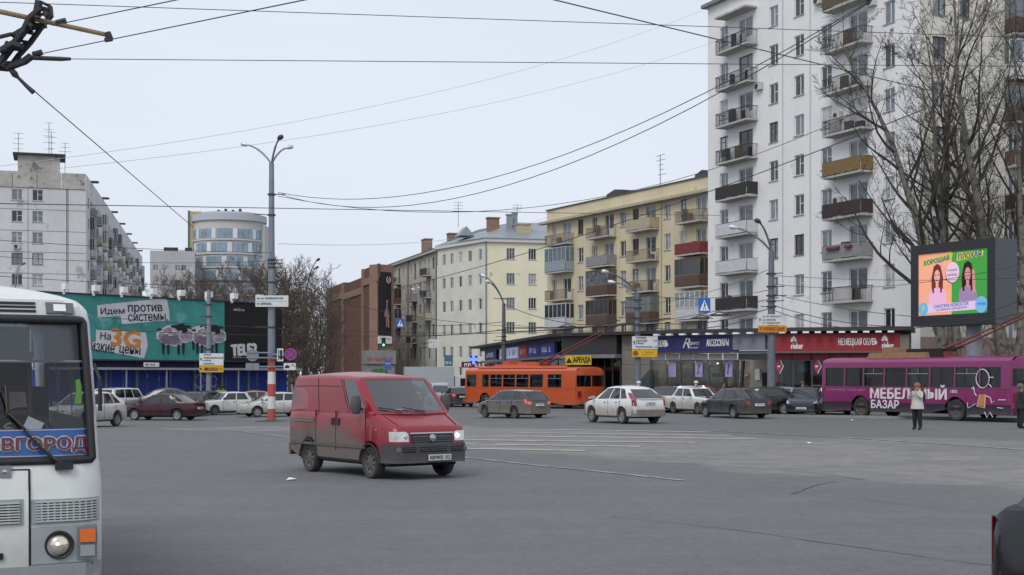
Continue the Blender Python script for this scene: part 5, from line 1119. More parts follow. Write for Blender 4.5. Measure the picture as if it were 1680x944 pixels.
def add_wheel(root, x, y, r, w, style, left):
    a, b = wheel_meshes(r, w, style); M = Matrix.Translation((x, y, r))
    if not left: M = M @ Matrix.Rotation(math.pi, 4, 'Z')
    o = link('wheel', a, root, M); link('rim', b, o); return o
BASE = dict(L=4.5, W=1.74, H=1.45, wr=.31, ww=.2, fw=.85, rw=3.45, zb=.22, top=[(0, .5), (.04, .66), (.2, .73), (1.15, .93), (3.4, .95), (3.9, .98), (4.4, .95), (4.47, .8), (4.5, .6)],
            plan=[(0, .70), (.06, .82), (.25, .92), (.7, .98), (1.2, 1), (3.4, 1), (4.1, .96), (4.35, .9), (4.46, .82), (4.5, .72)],
            wb=(1.05, .90), wt=(1.85, 1.41), rt=(3.15, 1.41), rb=(3.95, .96), yb=.93, yr=.72, side=[(.10, .46), (.50, .84)], crown=.05, grille=(-.3, .3, .42, .6), hl=(.42, .78, .56, .70), tl=(.5, .8, .68, .86), plate_r=(.62, .74), plate_f=(.36, .47), bump_f=(.24, .5), bump_r=(.26, .52))
SPECS = {
 'sedan': {},
 'lada': dict(L=4.1, W=1.62, H=1.44, wr=.295, ww=.17, fw=.68, rw=3.1, top=[(0, .55), (.02, .80), (.1, .86), (1.1, .94), (3.1, .95), (4.0, .93), (4.08, .86), (4.1, .55)], plan=[(0, .90), (.03, .95), (.3, .98), (1, 1), (3.2, 1), (3.9, .97), (4.07, .94), (4.1, .9)], wb=(1.15, .93), wt=(1.62, 1.40), rt=(2.95, 1.40), rb=(3.35, .95), yb=.95, yr=.80, side=[(.06, .44), (.48, .86)], crown=.035, grille=(-.45, .45, .62, .78), hl=(.5, .86, .62, .78), tl=(.5, .86, .62, .82), plate_r=(.5, .61), plate_f=(.42, .53), bump_f=(.38, .52), bump_r=(.38, .52)),
 'wagon': dict(L=4.6, H=1.47, fw=.9, rw=3.52, top=[(0, .5), (.05, .66), (.2, .74), (1.15, .94), (3.4, .97), (4.35, 1.0), (4.5, .99), (4.57, .85), (4.6, .6)], plan=[(0, .66), (.06, .8), (.25, .92), (.7, .98), (1.2, 1), (3.6, 1), (4.3, .96), (4.5, .9), (4.6, .78)], wt=(1.9, 1.43), rt=(4.0, 1.42), rb=(4.48, 1.0), yr=.74, side=[(.07, .34), (.37, .64), (.68, .90)], tl=(.52, .82, .76, 1.0), plate_r=(.66, .78)),
 'suv': dict(L=4.5, W=1.82, H=1.68, wr=.355, ww=.23, fw=.9, rw=3.52, zb=.3, top=[(0, .6), (.05, .82), (.2, .9), (1.1, 1.06), (3.4, 1.08), (4.3, 1.12), (4.42, 1.1), (4.48, .95), (4.5, .7)], plan=[(0, .7), (.06, .82), (.25, .93), (.7, .99), (1.2, 1), (3.5, 1), (4.2, .96), (4.42, .9), (4.5, .8)], wb=(.95, 1.03), wt=(1.95, 1.60), rt=(3.62, 1.56), rb=(4.42, 1.12), yr=.70, side=[(.09, .40), (.43, .68), (.71, .86)], grille=(-.36, .36, .58, .82), hl=(.45, .82, .72, .9), tl=(.60, .84, .85, 1.12), plate_r=(.86, .98), plate_f=(.42, .54), bump_f=(.32, .6), bump_r=(.34, .64)),
 'hatch': dict(L=4.2, H=1.46, fw=.85, rw=3.4, top=[(0, .5), (.05, .68), (.2, .76), (1.1, .95), (3.3, .98), (4.05, 1.0), (4.13, .98), (4.18, .85), (4.2, .6)], plan=[(0, .6), (.06, .78), (.25, .9), (.7, .98), (1.2, 1), (3.2, 1), (3.9, .94), (4.1, .88), (4.2, .76)], wb=(.9, .92), wt=(1.75, 1.42), rt=(3.4, 1.41), rb=(4.05, 1.0), side=[(.10, .48), (.51, .86)], tl=(.54, .8, .8, 1.02), plate_r=(.7, .82)),
 'jeep': dict(L=4.4, W=1.75, H=1.72, wr=.36, ww=.22, fw=.8, rw=3.3, zb=.32, top=[(0, .6), (.03, .95), (.12, 1.0), (1.2, 1.08), (3.4, 1.1), (4.3, 1.1), (4.38, 1.05), (4.4, .6)], plan=[(0, .86), (.05, .92), (.4, .98), (1, 1), (3.5, 1), (4.2, .97), (4.4, .92)], wb=(1.2, 1.06), wt=(1.65, 1.67), rt=(4.15, 1.66), rb=(4.36, 1.1), yr=.84, side=[(.06, .32), (.35, .60), (.63, .92)], crown=.03, grille=(-.4, .4, .68, .92), hl=(.5, .8, .72, .9), tl=(.66, .86, .7, 1.0), plate_r=(.8, .92), plate_f=(.46, .57), bump_f=(.36, .6), bump_r=(.36, .6)),
}
def car(kind, loc, heading, label, paint, cat='car', wheel='alloy', opts=None, name='parked_car', group=None, trim=None, sm_ang=33):
    S = dict(BASE); S.update(SPECS.get(kind, {})); S.update(opts or {}); L, W, wr = S['L'], S['W'], S['wr']; hw0 = W/2
    root = empty(name, loc, R(heading), label, cat, group); X = lambda x: L/2-x
    top = lambda x: interp(S['top'], x); hw = lambda x: hw0*interp(S['plan'], x)
    Ra = wr*1.16
    def bot(x):
        z = S['zb']+.10*sm(.35, 0, x)+.12*sm(L-.4, L, x)
        for xw in (S['fw'], S['rw']):
            d = abs(x-xw)
            if d < Ra: z = max(z, wr+math.sqrt(max(0, Ra*Ra-d*d)))
        return z
    st = sorted(set([round(v, 4) for v in [p[0] for p in S['top']]+[p[0] for p in S['plan']]+[xw+Ra*math.cos(math.pi*i/10)*(.9999 if i in (0, 10) else 1) for xw in (S['fw'], S['rw']) for i in range(11)]+[S['fw']-Ra-.002, S['fw']+Ra+.002, S['rw']-Ra-.002, S['rw']+Ra+.002]+[.1, .4, 1.6, 2.2, 2.6, L-.6] if 0 <= v <= L]))
    def sect(x):
        zb, zt, h = bot(x), top(x), hw(x); m = max(zb+.03, lerp(S['zb'], zt, .45)); e = max(zb+.05, zt-.15); zt2 = max(zt, zb+.08)
        k = 1-.10*sm(S['zb']+.25, S['zb'], zb)*0
        half = [(.90*h, zb), (.985*h, min(zb+.06, m)), (h, m), (.992*h, max(e, m+.01)), (.965*h, max(zt2-.05, m+.015)), (.90*h, max(zt2-.012, m+.02)), (.55*h, zt2+.012), (0, zt2+.022)]
        pts = [(0, zb)]+half
        return [(-y, z) for y, z in pts[1:-1]][::-1]+pts  # one open ring: right belt over... closed below
    def ring(x):
        zb = bot(x); s = sect(x); right = [(-y, z) for (y, z) in s if False]
        return s
    b = MB(); rings = []
    for x in st:
        zb, zt, h = bot(x), top(x), hw(x); m = max(zb+.03, lerp(S['zb'], zt, .45)); e = max(m+.01, zt-.15); z2 = max(zt, m+.03)
        half = [(0, zb), (.90*h, zb), (.985*h, min(zb+.06, m-.005)), (h, m), (.992*h, min(e, z2-.02)), (.962*h, z2-.018+(-.03 if z2-m > .1 else 0)), (.89*h, z2), (.5*h, z2+.014), (0, z2+.02)]
        rings.append([(X(x), y, z) for y, z in half]+[(X(x), -y, z) for y, z in half[-2:0:-1]])
    n = len(rings[0]); vs = [p for r in rings for p in r]; fs = []
    for i in range(len(rings)-1):
        for k in range(n): fs.append((i*n+k, i*n+(k+1) % n, (i+1)*n+(k+1) % n, (i+1)*n+k))
    fs += [tuple(range(n)), tuple(range((len(rings)-1)*n, len(rings)*n))[::-1]]
    b.add(vs, fs)
    # cabin
    wb, wt, rt, rb = S['wb'], S['wt'], S['rt'], S['rb']; yb, yr = hw0*S['yb'], hw0*S['yr']
    us = sorted({0, 1} | {v for w_ in S['side'] for v in w_} | {.25, .5, .75}); ts = [0, .08, .5, .88, .96, 1.0]
    Hc = S['H']
    def cab(u, t):
        x = lerp(lerp(wb[0], wt[0], t), lerp(rb[0], rt[0], t), u)
        z0 = min(lerp(wb[1], rb[1], u), top(x) if wb[0] < x < rb[0] else 9)-.02; z1 = lerp(wt[1], rt[1], u)+(Hc-max(wt[1], rt[1]))*4*u*(1-u)*.9
        f = 1-S.get('taper', .07)*abs(2*u-1)**3; tt = t if t < .88 else .88+(t-.88)*.75
        y = lerp(yb, yr, tt**1.25)*f-(.045 if t == 1 else .012 if t == .96 else 0)*S.get('rr', 1)
        return (x, y, lerp(z0, z1, t))
    wins = S['side']; isw = lambda i, j: any(a-1e-6 <= us[i] and us[i+1] <= e+1e-6 for a, e in wins) and 1 <= j < 3
    for s in (1, -1):
        b.grid(lambda i, j: (X(cab(us[i], ts[j])[0]), s*cab(us[i], ts[j])[1], cab(us[i], ts[j])[2]), len(us), len(ts), 0, isw)
        for (a, e) in wins:
            uu = [v for v in us if a-1e-6 <= v <= e+1e-6]; g = MB(); tt = ts[1:4]
            g.grid(lambda i, j: (X(cab(uu[i], tt[j])[0]), s*(cab(uu[i], tt[j])[1]-.008), cab(uu[i], tt[j])[2]), len(uu), 3); g.build('side_window', S.get('glass', M_glass), root)
    NV = 9; vs_ = [0, .06, .2, .35, .5, .65, .8, .94, 1]
    def endpt(front, v, t, inset=0):
        u = 0 if front else 1; x, y, z = cab(u, t); bul = S.get('bulge', .10)*(1-(2*v-1)**2)*(1-.35*t)
        x2 = x-bul+inset if front else x+bul*.8-inset
        return (X(x2), lerp(-y, y, v), z+.0)
    t2 = [0, .07, .5, .93, 1.0]
    for front in (True, False):
        if not front and S.get('no_rear'): b.grid(lambda i, j: endpt(front, vs_[i], t2[j]), NV, 5); continue
        b.grid(lambda i, j: endpt(front, vs_[i], t2[j]), NV, 5, 0, lambda i, j: 1 <= i < NV-2 and 1 <= j < 3)
        g = MB(); g.grid(lambda i, j: endpt(front, vs_[i+1], t2[j+1], .008), NV-2, 3); g.build('windshield' if front else 'rear_window', S.get('glass', M_glass), root, smooth=60)
    def roofp(i, j):
        u, v = ur[i], vs_[j]; x, y, z = cab(u, 1)
        bul = (-.10*.65*(1-(2*v-1)**2) if i == 0 else (.08*.65*(1-(2*v-1)**2) if i == len(ur)-1 else 0))*(S.get('bulge', .10)/.10)
        return (X(x+bul), lerp(-y, y, v), z+S['crown']*(1-(2*v-1)**2)*min(1, 4*u*(1-u)+.0))
    ur = [0, .08, .25, .5, .75, .92, 1]; b.grid(roofp, len(ur), NV)
    b.build('body', paint, root, smooth=sm_ang, fix=True)
    # underside and wheels
    MB().box(X(L-.35), X(.35), -hw0*.84, hw0*.84, S['zb']-.04, S['zb']+.25).build('underbody', M_under, root)
    MB().box(X(S['fw']+Ra+.02), X(S['fw']-Ra-.02), -hw0*.80, hw0*.80, S['zb']+.1, wr+Ra-.02).box(X(S['rw']+Ra+.02), X(S['rw']-Ra-.02), -hw0*.80, hw0*.80, S['zb']+.1, wr+Ra-.02).build('wheel_well', M_under, root)
    for xw in (S['fw'], S['rw']):
        for s in (1, -1): add_wheel(root, X(xw), s*(hw0-S['ww']*.55), wr, S['ww'], wheel, s > 0)
    # surface of nose and tail for lamps, grille, plates
    def surf(front, y, z):
        f = min(.999, abs(y)/hw0); xs = [i*.01 for i in range(90)]
        for d in xs:
            x = d if front else L-d
            if hw(x) >= abs(y) and top(x) >= z: return X(x)
        return X(.9 if front else L-.9)
    def patch(name, front, y0, y1, z0, z1, mt, off=.01, ny=5, nz=3, par=None):
        s = 1 if front else -1; m = MB(); P = lambda i, j: (lerp(y0, y1, i/(ny-1)), lerp(z0, z1, j/(nz-1)))
        m.grid(lambda i, j: (surf(front, *P(i, j))+s*off, *P(i, j)), ny, nz); m.grid(lambda i, j: (surf(front, *P(i, j))-s*.05, *P(i, j)), ny, nz)
        A = lambda i, j, o: (surf(front, *P(i, j))+s*o, *P(i, j))
        for i in range(ny-1):
            for j in (0, nz-1): m.quad(A(i, j, off), A(i+1, j, off), A(i+1, j, -.05), A(i, j, -.05))
        for j in range(nz-1):
            for i in (0, ny-1): m.quad(A(i, j, off), A(i, j+1, off), A(i, j+1, -.05), A(i, j, -.05))
        return m.build(name, mt, root if par is None else par, smooth=40, fix=True)
    lim = hw(.28)*.985; limr = hw(L-.22)*.985; S['hl'] = (S['hl'][0], min(S['hl'][1], lim*.87/hw0), *S['hl'][2:]); S['tl'] = (S['tl'][0], min(S['tl'][1], limr*.87/hw0), *S['tl'][2:])
    y0, y1, z0, z1 = S['hl']
    for s in (1, -1): patch('headlight', True, s*y0*hw0/.87, s*y1*hw0/.87, z0, z1, S.get('hl_mat', M_lens))
    y0, y1, z0, z1 = S['tl']
    for s in (1, -1): patch('taillight', False, s*y0*hw0/.87, s*y1*hw0/.87, z0, z1, M_redlit if S.get('brake') else M_red)
    if S.get('pillar_lamp'):
        for s in (1, -1):
            m = MB(); uu = (.93, .97, 1.0); tt = (0, .2, .4, .6); m.grid(lambda i, j: (X(cab(uu[i], tt[j])[0]+(.03 if i == 2 else 0)+.0), s*(cab(uu[i], tt[j])[1]+.012), cab(uu[i], tt[j])[2]), 3, 4); m.grid(lambda i, j: (X(cab(1, tt[j])[0]+.03+.02*i), s*(cab(1, tt[j])[1]+.012-.13*i*(1-tt[j])), cab(1, tt[j])[2]), 2, 4); m.build('taillight', M_red, root)
    g0 = S['grille']; patch('grille', True, *g0, M_black, .006)
    tr = trim or paint
    for front, (z0, z1) in ((True, S['bump_f']), (False, S['bump_r'])): patch('bumper', front, -hw0*S.get('bw', .93), hw0*S.get('bw', .93), z0, z1, tr, .05, 11 if 'bw' not in S else 45)
    p = patch('licence_plate', True, -.26, .26, *S['plate_f'], M_plate, .07, 3, 2); p2 = patch('licence_plate', False, -.26, .26, *S['plate_r'], M_plate, .06, 3, 2)
    for pl, front, zz in ((p, True, S['plate_f']), (p2, False, S['plate_r'])):
        m = MB(); r = random.Random(len(label)); xx = surf(front, 0, sum(zz)/2)+(.074 if front else -.064)
        for k in range(6): yy = -.21+k*.07; m.box(xx-.001, xx+.001, yy, yy+.045, zz[0]+.02, zz[1]-.02)
        m.build('plate_print', M_galv, pl)
    xm = lerp(wb[0], wt[0], .12)+.1
    for s in (1, -1): MB().box(-.06, .06, -.09, .09, -.065, .07).build('mirror', S.get('mirror', tr), root, Matrix.Translation((X(xm), s*(yb+.12), lerp(wb[1], wt[1], .12)+.04)))
    for (a, e) in wins[:2]:
        for s in (1, -1):
            x = cab(e-.06, 0)[0]; MB().box(X(x)-.08, X(x)+.08, s*hw(x)-.012, s*hw(x)+.018, top(x)-.14, top(x)-.115).build('door_handle', tr, root)
    W_ = MB()
    for u in [w_[1]+.015 for w_ in wins[:-1]]+[wins[0][0]-.02, wins[min(1, len(wins)-1)][1]+.02]:
        x = cab(max(0, u), 0)[0]
        for s in (1, -1): W_.box(X(x)-.006, X(x)+.006, s*hw(x)*.985-.012, s*hw(x)*.985+.0165, S['zb']+.12, top(x)-.06)
    W_.build('door_gap', M_under, root)
    return root, X, surf, patch, top, hw, cab
DIRT = (.165, .155, .14)
def paint(nm, c, dirt=.7, z1=.75, metal=0.0, rough=.25): return mat('paint_'+nm, c, rough, metal, coat=.8 if max(c) > .1 else .35, spec=.5 if max(c) > .1 else .35, var=.04, dirt=(DIRT, .2, z1, dirt))
P_white = mat('paint_white', (.66, .67, .67), .25, coat=.8, var=.04, dirt=((.36, .325, .27), .45, 1.0, .92)); P_dgrey = paint('dark_grey', (.035, .037, .042), .55, .8, .3); P_maroon = paint('maroon', (.032, .005, .010), .12, .5); P_navy = paint('navy', (.012, .016, .035), .3, .5); P_silver = paint('silver', (.30, .32, .34), .4, .6, .5); P_black = paint('black', (.012, .012, .014), .25, .5); P_beige = paint('cream_white', (.58, .57, .53), .8, .9); P_red = paint('red', (.24, .012, .02), .3, .5); P_tan = paint('tan', (.35, .2, .1), .3, .6); P_dg2 = mat('paint_graphite', (.045, .048, .052), .25, .2, coat=.7, dirt=((.20, .185, .155), .35, 1.05, .85)); P_jeep = paint('grey_green', (.07, .075, .075), .5, .9)
def at(px, D): return GX(px, D)
def vec(h): return Vector((math.cos(R(h)), math.sin(R(h)), 0))
# ---- traffic on the square
car('suv', (5.02, 63.2, gz(4.75, 62)), 117, 'dusty white sport utility car driving away behind the red van', P_white, trim=mat('suv_cladding', (.17, .16, .14), .8, var=.2), name='driving_car', opts=dict(tl=(.66, .84, .8, 1.07), mirror=P_white, pillar_lamp=True))
car('wagon', (.05, 74.0, gz(0, 73)), 127, 'dark dusty estate car right of the red van with brake lights lit', P_dg2, name='driving_car', opts=dict(brake=True), wheel='steel')
car('sedan', (11.05, 69.6, 0), 113, 'dark grey dusty saloon right of the white sport utility car', P_dgrey, name='driving_car', wheel='spoke7', opts=dict(H=1.44))
car('lada', (10.1, 77.2, 0), -64, 'white boxy old saloon between the two dark saloons before the shops', P_white, wheel='steel', trim=M_black, opts=dict(hl_mat=M_orange))
car('sedan', (8.9, 81, 0), 78, 'dark navy saloon behind the white sport utility car', P_navy)
car('hatch', tuple(at(1117, 83.5)), 178, 'white car with only its roof showing behind the boxy white saloon', P_white)
car('sedan', tuple(at(1152, 85)), 5, 'red car with only its roof showing behind the boxy white saloon', P_red)
car('hatch', tuple(at(1244, 76)), 175, 'black hatchback behind the dark grey saloon', P_black)
car('sedan', tuple(at(1289, 78)), 66, 'silver saloon seen from behind near the red shop', P_silver)
car('hatch', tuple(at(1322, 73.8)), -108, 'dark blue grey hatchback facing out beside the purple trolleybus', P_navy, opts=dict(grille=(-.45, .45, .3, .62), hl=(.34, .8, .66, .80)))
car('hatch', tuple(at(1366, 75.5)), -100, 'white car mostly hidden behind the purple trolleybus front', P_white)
# ---- left side
car('suv', tuple(at(141, 66.0)), -107, 'white sport utility car coming out from behind the white bus', P_beige, name='driving_car', opts=dict(bump_f=(.4, .7)))
car('jeep', tuple(at(204, 88)), 68, 'small white off-road car seen from behind beside the blue fence', P_white, wheel='steel')
car('suv', tuple(at(266, 85)), 188, 'dark grey green sport utility car behind the maroon saloon', P_jeep, opts=dict(H=1.75, L=4.75))
car('hatch', tuple(at(314, 88)), 100, 'dark olive hatchback at the tail of the maroon saloon', paint('olive', (.05, .048, .038), .4, .6), wheel='steel')
car('sedan', tuple(at(269, 78.5)), 166, 'maroon saloon with bright alloy wheels left of the striped post', P_maroon, name='driving_car', wheel='alloy', opts=dict(L=4.45))
car('lada', tuple(at(376, 89.5)), -142, 'white boxy old saloon with a black scorched rear door left of the striped post', mat('paint_scorched_white', (.62, .63, .63), .3, coat=.6, var=.04, dirt=(DIRT, .2, .6, .5)), name='driving_car', wheel='steel', trim=M_black, opts=dict(side=[(.06, .44), (.48, .86)]))
car('hatch', tuple(at(449, 84.5)), -152, 'white modern hatchback with dark oval grille behind the striped post', P_beige, name='driving_car', opts=dict(grille=(-.42, .42, .34, .62), hl=(.56, .84, .66, .80), L=4.25))
car('sedan', tuple(at(345, 93)), 60, 'black car with open boot by the blue fence', P_black)
car('sedan', tuple(at(424, 95)), 20, 'tan car roof behind the white hatchback', P_tan)
# ---- queue up the street
car('hatch', tuple(at(750, 104)), 104, 'dark estate car waiting left of the orange trolleybus', P_dgrey, opts=dict(brake=True))
car('suv', tuple(at(722, 108)), -84, 'silver white minivan facing us in the queue by the van roof', P_silver, opts=dict(H=1.8))
car('sedan', tuple(at(737, 116)), -86, 'black car further back in the queue left of the trolleybus', P_black)
car('suv', tuple(at(705, 128)), -84, 'dark jeep further up the street behind the red van', P_dgrey)
for i, (px, D, c, nm) in enumerate(((520, 118, P_white, 'white car roof left behind the red van roof'), (552, 121, P_silver, 'silver car roof behind the red van'), (585, 119, P_white, 'white car roof behind the middle of the red van'), (618, 124, P_dgrey, 'dark car roof behind the red van'), (648, 122, P_white, 'pale car roof before the green kiosk'), (676, 126, P_navy, 'navy car roof below the beige house'))):
    car(('hatch', 'sedan', 'suv')[i % 3], tuple(at(px, D)), 0 if i % 2 else 180, nm, c)
# ---- box truck
tr = empty('box_truck', at(716, 135), R(8), 'white box truck crossing behind the queue of cars', 'truck')
MB().box(-3.1, 1.6, -1.15, 1.15, .9, 3.2).build('cargo_box', mat('truck_box', (.42, .45, .48), .5, var=.06), tr); MB().box(-3.1, 3.4, -.5, .5, .5, .88).build('chassis', M_under, tr)
MB().prism([(1.7, .5), (3.5, .5), (3.5, 1.25), (3.1, 2.2), (1.7, 2.3)], -1.05, 1.05).build('cab', P_white, tr); MB().prism([(2.2, 1.35), (3.2, 1.35), (3.0, 2.05), (2.2, 2.1)], -1.065, 1.065).build('side_window', M_glass, tr)
for x in (-2, 2.6):
    for s in (1, -1): add_wheel(tr, x, s*.95, .42, .25, 'steel', s > 0)
# ---- black car cropped by the lower right corner
car('sedan', (5.66, 12.14, 0), 52, 'black saloon tail cut by the lower right corner', P_black, opts=dict(L=4.5, top=[(0, .5), (.04, .66), (.2, .73), (1.15, .95), (3.4, 1.0), (3.9, 1.06), (4.36, 1.05), (4.47, .9), (4.5, .6)], rb=(3.95, 1.04), tl=(.765, .86, .64, 1.0), bump_r=(.3, .60)), name='driving_car')
# ================================================================ red van
P_van = mat('paint_van_red', (.235, .010, .020), .38, coat=.3, var=.05, dirt=((.135, .122, .110),   .80, 1.22, .95, (.2, 1.7, 0, .55)))
G_van = glass_mat('van_glass', (.5, .58, .6), .20)
nf, ff_, rr_ = GY(605.7, 785.8), GY(733.7, 779.0), GY(515.6, 774.7)
hd = -53.5; fm = (nf+ff_)/2; vv = vec(hd)
VL = 4.42
van_loc = fm+vv*(.88+.0)-vv*(VL/2)
P_bump = mat('van_bumper', (.055, .056, .06), .7, var=.1, dirt=((.13, .118, .105), .2, .55, .85))
vspec = dict(L=VL, W=1.92, H=2.13, wr=.325, ww=.21, fw=.88, rw=3.46, zb=.30,
    top=[(0, .62), (.02, .86), (.06, 1.0), (.12, 1.06), (.82, 1.34), (1.0, 1.36), (4.34, 1.36), (4.40, 1.2), (4.42, .6)],
    plan=[(0, .74), (.05, .84), (.18, .92), (.5, .975), (.9, 1), (4.0, 1), (4.32, .985), (4.39, .96), (4.42, .93)],
    wb=(.76, 1.33), wt=(1.52, 2.06), rt=(4.27, 2.09), rb=(4.41, 1.34), yb=.965, yr=.87, side=[(.075, .245)], crown=.07, bulge=.17, no_rear=True, glass=G_van,
    bw=.968, taper=.02, rr=2.6, grille=(-.46, .46, .74, .93), hl=(.50, .86, .77, .97), tl=(.72, .86, .8, 1.2), plate_f=(.40, .52), plate_r=(.7, .82), bump_f=(.34, .72), bump_r=(.34, .6), mirror=M_black)
van, VX, vsurf, vpatch, vtop, vhw, vcab = car('van', tuple(van_loc), hd, 'red panel van with grey road dirt on its lower half turning in the foreground', P_van, 'van', 'steel', vspec, 'delivery_van', None, P_bump, 42)
hw0 = .96
for o in list(van.children):
    if o.name.startswith(('door_handle', 'mirror', 'door_gap', 'grille', 'plate_print')) : bpy.data.objects.remove(o)
for o in list(van.children_recursive):
    if o.name.startswith('plate_print'): bpy.data.objects.remove(o)
hls = [o for o in van.children if o.name.startswith('headlight')]
for o in hls:
    o.data.materials.clear(); o.data.materials.append(mat('van_lamp', (.62, .63, .62), .1, .2, coat=1, var=.2, scale=7))
for s in (1, -1):
    x = vsurf(True, s*.68, .87); MB().lathe([(0, .03), (.05, .025), (.055, 0)], 16, 'x', (x-.0, s*.62, .87)).build('lamp_bulb', M_lensglow if s > 0 else M_lens, hls[0])
# grille with slats, frame and badge
gr = vpatch('grille', True, -.50, .50, .72, .93, M_black, .012, 9, 3)
vpatch('grille_frame', True, -.52, .52, .925, .95, M_chrome, .03, 9, 2, gr); vpatch('grille_frame', True, -.44, .44, .705, .725, M_chrome, .03, 9, 2, gr)
for z in (.765, .81, .855): vpatch('slat', True, -.45, .45, z, z+.018, mat('slat_grey', (.09, .09, .095), .5), .028, 9, 2, gr)
MB().lathe([(0, .05), (.07, .045), (.085, .02), (.085, 0)], 20, 'x', (vsurf(True, 0, .83)+.012, 0, .83)).build('badge', M_chrome, gr, smooth=True)
for (a, e) in ((-.32, .32), (.42, .72), (-.72, -.42)):
    lo = vpatch('lower_grille', True, a, e, .56, .66, M_under, .058, 7, 2)
    for z in (.585, .625): vpatch('slat', True, a+.01, e-.01, z, z+.012, mat('slat_grey', (.09, .09, .095), .5), .064, 7, 2, lo)
for s in (1, -1): MB().lathe([(0, .03), (.06, .025), (.065, 0)], 14, 'x', (vsurf(True, s*.8, .6)+.045, s*.78, .6)).build('fog_lamp', mat('fog_glass', (.12, .125, .13), .2), van)
pl = MB().box(0, .02, -.27, .27, .385, .505).build('licence_plate', M_plate, van, Matrix.Translation((vsurf(True, .1, .45)+.085, .12, 0)))
for o in [o for o in van.children if o.name.startswith('licence_plate') and o is not pl]: bpy.data.objects.remove(o)
me = text_mesh('К879КЕ 152', .48, .075, M_ink, .02); link('plate_lettering', me, pl, Matrix.Translation((.024, -.24, .41)) @ Matrix.Rotation(R(90), 4, 'Z'))
# side details on both flanks
Mg_ = mat('rub_groove', (.075, .02, .022), .6, dirt=((.09, .08, .07), .80, 1.18, .97))
for s in (1, -1):
    Y = lambda x: s*vhw(x)
    for x in (1.02, 2.25, 3.12): MB().box(VX(x)-.006, VX(x)+.006, Y(x)-s*.02, Y(x)+s*.004, .52, 1.36).build('door_gap', M_under, van)
    for u in (.27, .62):
        pts = [vcab(u, t) for t in (0, .3, .6, .9)]; MB().tube([(VX(p[0]), s*(p[1]+.001), p[2]) for p in pts], .007, 4).build('door_gap', M_under, van)
    if s < 0:
        W = MB(); W.box(VX(4.3), VX(3.2), Y(3.5)-s*.005, Y(3.5)+s*.018, 1.10, 1.135); W.box(VX(4.3), VX(3.2), Y(3.5)-s*.005, Y(3.5)+s*.018, 1.155, 1.18); W.build('sliding_door_rail', mat('rail_steel', (.25, .22, .21), .5, .5), van)
    W = MB(); W.box(VX(4.25), VX(1.05), Y(2)-s*.01, Y(2)+s*.012, .60, .66); W.build('rub_strip', mat('rub_strip', (.10, .09, .082), .8, var=.2), van)
    for x in (2.14, 2.37): MB().box(VX(x)-.05, VX(x)+.05, Y(x)-s*.01, Y(x)+s*.022, 1.06, 1.20).build('door_handle', M_black, van)
    mx_ = MB(); mx_.lathe([(0, -.2), (.08, -.19), (.115, -.1), (.12, .08), (.09, .18), (0, .2)], 12, 'z'); mx_.v = [(x*.75, y*.95, z) for x, y, z in mx_.v]
    mo = mx_.build('mirror', mat('mirror_grey', (.075, .075, .078), .6, var=.1), van, Matrix.Translation((VX(1.18), s*1.09, 1.50)), smooth=50); MB().tube([(0, 0, -.05), (0, -s*.16, -.1)], .03, 6).build('mirror_arm', M_black, mo)
    W = MB()
    for t0, t1 in ((.42, .44),): 
        pts = [vcab(u, .70) for u in (.30, .5, .7, .97)]; W.tube([(VX(p[0]), s*(p[1]+.002), p[2]) for p in pts], .008, 4)
    W.build('roof_crease', Mg_, van)
    for a in (.88, 3.46):           # arch lips
        W = MB(); n = 10; W.tube([(VX(a)+.385*math.cos(math.pi*i/n), s*(vhw(a)+.002), .325+.385*math.sin(math.pi*i/n)) for i in range(n+1)], .018, 5); W.build('arch_lip', M_black, van)
for s in (1, -1):                                  # bonnet gap, fuel flap, side turn lamp, sill step
    MB().tube([(VX(x), s*.80*vhw(x), vtop(x)+.010) for x in (.16, .35, .55, .76)], .006, 4).build('bonnet_gap', M_under, van)
    MB().box(-.03, .03, -.004, .004, -.02, .02).build('side_turn_lamp', M_orange, van, Matrix.Translation((VX(.62), s*(vhw(.62)+.004), 1.0)))
MB().tube([(VX(.80), y, vtop(.80)+.022) for y in (-.75, -.3, .3, .75)], .007, 4).build('bonnet_gap', M_under, van)
# windscreen wipers, things on the dashboard, interior, aerial
e0 = Vector(((VX(.80)), 0, 1.40))
def ws(v, t, off=.03): 
    x, y, z = vcab(0, t); bul = .17*(1-(2*v-1)**2)*(1-.35*t); return Vector((VX(x-bul)+off, lerp(-y, y, v), z+.01))
MB().tube([ws(.32, .05), ws(.20, .12), ws(.06, .16)], .014, 5).tube([ws(.62, .05), ws(.48, .10), ws(.36, .16)], .014, 5).build('wiper', M_black, van)
MB().box(VX(1.75), VX(.85), -.82, .82, 1.12, 1.38).build('dashboard', mat('dash_grey', (.05, .052, .055), .8, var=.1), van)
MB().box(VX(1.30), VX(1.12), -.05, .32, 1.381, 1.40).box(VX(1.2), VX(1.05), -.25, -.12, 1.381, 1.395).build('paper_on_dashboard', M_white, van)
MB().lathe([(.19, -.015), (.21, 0), (.19, .015), (.18, 0), (.19, -.015)], 20, 'x', (VX(1.62), .42, 1.42)).build('steering_wheel', M_black, van)
for s in (.45, -.1, -.55): MB().prism([(VX(2.2), .8), (VX(1.75), .8), (VX(1.8), .95), (VX(2.05), .98), (VX(2.22), 1.6), (VX(2.36), 1.6)], s-.22, s+.22).box(VX(2.32), VX(2.24), s-.12, s+.12, 1.62, 1.82).build('seat', mat('seat_grey', (.03, .03, .033), .9), van)
MB().box(VX(2.45), VX(2.40), -.8, .8, .5, 2.0).build('bulkhead', mat('bulkhead_grey', (.03, .032, .035), .9), van)
MB().tube([(VX(1.75), 0, 2.14), (VX(1.79), 0, 2.20)], .018, 6).build('aerial_base', M_black, van)
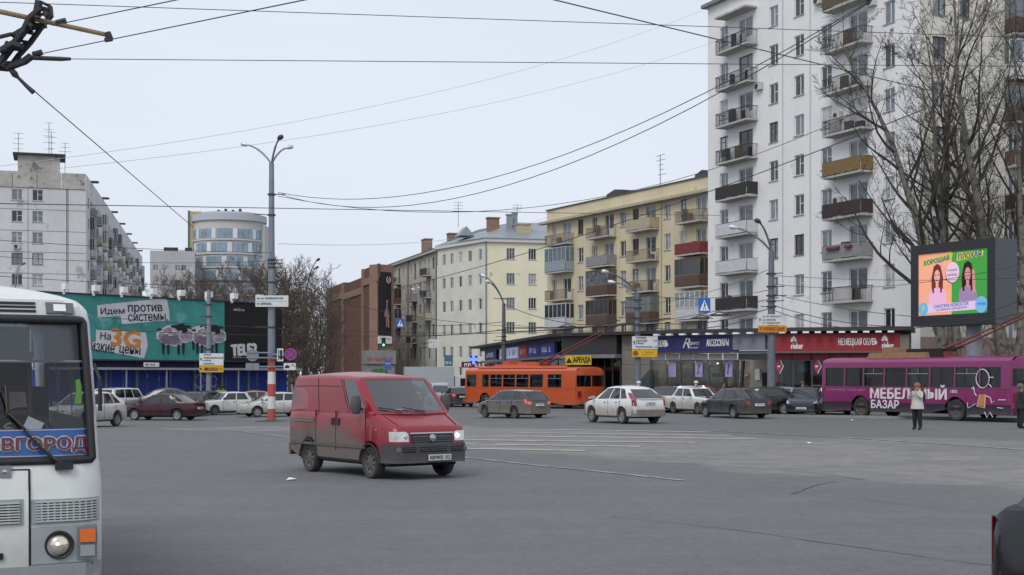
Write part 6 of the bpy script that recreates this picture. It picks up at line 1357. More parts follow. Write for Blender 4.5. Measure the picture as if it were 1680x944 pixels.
for y in (-.25, .25): MB().lathe([(0, .02), (.02, .015), (.022, 0)], 8, 'z', (VX(.62), y, vtop(.62)+.025)).build('washer_nozzle', M_black, van)
# ================================================================ trolleybuses
def trolleybus(loc, heading, body_mt, skirt_mt, label, L=11.6, roof_mt=None, equip_mt=None, win=None, deco=None, wheel_x=(2.75, 8.75), skirt_z=.62):
    """local frame: +x forward, the left flank is +y; flank openings are real holes with panes, seats and far windows behind"""
    root = empty('trolleybus', loc, R(heading), label, 'trolleybus'); W = 2.5; hw = W/2; zb, zr = .34, 2.78
    X = lambda x: L/2-x; wz0, wz1 = 1.55, 2.48; Ra = .62; wr = .5
    G = glass_mat('bus_glass', (.28, .32, .33), .05); b = MB()
    def arch(x):
        z = zb
        for a in wheel_x:
            d = abs(x-a)
            if d < Ra: z = max(z, wr+math.sqrt(Ra*Ra-d*d))
        return z
    xs = sorted(set([round(v, 3) for v in [0, L]+[v for w_ in win for v in w_[:2]]+[a+Ra*math.cos(math.pi*i/10) for a in wheel_x for i in range(11)]]))
    for s in (1, -1):
        y = s*hw
        for x0, x1 in zip(xs, xs[1:]):
            c = (x0+x1)/2; za, zc = arch(x0), arch(x1); hole = any(w_[0] < c < w_[1] for w_ in win)
            m0, m1 = max(skirt_z, za), max(skirt_z, zc)
            b.quad((X(x0), y*.985, za), (X(x1), y*.985, zc), (X(x1), y, m1), (X(x0), y, m0), 1)
            b.quad((X(x0), y, m0), (X(x1), y, m1), (X(x1), y, wz0), (X(x0), y, wz0))
            if not hole: b.quad((X(x0), y, wz0), (X(x1), y, wz0), (X(x1), y*.975, wz1), (X(x0), y*.975, wz1))
            b.quad((X(x0), y*.975, wz1), (X(x1), y*.975, wz1), (X(x1), y*.96, zr-.05), (X(x0), y*.96, zr-.05))
    prof = [(.96*hw, zr-.05), (.90*hw, zr+.05), (.75*hw, zr+.14), (.4*hw, zr+.20), (0, zr+.22)]; full = prof+[(-y, z) for y, z in prof[-2::-1]]
    for (y0, z0), (y1, z1) in zip(full, full[1:]): b.quad((X(0), y0, z0), (X(L), y0, z0), (X(L), y1, z1), (X(0), y1, z1), 2)
    body = None
    for front in (True, False):                    # end walls with their windows
        x = X(0) if front else X(L); s = 1 if front else -1; bow = .16*s; ysn = [-hw, -hw*.96, -hw*.72, -hw*.36, -.05, .05, hw*.36, hw*.72, hw*.96, hw]
        zsn = [zb, skirt_z, 1.30 if front else 1.62, 2.52 if front else 2.40, zr-.05, zr+.12, zr+.2]
        def ep(i, j):
            y = ysn[i]; z = zsn[j]; k = 1-(y/hw)**4; xx = x+bow*k
            if j >= 5: z = interp([(0, zr+.22), (.4*hw, zr+.2), (.75*hw, zr+.14), (.9*hw, zr+.05), (.96*hw, zr-.05), (hw, zr-.05)], abs(y)) if j == 6 else min(z, interp([(0, zr+.2), (.4*hw, zr+.18), (.75*hw, zr+.12), (.9*hw, zr+.03), (hw, zr-.05)], abs(y)))
            f = 1 if z < 1.6 else .975
            if j >= 5: xx = x+bow*k*(.6 if j == 6 else .9)
            return (xx, y*(f if j < 4 else .96), z)
        hole = lambda i, j: j == 2 and i in (1, 2, 3, 5, 6, 7)
        b.grid(ep, len(ysn), len(zsn), 0, hole)
        for rng in ((1, 4), (5, 8)):
            g = MB(); g.grid(lambda i, j: (lambda p: (p[0]-s*.02, p[1], p[2]))(ep(rng[0]+i, 2+j)), rng[1]-rng[0]+1, 2); g.build('end_window', G, root)
    body = b.build('body', [body_mt, skirt_mt, roof_mt or body_mt], root, smooth=30, fix=True)
    MB().box(X(L)+.05, X(0)-.05, -hw*.96, hw*.96, .5, .62).box(X(L)+.3, X(0)-.3, -.6, .6, .3, .5).build('chassis', M_under, root)
    Mfr = mat('window_rubber', (.02, .02, .02), .7)
    for s in (1, -1):
        for (x0, x1, split) in win:
            y = s*hw; f = MB(); yy = lambda z: y*lerp(1, .975, (z-wz0)/(wz1-wz0))
            def bar(a, c, z0, z1): f.add([(X(a), yy(z0)-s*.03, z0), (X(c), yy(z0)-s*.03, z0), (X(c), yy(z0)+s*.006, z0), (X(a), yy(z0)+s*.006, z0), (X(a), yy(z1)-s*.03, z1), (X(c), yy(z1)-s*.03, z1), (X(c), yy(z1)+s*.006, z1), (X(a), yy(z1)+s*.006, z1)], [(0, 3, 2, 1), (4, 5, 6, 7), (0, 1, 5, 4), (1, 2, 6, 5), (2, 3, 7, 6), (3, 0, 4, 7)])
            bar(x0, x0+.04, wz0, wz1); bar(x1-.04, x1, wz0, wz1); bar(x0+.04, x1-.04, wz0, wz0+.04); bar(x0+.04, x1-.04, wz1-.04, wz1)
            wo = f.build('window', Mfr, root)
            g = MB(); g.quad((X(x0), yy(wz0)-s*.015, wz0), (X(x1), yy(wz0)-s*.015, wz0), (X(x1), yy(wz1)-s*.015, wz1), (X(x0), yy(wz1)-s*.015, wz1)); g.build('pane', G, wo)
            if split:
                f = MB(); zm = lerp(wz0, wz1, .66); xm = (x0+x1)/2
                f.box(min(X(x0+.04), X(x1-.04)), max(X(x0+.04), X(x1-.04)), yy(zm)-.012, yy(zm)+.012, zm, zm+.03); f.box(X(xm)-.012, X(xm)+.012, yy(zm)-.012, yy(zm)+.012, zm+.03, wz1-.04); f.build('vent_frame', mat('vent_alu', (.35, .36, .38), .4, .5), wo)
    for a in wheel_x:
        for s in (1, -1): add_wheel(root, X(a), s*(hw-.17), wr, .28, 'steel', s > 0)
        MB().box(X(a)-.6, X(a)+.6, -hw*.82, hw*.82, .5, 1.08).build('wheel_well', M_under, root)
    Mseat = mat('bus_seat', (.045, .03, .028), .8)
    for i in range(9):
        for s in (.82, -.82): 
            xx = X(1.9+i*1.02); MB().box(xx-.05, xx+.05, s-.38, s+.38, .62, 1.62).box(xx+.06, xx+.42, s-.38, s+.38, .95, 1.05).build('passenger_seat', Mseat, root)
    # roof gear
    em_ = equip_mt or body_mt
    def gear(x0, x1, y0, y1, h, mt, nm='roof_box', z=zr+.14):
        q = MB(); a, c = X(x1), X(x0); t = .12; q.add([(a, y0, z), (c, y0, z), (c, y1, z), (a, y1, z), (a+t, y0+.05, z+h), (c-t, y0+.05, z+h), (c-t, y1-.05, z+h), (a+t, y1-.05, z+h)], [(4, 5, 6, 7), (0, 1, 5, 4), (1, 2, 6, 5), (2, 3, 7, 6), (3, 0, 4, 7)]); return q.build(nm, mt, root)
    gear(L*.24, L*.56, -.95, .95, .28, em_); gear(L*.30, L*.37, -.5, .75, .55, em_); gear(L*.42, L*.62, -.6, .6, .45, M_under if deco == 'purple' else em_)
    if deco == 'orange': gear(L*.10, L*.9, .75, 1.05, .16, em_, 'roof_rail')
    bx = X(L*.58); bz = zr+.5; Mp = mat('pole_red', (.18, .05, .03), .6, var=.2)
    st_ = MB(); st_.box(bx-.5, bx+.5, -.45, .45, zr+.15, bz-.05); st_.build('pole_base', Mp, root)
    for s in (-.32, .32):
        MB().tube([(bx, s, bz), (bx-1.2, s, bz+.32), (bx-7.5, s*.8, bz+2.55)], [.055, .05, .028], 7).build('trolley_pole', Mp, root, smooth=True)
        MB().tube([(bx+.3, s, bz-.1), (bx-1.0, s, bz+.16)], .04, 6).build('pole_spring', M_black, root)
    for s in (1, -1):
        MB().box(X(L)-.19, X(L)-.02, s*hw*.82-.1, s*hw*.82+.1, .9, 1.3).build('taillight', M_red, root); MB().box(X(0)+.02, X(0)+.19, s*hw*.68-.12, s*hw*.68+.12, .72, .92).build('headlight', M_lens, root)
    MB().box(X(L)-.30, X(L)-.1, -hw*.95, hw*.95, .42, .62).box(X(0)+.1, X(0)+.3, -hw*.95, hw*.95, .42, .62).build('bumper', skirt_mt, root)
    MB().box(X(L)-.20, X(L)-.165, -.28, .28, .78, .90).build('licence_plate', M_plate, root)
    MB().box(X(L)+.06, X(0)-.06, hw+.003, hw+.02, 1.47, 1.50).build('rub_rail', body_mt, root)
    return root, X, hw
def flank(root, X, hw, L):                         # frame whose plane is the left flank seen from outside: x runs from front to tail
    return Matrix.Translation((X(0), hw+.012, 0)) @ Matrix.Rotation(math.pi, 4, 'Z')
# purple one at the right
M_pur = mat('paint_purple', (.20, .014, .105), .35, coat=.4, var=.06, scale=1, dirt=(DIRT, .3, .8, .25)); M_pdark = mat('paint_dark_aubergine', (.03, .012, .03), .5, var=.15, dirt=(DIRT, .2, .7, .3))
pf_, pr_ = GX(1351, 71.5), GX(1655, 62.0); dv = pf_-pr_; LP = 11.5; hdg = math.degrees(math.atan2(dv.y, dv.x)); mid = (pf_+pr_)/2
perp = Vector((math.sin(R(hdg)), -math.cos(R(hdg)), 0))*1.25     # the left flank lies on the photographed line
wins_p = [(.25, 1.5, 0), (1.6, 2.75, 0), (2.85, 4.1, 1), (4.2, 5.5, 0), (5.6, 6.9, 1), (7.0, 8.35, 0), (8.45, 9.75, 1), (9.85, 10.95, 0)]
pur, pX, phw = trolleybus(mid+perp, hdg, M_pur, M_pdark, 'purple trolleybus with white furniture lettering standing at the right', LP, None, mat('roof_ochre', (.24, .135, .07), .7, var=.15), wins_p, 'purple', (2.6, 8.45), .78)
FM = flank(pur, pX, phw, LP); M_wl = mat('bus_white_print', (.66, .62, .66), .5)
letters('МЕБЕЛЬНЫЙ', pur, 3.3, .98, 4.65, .66, M_wl, 0, .03, M0=FM); letters('БАЗАР', pur, 3.35, .50, 1.75, .40, M_wl, 0, .03, M0=FM)
letters('Супер выбор! Супер цены!', pur, .35, 1.30, 2.6, .17, mat('bus_pale_print', (.42, .2, .36), .5), 0, 0, M0=FM); letters('1802', pur, 8.2, 1.28, .38, .15, M_wl, 0, .02, M0=FM)
def stroke(pts, w_=.045): MB().tube([FM @ Vector((x, -.012, z)) for x, z in pts], w_/2, 4).build('drawn_line', M_wl, pur)
cx, cz = 10.0, 1.95
stroke([(cx+.36*math.cos(2*math.pi*i/20), cz+.42*math.sin(2*math.pi*i/20)) for i in range(21)]); stroke([(cx+.36, cz+.05), (cx+.6, cz+.06)]); stroke([(cx+.34, cz-.25), (cx+.5, cz-.38)])
stroke([(cx-.5, cz-.35), (cx-.42, cz-.7), (cx-.32, cz-.78)]); stroke([(cx-.6, cz-.42), (cx-.45, cz-.5)]); stroke([(cx-.15, cz-.72), (cx-.32, cz-1.25), (cx+.12, cz-1.32), (cx+.15, cz-.72)]); stroke([(cx+.2, cz-.78), (cx+.42, cz-.85), (cx+.5, cz-1.1), (cx+.62, cz-1.02)])
stroke([(cx-.85, cz-1.1), (cx-.8, cz-1.35), (cx-.4, cz-1.15)]); stroke([(cx+.1, cz-1.5), (cx+.25, cz-1.75), (cx+.4, cz-1.5), (cx+.55, cz-1.72)]); stroke([(cx+.85, cz-.95), (cx+1.25, cz-.95)]); stroke([(cx+.8, cz-1.3), (cx+1.1, cz-1.32)])
MB().prism([(cx-.13, cz-.72), (cx-.28, cz-1.22), (cx+.1, cz-1.28), (cx+.12, cz-.72)], -.006, 0).build('orange_print', mat('print_orange2', (.5, .2, .05), .6), pur, FM)
# orange one in the middle
M_ora = mat('paint_orange', (.50, .080, .018), .4, coat=.3, var=.07, scale=.8, dirt=(DIRT, .2, .75, .45))
of_, or_ = GX(763, 99.5), GX(944, 90.2); dv = of_-or_; hdg = math.degrees(math.atan2(dv.y, dv.x)); mid = (of_+or_)/2; perp = Vector((math.sin(R(hdg)), -math.cos(R(hdg)), 0))*1.25
wins_o = [(.2, 1.3, 0), (2.0, 2.75, 0), (2.9, 4.2, 1), (4.35, 5.65, 1), (5.8, 7.1, 1), (7.25, 8.6, 0), (9.1, 10.5, 1)]
ora, oX, ohw = trolleybus(mid+perp, hdg, M_ora, M_ora, 'orange trolleybus with raised poles crossing the middle of the square', dv.length, None, M_ora, wins_o, 'orange', (2.3, 8.5), .62); ora.scale = (1, 1, .93)
# ================================================================ white bus cut by the left edge
S_ = 200.0; DB = F/S_; Bn = Vector(((176-CX)/S_, DB, 0)); BY = 23.0       # near left corner of its front; heading towards us
bus = empty('white_bus', (0, 0, 0), 0, 'white bus with a blue town name board in its windscreen at the left edge', 'bus')
# local frame: x to the right as seen from the front, y into the bus, z up; x = 0 is the bus centre line
BW = 2.5; hb = BW/2
bus.matrix_basis = Matrix.Translation(Bn) @ Matrix.Rotation(R(BY), 4, 'Z') @ Matrix.Translation((-hb, 0, 0)); bus.rotation_mode = 'XYZ'
P_bw = mat('bus_white', (.66, .675, .645), .4, coat=.25, var=.06, scale=1.2, var2=((.40, .34, .26), .68, 5.0), dirt=((.26, .24, .21), .35, .95, .7)); P_bg = mat('bus_grey', (.30, .33, .34), .5, var=.08)
G_bus = glass_mat('windscreen_glass', (.78, .82, .84), .05)
yfp = [(.30, .02), (.58, 0), (1.20, .02), (1.36, .08), (1.41, .10), (2.54, .28), (2.62, .31), (2.70, .38), (2.76, .50), (2.80, .63), (2.85, .9), (2.9, 1.2), (2.95, 1.8), (2.97, 2.4)]
hwp = [(.30, 1.22), (.6, 1.25), (1.2, 1.25), (1.41, 1.235), (2.0, 1.21), (2.54, 1.18), (2.66, 1.16), (2.74, 1.095), (2.79, .965), (2.844, .79), (2.887, .605), (2.93, .435), (2.97, .2)]
zsb = [.30, .58, .9, 1.2, 1.36, 1.41, 1.7, 1.95, 2.25, 2.54, 2.60, 2.66, 2.70, 2.74, 2.765, 2.79, 2.815, 2.844, 2.887, 2.93, 2.97]; LBus = 7.0
fx = [-1, -.93, -.8, -.4, 0, .4, .8, .93, 1.0]; cr_n = 5
def ringp(z):
    h = interp(hwp, z); yf = interp(yfp, z); r = min(.30, h*.5); pts = []
    inner = h-r
    for i in range(cr_n): q_ = math.pi*.5*(1-i/(cr_n-1)); pts.append((-inner-r*math.cos(q_), yf+.06+r-r*math.sin(q_))) if False else pts.append((-inner-r*math.sin(q_), yf+.06+r-r*math.cos(q_)))
    for f in (-.6, -.2, .2, .6): pts.append((inner*f, yf+.06*(f*f)))
    for i in range(cr_n): q_ = math.pi*.5*(i/(cr_n-1)); pts.append((inner+r*math.sin(q_), yf+.06+r-r*math.cos(q_)))
    ys_ = [1.0, 1.1, 2.5, 2.6, 4.0, 4.1, 5.5, 5.6, LBus]
    rear = [(h, max(yf+.1+r, y)) for y in ys_]; left = [(-h, y) for _, y in rear[::-1]]
    return left[1:] and (left+pts+rear)
RG = [ringp(z) for z in zsb]; nr = len(RG[0]); B = MB(); nl = 9
def hole(i, j):
    z = (zsb[i]+zsb[i+1])/2
    if 1.41 < z < 2.54:
        if nl+2 <= j < nr-nl-3: return True       # windscreen
        if j in (nr-nl+1-0, nr-nl+3, nr-nl+5) or j in (nl-3, nl-5, nl-7): return z > 1.65 and z < 2.25
        if j == nr-nl-1 or j == nl-1: return 1.65 < z < 2.25
    return False
B.grid(lambda i, j: (RG[i][j][0], RG[i][j][1], zsb[i]), len(zsb), nr, 0, hole); B.poly([(x, y, zsb[-1]) for x, y in RG[-1]])
B.build('body', P_bw, bus, smooth=35, fix=True)
iz = [k for k, z in enumerate(zsb) if 1.41 <= z <= 2.54]; ja, jb = nl+2, nr-nl-3
g = MB(); g.grid(lambda i, j: (RG[iz[i]][ja+j][0], RG[iz[i]][ja+j][1]+.01, zsb[iz[i]]), len(iz), jb-ja+1); g.build('windshield', G_bus, bus, smooth=60)
Mrub = mat('rubber_seal', (.018, .018, .02), .6)
edge = [Vector((RG[iz[0]][j][0], RG[iz[0]][j][1]-.008, zsb[iz[0]]-.01)) for j in range(ja, jb+1)]+[Vector((RG[i][jb][0]+.01, RG[i][jb][1]-.01, zsb[i])) for i in iz]+[Vector((RG[iz[-1]][j][0], RG[iz[-1]][j][1]-.008, zsb[iz[-1]]+.02)) for j in range(jb, ja-1, -1)]+[Vector((RG[i][ja][0]-.01, RG[i][ja][1]-.01, zsb[i])) for i in iz[::-1]]
MB().tube(edge+[edge[0]], .034, 8, caps=False).build('windshield_seal', Mrub, bus, smooth=60)
G_side = glass_mat('bus_side_glass', (.75, .8, .8), .05)
for jj in (nr-nl-1, nr-nl+1, nr-nl+3, nr-nl+5, nl-1, nl-3, nl-5, nl-7):
    ks = [k for k, z in enumerate(zsb) if 1.69 <= z <= 2.26]; g = MB(); g.grid(lambda i, j: (RG[ks[i]][jj+j][0], RG[ks[i]][jj+j][1], zsb[ks[i]]), len(ks), 2); g.build('side_window', G_side, bus)
def front(x, z, off=0):                           # point on the front sheet
    h = interp(hwp, z); r = min(.30, h*.5); inner = h-r; yf = interp(yfp, z); y = yf+.06*min(1, (x/inner))**2 if abs(x) <= inner else yf+.06+r-math.sqrt(max(0, r*r-(abs(x)-inner)**2))
    return Vector((x, y-off, z))
def fpatch(name, x0, x1, z0, z1, mt, off=.012, nx=9, nz=3, par=None, thick=.03):
    m = MB(); A = lambda i, j, o: front(lerp(x0, x1, i/(nx-1)), lerp(z0, z1, j/(nz-1)), o)
    m.grid(lambda i, j: A(i, j, off), nx, nz); m.grid(lambda i, j: A(i, j, off-thick), nx, nz)
    for i in range(nx-1):
        for j in (0, nz-1): m.quad(A(i, j, off), A(i+1, j, off), A(i+1, j, off-thick), A(i, j, off-thick))
    for j in range(nz-1):
        for i in (0, nx-1): m.quad(A(i, j, off), A(i, j+1, off), A(i, j+1, off-thick), A(i, j, off-thick))
    return m.build(name, mt, bus if par is None else par, smooth=40, fix=True)
def pxz(py): return CH-(py-HY)/S_                  # heights read at the front sheet
# lower front: bumper, lamp panels, grilles, flap
fpatch('bumper', -1.24, 1.24, .30, .565, P_bg, .05, 17, 3, None, .08)
lp = fpatch('lamp_panel', .66, 1.19, pxz(921), pxz(862), P_bg, .014); fpatch('lamp_panel', -1.19, -.66, pxz(921), pxz(862), P_bg, .014)
for s in (1, -1):
    gp = fpatch('grille', .665 if s > 0 else -1.21, 1.21 if s > 0 else -.665, pxz(862)+.03, pxz(817), P_bg, .016)
    bk = fpatch('grille_dark', (.74 if s > 0 else -1.195), (1.195 if s > 0 else -.74), pxz(859)+.03, pxz(820), mat('grille_hole', (.03, .032, .034), .8), .020, 9, 3, gp)
    for k in range(8): z = lerp(pxz(858)+.03, pxz(821), k/7); fpatch('grille_bar', .69 if s > 0 else -1.20, 1.20 if s > 0 else -.69, z-.006, z+.006, mat('grille_bar', (.46, .48, .47), .5), .034, 9, 2, gp, .02)
    for k in range(10): x = s*lerp(.74, 1.19, k/9); fpatch('grille_bar', x-.006, x+.006, pxz(859)+.03, pxz(820), mat('grille_bar', (.46, .48, .47), .5), .030, 2, 4, gp, .02)
fl = fpatch('front_flap', -.64, .64, pxz(925), pxz(768), P_bw, .012, 9, 5); gp = fpatch('grille', -.60, .60, pxz(862)+.03, pxz(815), P_bg, .02, 9, 3, fl)
fpatch('grille_dark', -.28, .20, pxz(860)+.03, pxz(819), mat('grille_hole', (.03, .032, .034), .8), .026, 9, 3, gp) if False else None
for k in range(8): z = lerp(pxz(858)+.03, pxz(821), k/7); fpatch('flap_bar', -.55, .57, z-.006, z+.006, mat('grille_bar', (.46, .48, .47), .5), .040, 7, 2, fl, .02)
for k in range(13): x = lerp(-.56, .50, k/12); fpatch('flap_slot', x, x+.065, pxz(859)+.03, pxz(820), M_under, .026, 2, 3, fl, .01)
W = MB()
for (x0, x1, z0, z1) in ((.648, .655, pxz(925), pxz(768)), (-.655, -.648, pxz(925), pxz(768))):
    W.tube([front(x0, lerp(z0, z1, i/6), .008) for i in range(7)], .009, 5)
W.tube([front(x, pxz(769), .008) for x in (-.65, -.3, .3, .65)], .009, 5); W.tube([front(x, pxz(928)+.012, .012) for x in (-1.15, -.6, 0, .6, 1.15)], .010, 5); W.build('panel_gap', M_under, bus)
hz_ = pxz(771); MB().box(-.05, .05, -.03, .01, -.05, .05).lathe([(0, -.05), (.02, -.045), (.02, -.03)], 8, 'y').build('flap_latch', M_chrome, bus, Matrix.Translation(front(.46, hz_, .0)))
MB().box(-.045, .045, -.02, .01, -.025, .025).build('keyhole_slot', M_under, bus, Matrix.Translation(front(.40, pxz(905), .01)))
for s in (1, -1):
    c = front(s*.875, pxz(892), .0); hl = MB().lathe([(0, -.075), (.06, -.07), (.105, -.045), (.115, -.015), (.115, .02)], 28, 'y').build('headlight', mat('bus_lamp_glass', (.72, .66, .55), .08, .55, coat=1, var=.35, scale=11), bus, Matrix.Translation(c) @ Matrix.Scale(.72, 4), smooth=50)
    MB().lathe([(.113, -.02), (.15, -.05), (.165, -.02), (.165, .02)], 28, 'y').build('headlight_ring', Mrub, hl, smooth=50); MB().lathe([(0, -.079), (.018, -.077), (.022, -.07)], 12, 'y', (-.02, 0, .02)).build('bulb', mat('warm_bulb', (1, .72, .4), .3, emit=1.6), hl)
    c = front(s*1.10, pxz(892), .03); tb = MB().box(-.095, .095, -.03, .01, -.15, .17).build('side_lamp_housing', mat('lamp_housing', (.16, .175, .18), .6), bus, Matrix.Translation(c) @ Matrix.Scale(.82, 4))
    MB().box(-.075, .075, -.05, -.031, .02, .15).build('turn_signal', M_orange, tb); MB().box(-.07, .07, -.042, -.031, -.12, -.01).build('reflector', mat('lamp_clear', (.3, .32, .33), .3), tb)
# above the windscreen: vent grille with marker lamp
vp = fpatch('vent_panel', -1.08, 1.08, 2.60, 2.735, mat('vent_panel_grey', (.45, .48, .46), .5), .02, 15, 3)
for k in range(3): fpatch('vent_slot', -.75, .72, 2.625+.034*k, 2.642+.034*k, M_under, .028, 11, 2, vp, .01)
for s in (1, -1): o = fpatch('marker_lamp', s*.80, s*1.03, 2.618, 2.712, mat('marker_housing', (.10, .105, .10), .4), .036, 4, 2, vp, .02); fpatch('marker_lens', s*.86, s*.96, 2.635, 2.695, mat('marker_lens', (.55, .58, .6), .1, emit=.25), .044, 3, 2, vp, .01)
# tinted strip and town name board inside the glass
def inpatch(name, x0, x1, z0, z1, mt, dy): 
    m = MB(); m.grid(lambda i, j: front(lerp(x0, x1, i/8), lerp(z0, z1, j/2), -dy), 9, 3); return m.build(name, mt, bus, smooth=60)
inpatch('tinted_strip', -1.15, 1.15, 2.22, 2.54, glass_mat('strip_tint', (.2, .23, .28), .14, .35), .03); MB().tube([front(x, 2.215, -.03) for x in (-1.1, -.5, 0, .5, 1.1)], .012, 6).build('sun_blind_rod', mat('rod_grey', (.3, .31, .32), .5), bus)
M_nb = mat('board_blue', (.025, .14, .50), .5); zb0, zb1 = 1.43, 1.66
nbd = inpatch('town_name_board', -1.17, 1.17, zb0, zb1, M_nb, .035)
M_mr = mat('board_maroon', (.20, .008, .03), .5)
for (mt, off, bold) in ((M_white, .028, .09), (M_mr, .018, .03)):
    me = text_mesh('НИЖНИЙ НОВГОРОД', 1.74, .15 if bold < .05 else .156, mt, bold*.75); 
    if bold > .05:
        for v in me.vertices: v.co.x = v.co.x
    x0 = -.62; z0 = zb0+.04-(.003 if bold > .05 else 0)
    for v in me.vertices: v.co = front(x0+v.co.x, z0+v.co.z, -off-v.co.y)
    link('town_name_lettering' if bold < .05 else 'town_name_outline', me, nbd)
for z in (zb0+.008, zb1-.012):
    m = MB(); m.grid(lambda i, j: front(lerp(-1.17, 1.17, i/8), z+.006*j, -.028), 9, 2); m.build('board_stripe', M_white, nbd)
# wipers, mirror, interior with driver
MB().tube([front(.92, 1.36, .05), front(.78, 1.47, .06), front(.66, 1.60, .05), front(.50, 1.80, .04), front(.44, 1.98, .03)], [.02, .016, .012, .010, .010], 6).build('wiper', Mrub, bus); MB().tube([front(.86, 1.41, .075), front(.68, 1.62, .075), front(.48, 1.80, .065), front(.47, 2.02, .06)], .004, 5).build('wiper_hose', mat('hose_yellow', (.11, .105, .04), .6), bus); MB().box(-.07, .07, -.06, .0, -.03, .03).build('wiper_motor', Mrub, bus, Matrix.Translation(front(.92, 1.36, .01)))
MB().box(-1.15, 1.15, .4, .8, 1.05, 1.44).build('dashboard', mat('dash_black', (.02, .02, .021), .7), bus)
MB().lathe([(.24, -.016), (.262, 0), (.24, .016), (.222, 0), (.24, -.016)], 26, 'z').tube([(-.23, 0, 0), (.23, 0, 0)], .016, 6).build('steering_wheel', M_black, bus, Matrix.Translation((.60, .75, 1.62)) @ Matrix.Rotation(R(38), 4, 'X'))
MB().box(-1.15, 1.15, 1.75, 1.8, .4, 1.45).box(-.6, -.55, 1.75, 1.8, 1.45, 2.5).box(.90, .94, 1.75, 1.8, 1.45, 2.5).box(-1.15, .55, 1.8, 1.83, 1.4, 2.5).build('partition', mat('partition_dark', (.03, .03, .03), .8), bus)
MB().box(-1.1, 1.1, LBus-.5, LBus-.45, .5, 2.7).build('rear_panel', mat('rear_dark', (.035, .035, .035), .9), bus)
MB().box(.32, .90, 1.33, 1.45, 1.0, 2.0).box(.32, .90, .98, 1.33, .95, 1.06).build('driver_seat', mat('seat_dark', (.025, .022, .022), .9), bus)
MB().prism([(-.06, 0), (.05, 0), (.06, .3), (.02, .42), (-.04, .4), (-.03, .2)], -.02, .02).build('green_pennant', mat('pennant_green', (.16, .5, .02), .6), bus, Matrix.Translation(front(1.06, 1.86, -.12)) @ Matrix.Scale(.5, 4))
MB().tube([front(1.13, 2.32, -.08), front(1.15, 1.5, -.08)], .035, 6).build('window_post', Mrub, bus); MB().tube([front(.70, 2.3, -.5), front(.70, 1.5, -.5)], .02, 6).build('hand_rail', M_black, bus)
MB().box(-.012, .012, -.04, .04, -.13, .13).build('rear_mirror', Mrub, bus, Matrix.Translation((1.235, .36, 1.93))); MB().tube([(1.19, .42, 2.2), (1.235, .36, 2.06)], .014, 5).build('mirror_arm', Mrub, bus)
for x in (-.95, .95):
    for y in (1.2, 5.0): o = add_wheel(bus, 0, 0, .44, .26, 'steel', True); o.matrix_local = Matrix.Translation((x, y, .44)) @ Matrix.Rotation(R(-90 if x > 0 else 90), 4, 'Z')
MB().box(-1.1, 1.1, .3, LBus-.2, .3, .5).build('underbody', M_under, bus)
# ================================================================ people
def figure(name, joints, edges, mats, pick, parent=None, M=None, lvl=2, root_i=0):
    """one continuous body: Skin + Subdivision over a posed skeleton, materials chosen by place on the body"""
    me = bpy.data.meshes.new(name); keys = list(joints); me.from_pydata([joints[k][0] for k in keys], [(keys.index(a), keys.index(b)) for a, b in edges], [])
    o = bpy.data.objects.new(name, me); COL.objects.link(o); sk = o.modifiers.new('s', 'SKIN'); sk.use_smooth_shade = True
    for i, k in enumerate(keys): r = joints[k][1]; me.skin_vertices[0].data[i].radius = r if isinstance(r, tuple) else (r, r)
    me.skin_vertices[0].data[root_i].use_root = True
    s = o.modifiers.new('u', 'SUBSURF'); s.levels = lvl; s.render_levels = lvl
    bpy.context.view_layer.update(); m2 = bpy.data.meshes.new_from_object(o.evaluated_get(bpy.context.evaluated_depsgraph_get())); bpy.data.objects.remove(o)
    m2.materials.clear()
    for m in mats: m2.materials.append(m)
    for p in m2.polygons: p.material_index = pick(p.center); p.use_smooth = True
    m2.name = name; return link(name, m2, parent, M)
Msk = mat('skin', (.42, .25, .18), .6); Mhair = mat('hair_dark', (.03, .02, .015), .8); Mpant = mat('dark_trousers', (.012, .012, .016), .85, var=.2); Mshoe = mat('black_shoes', (.01, .01, .01), .5)
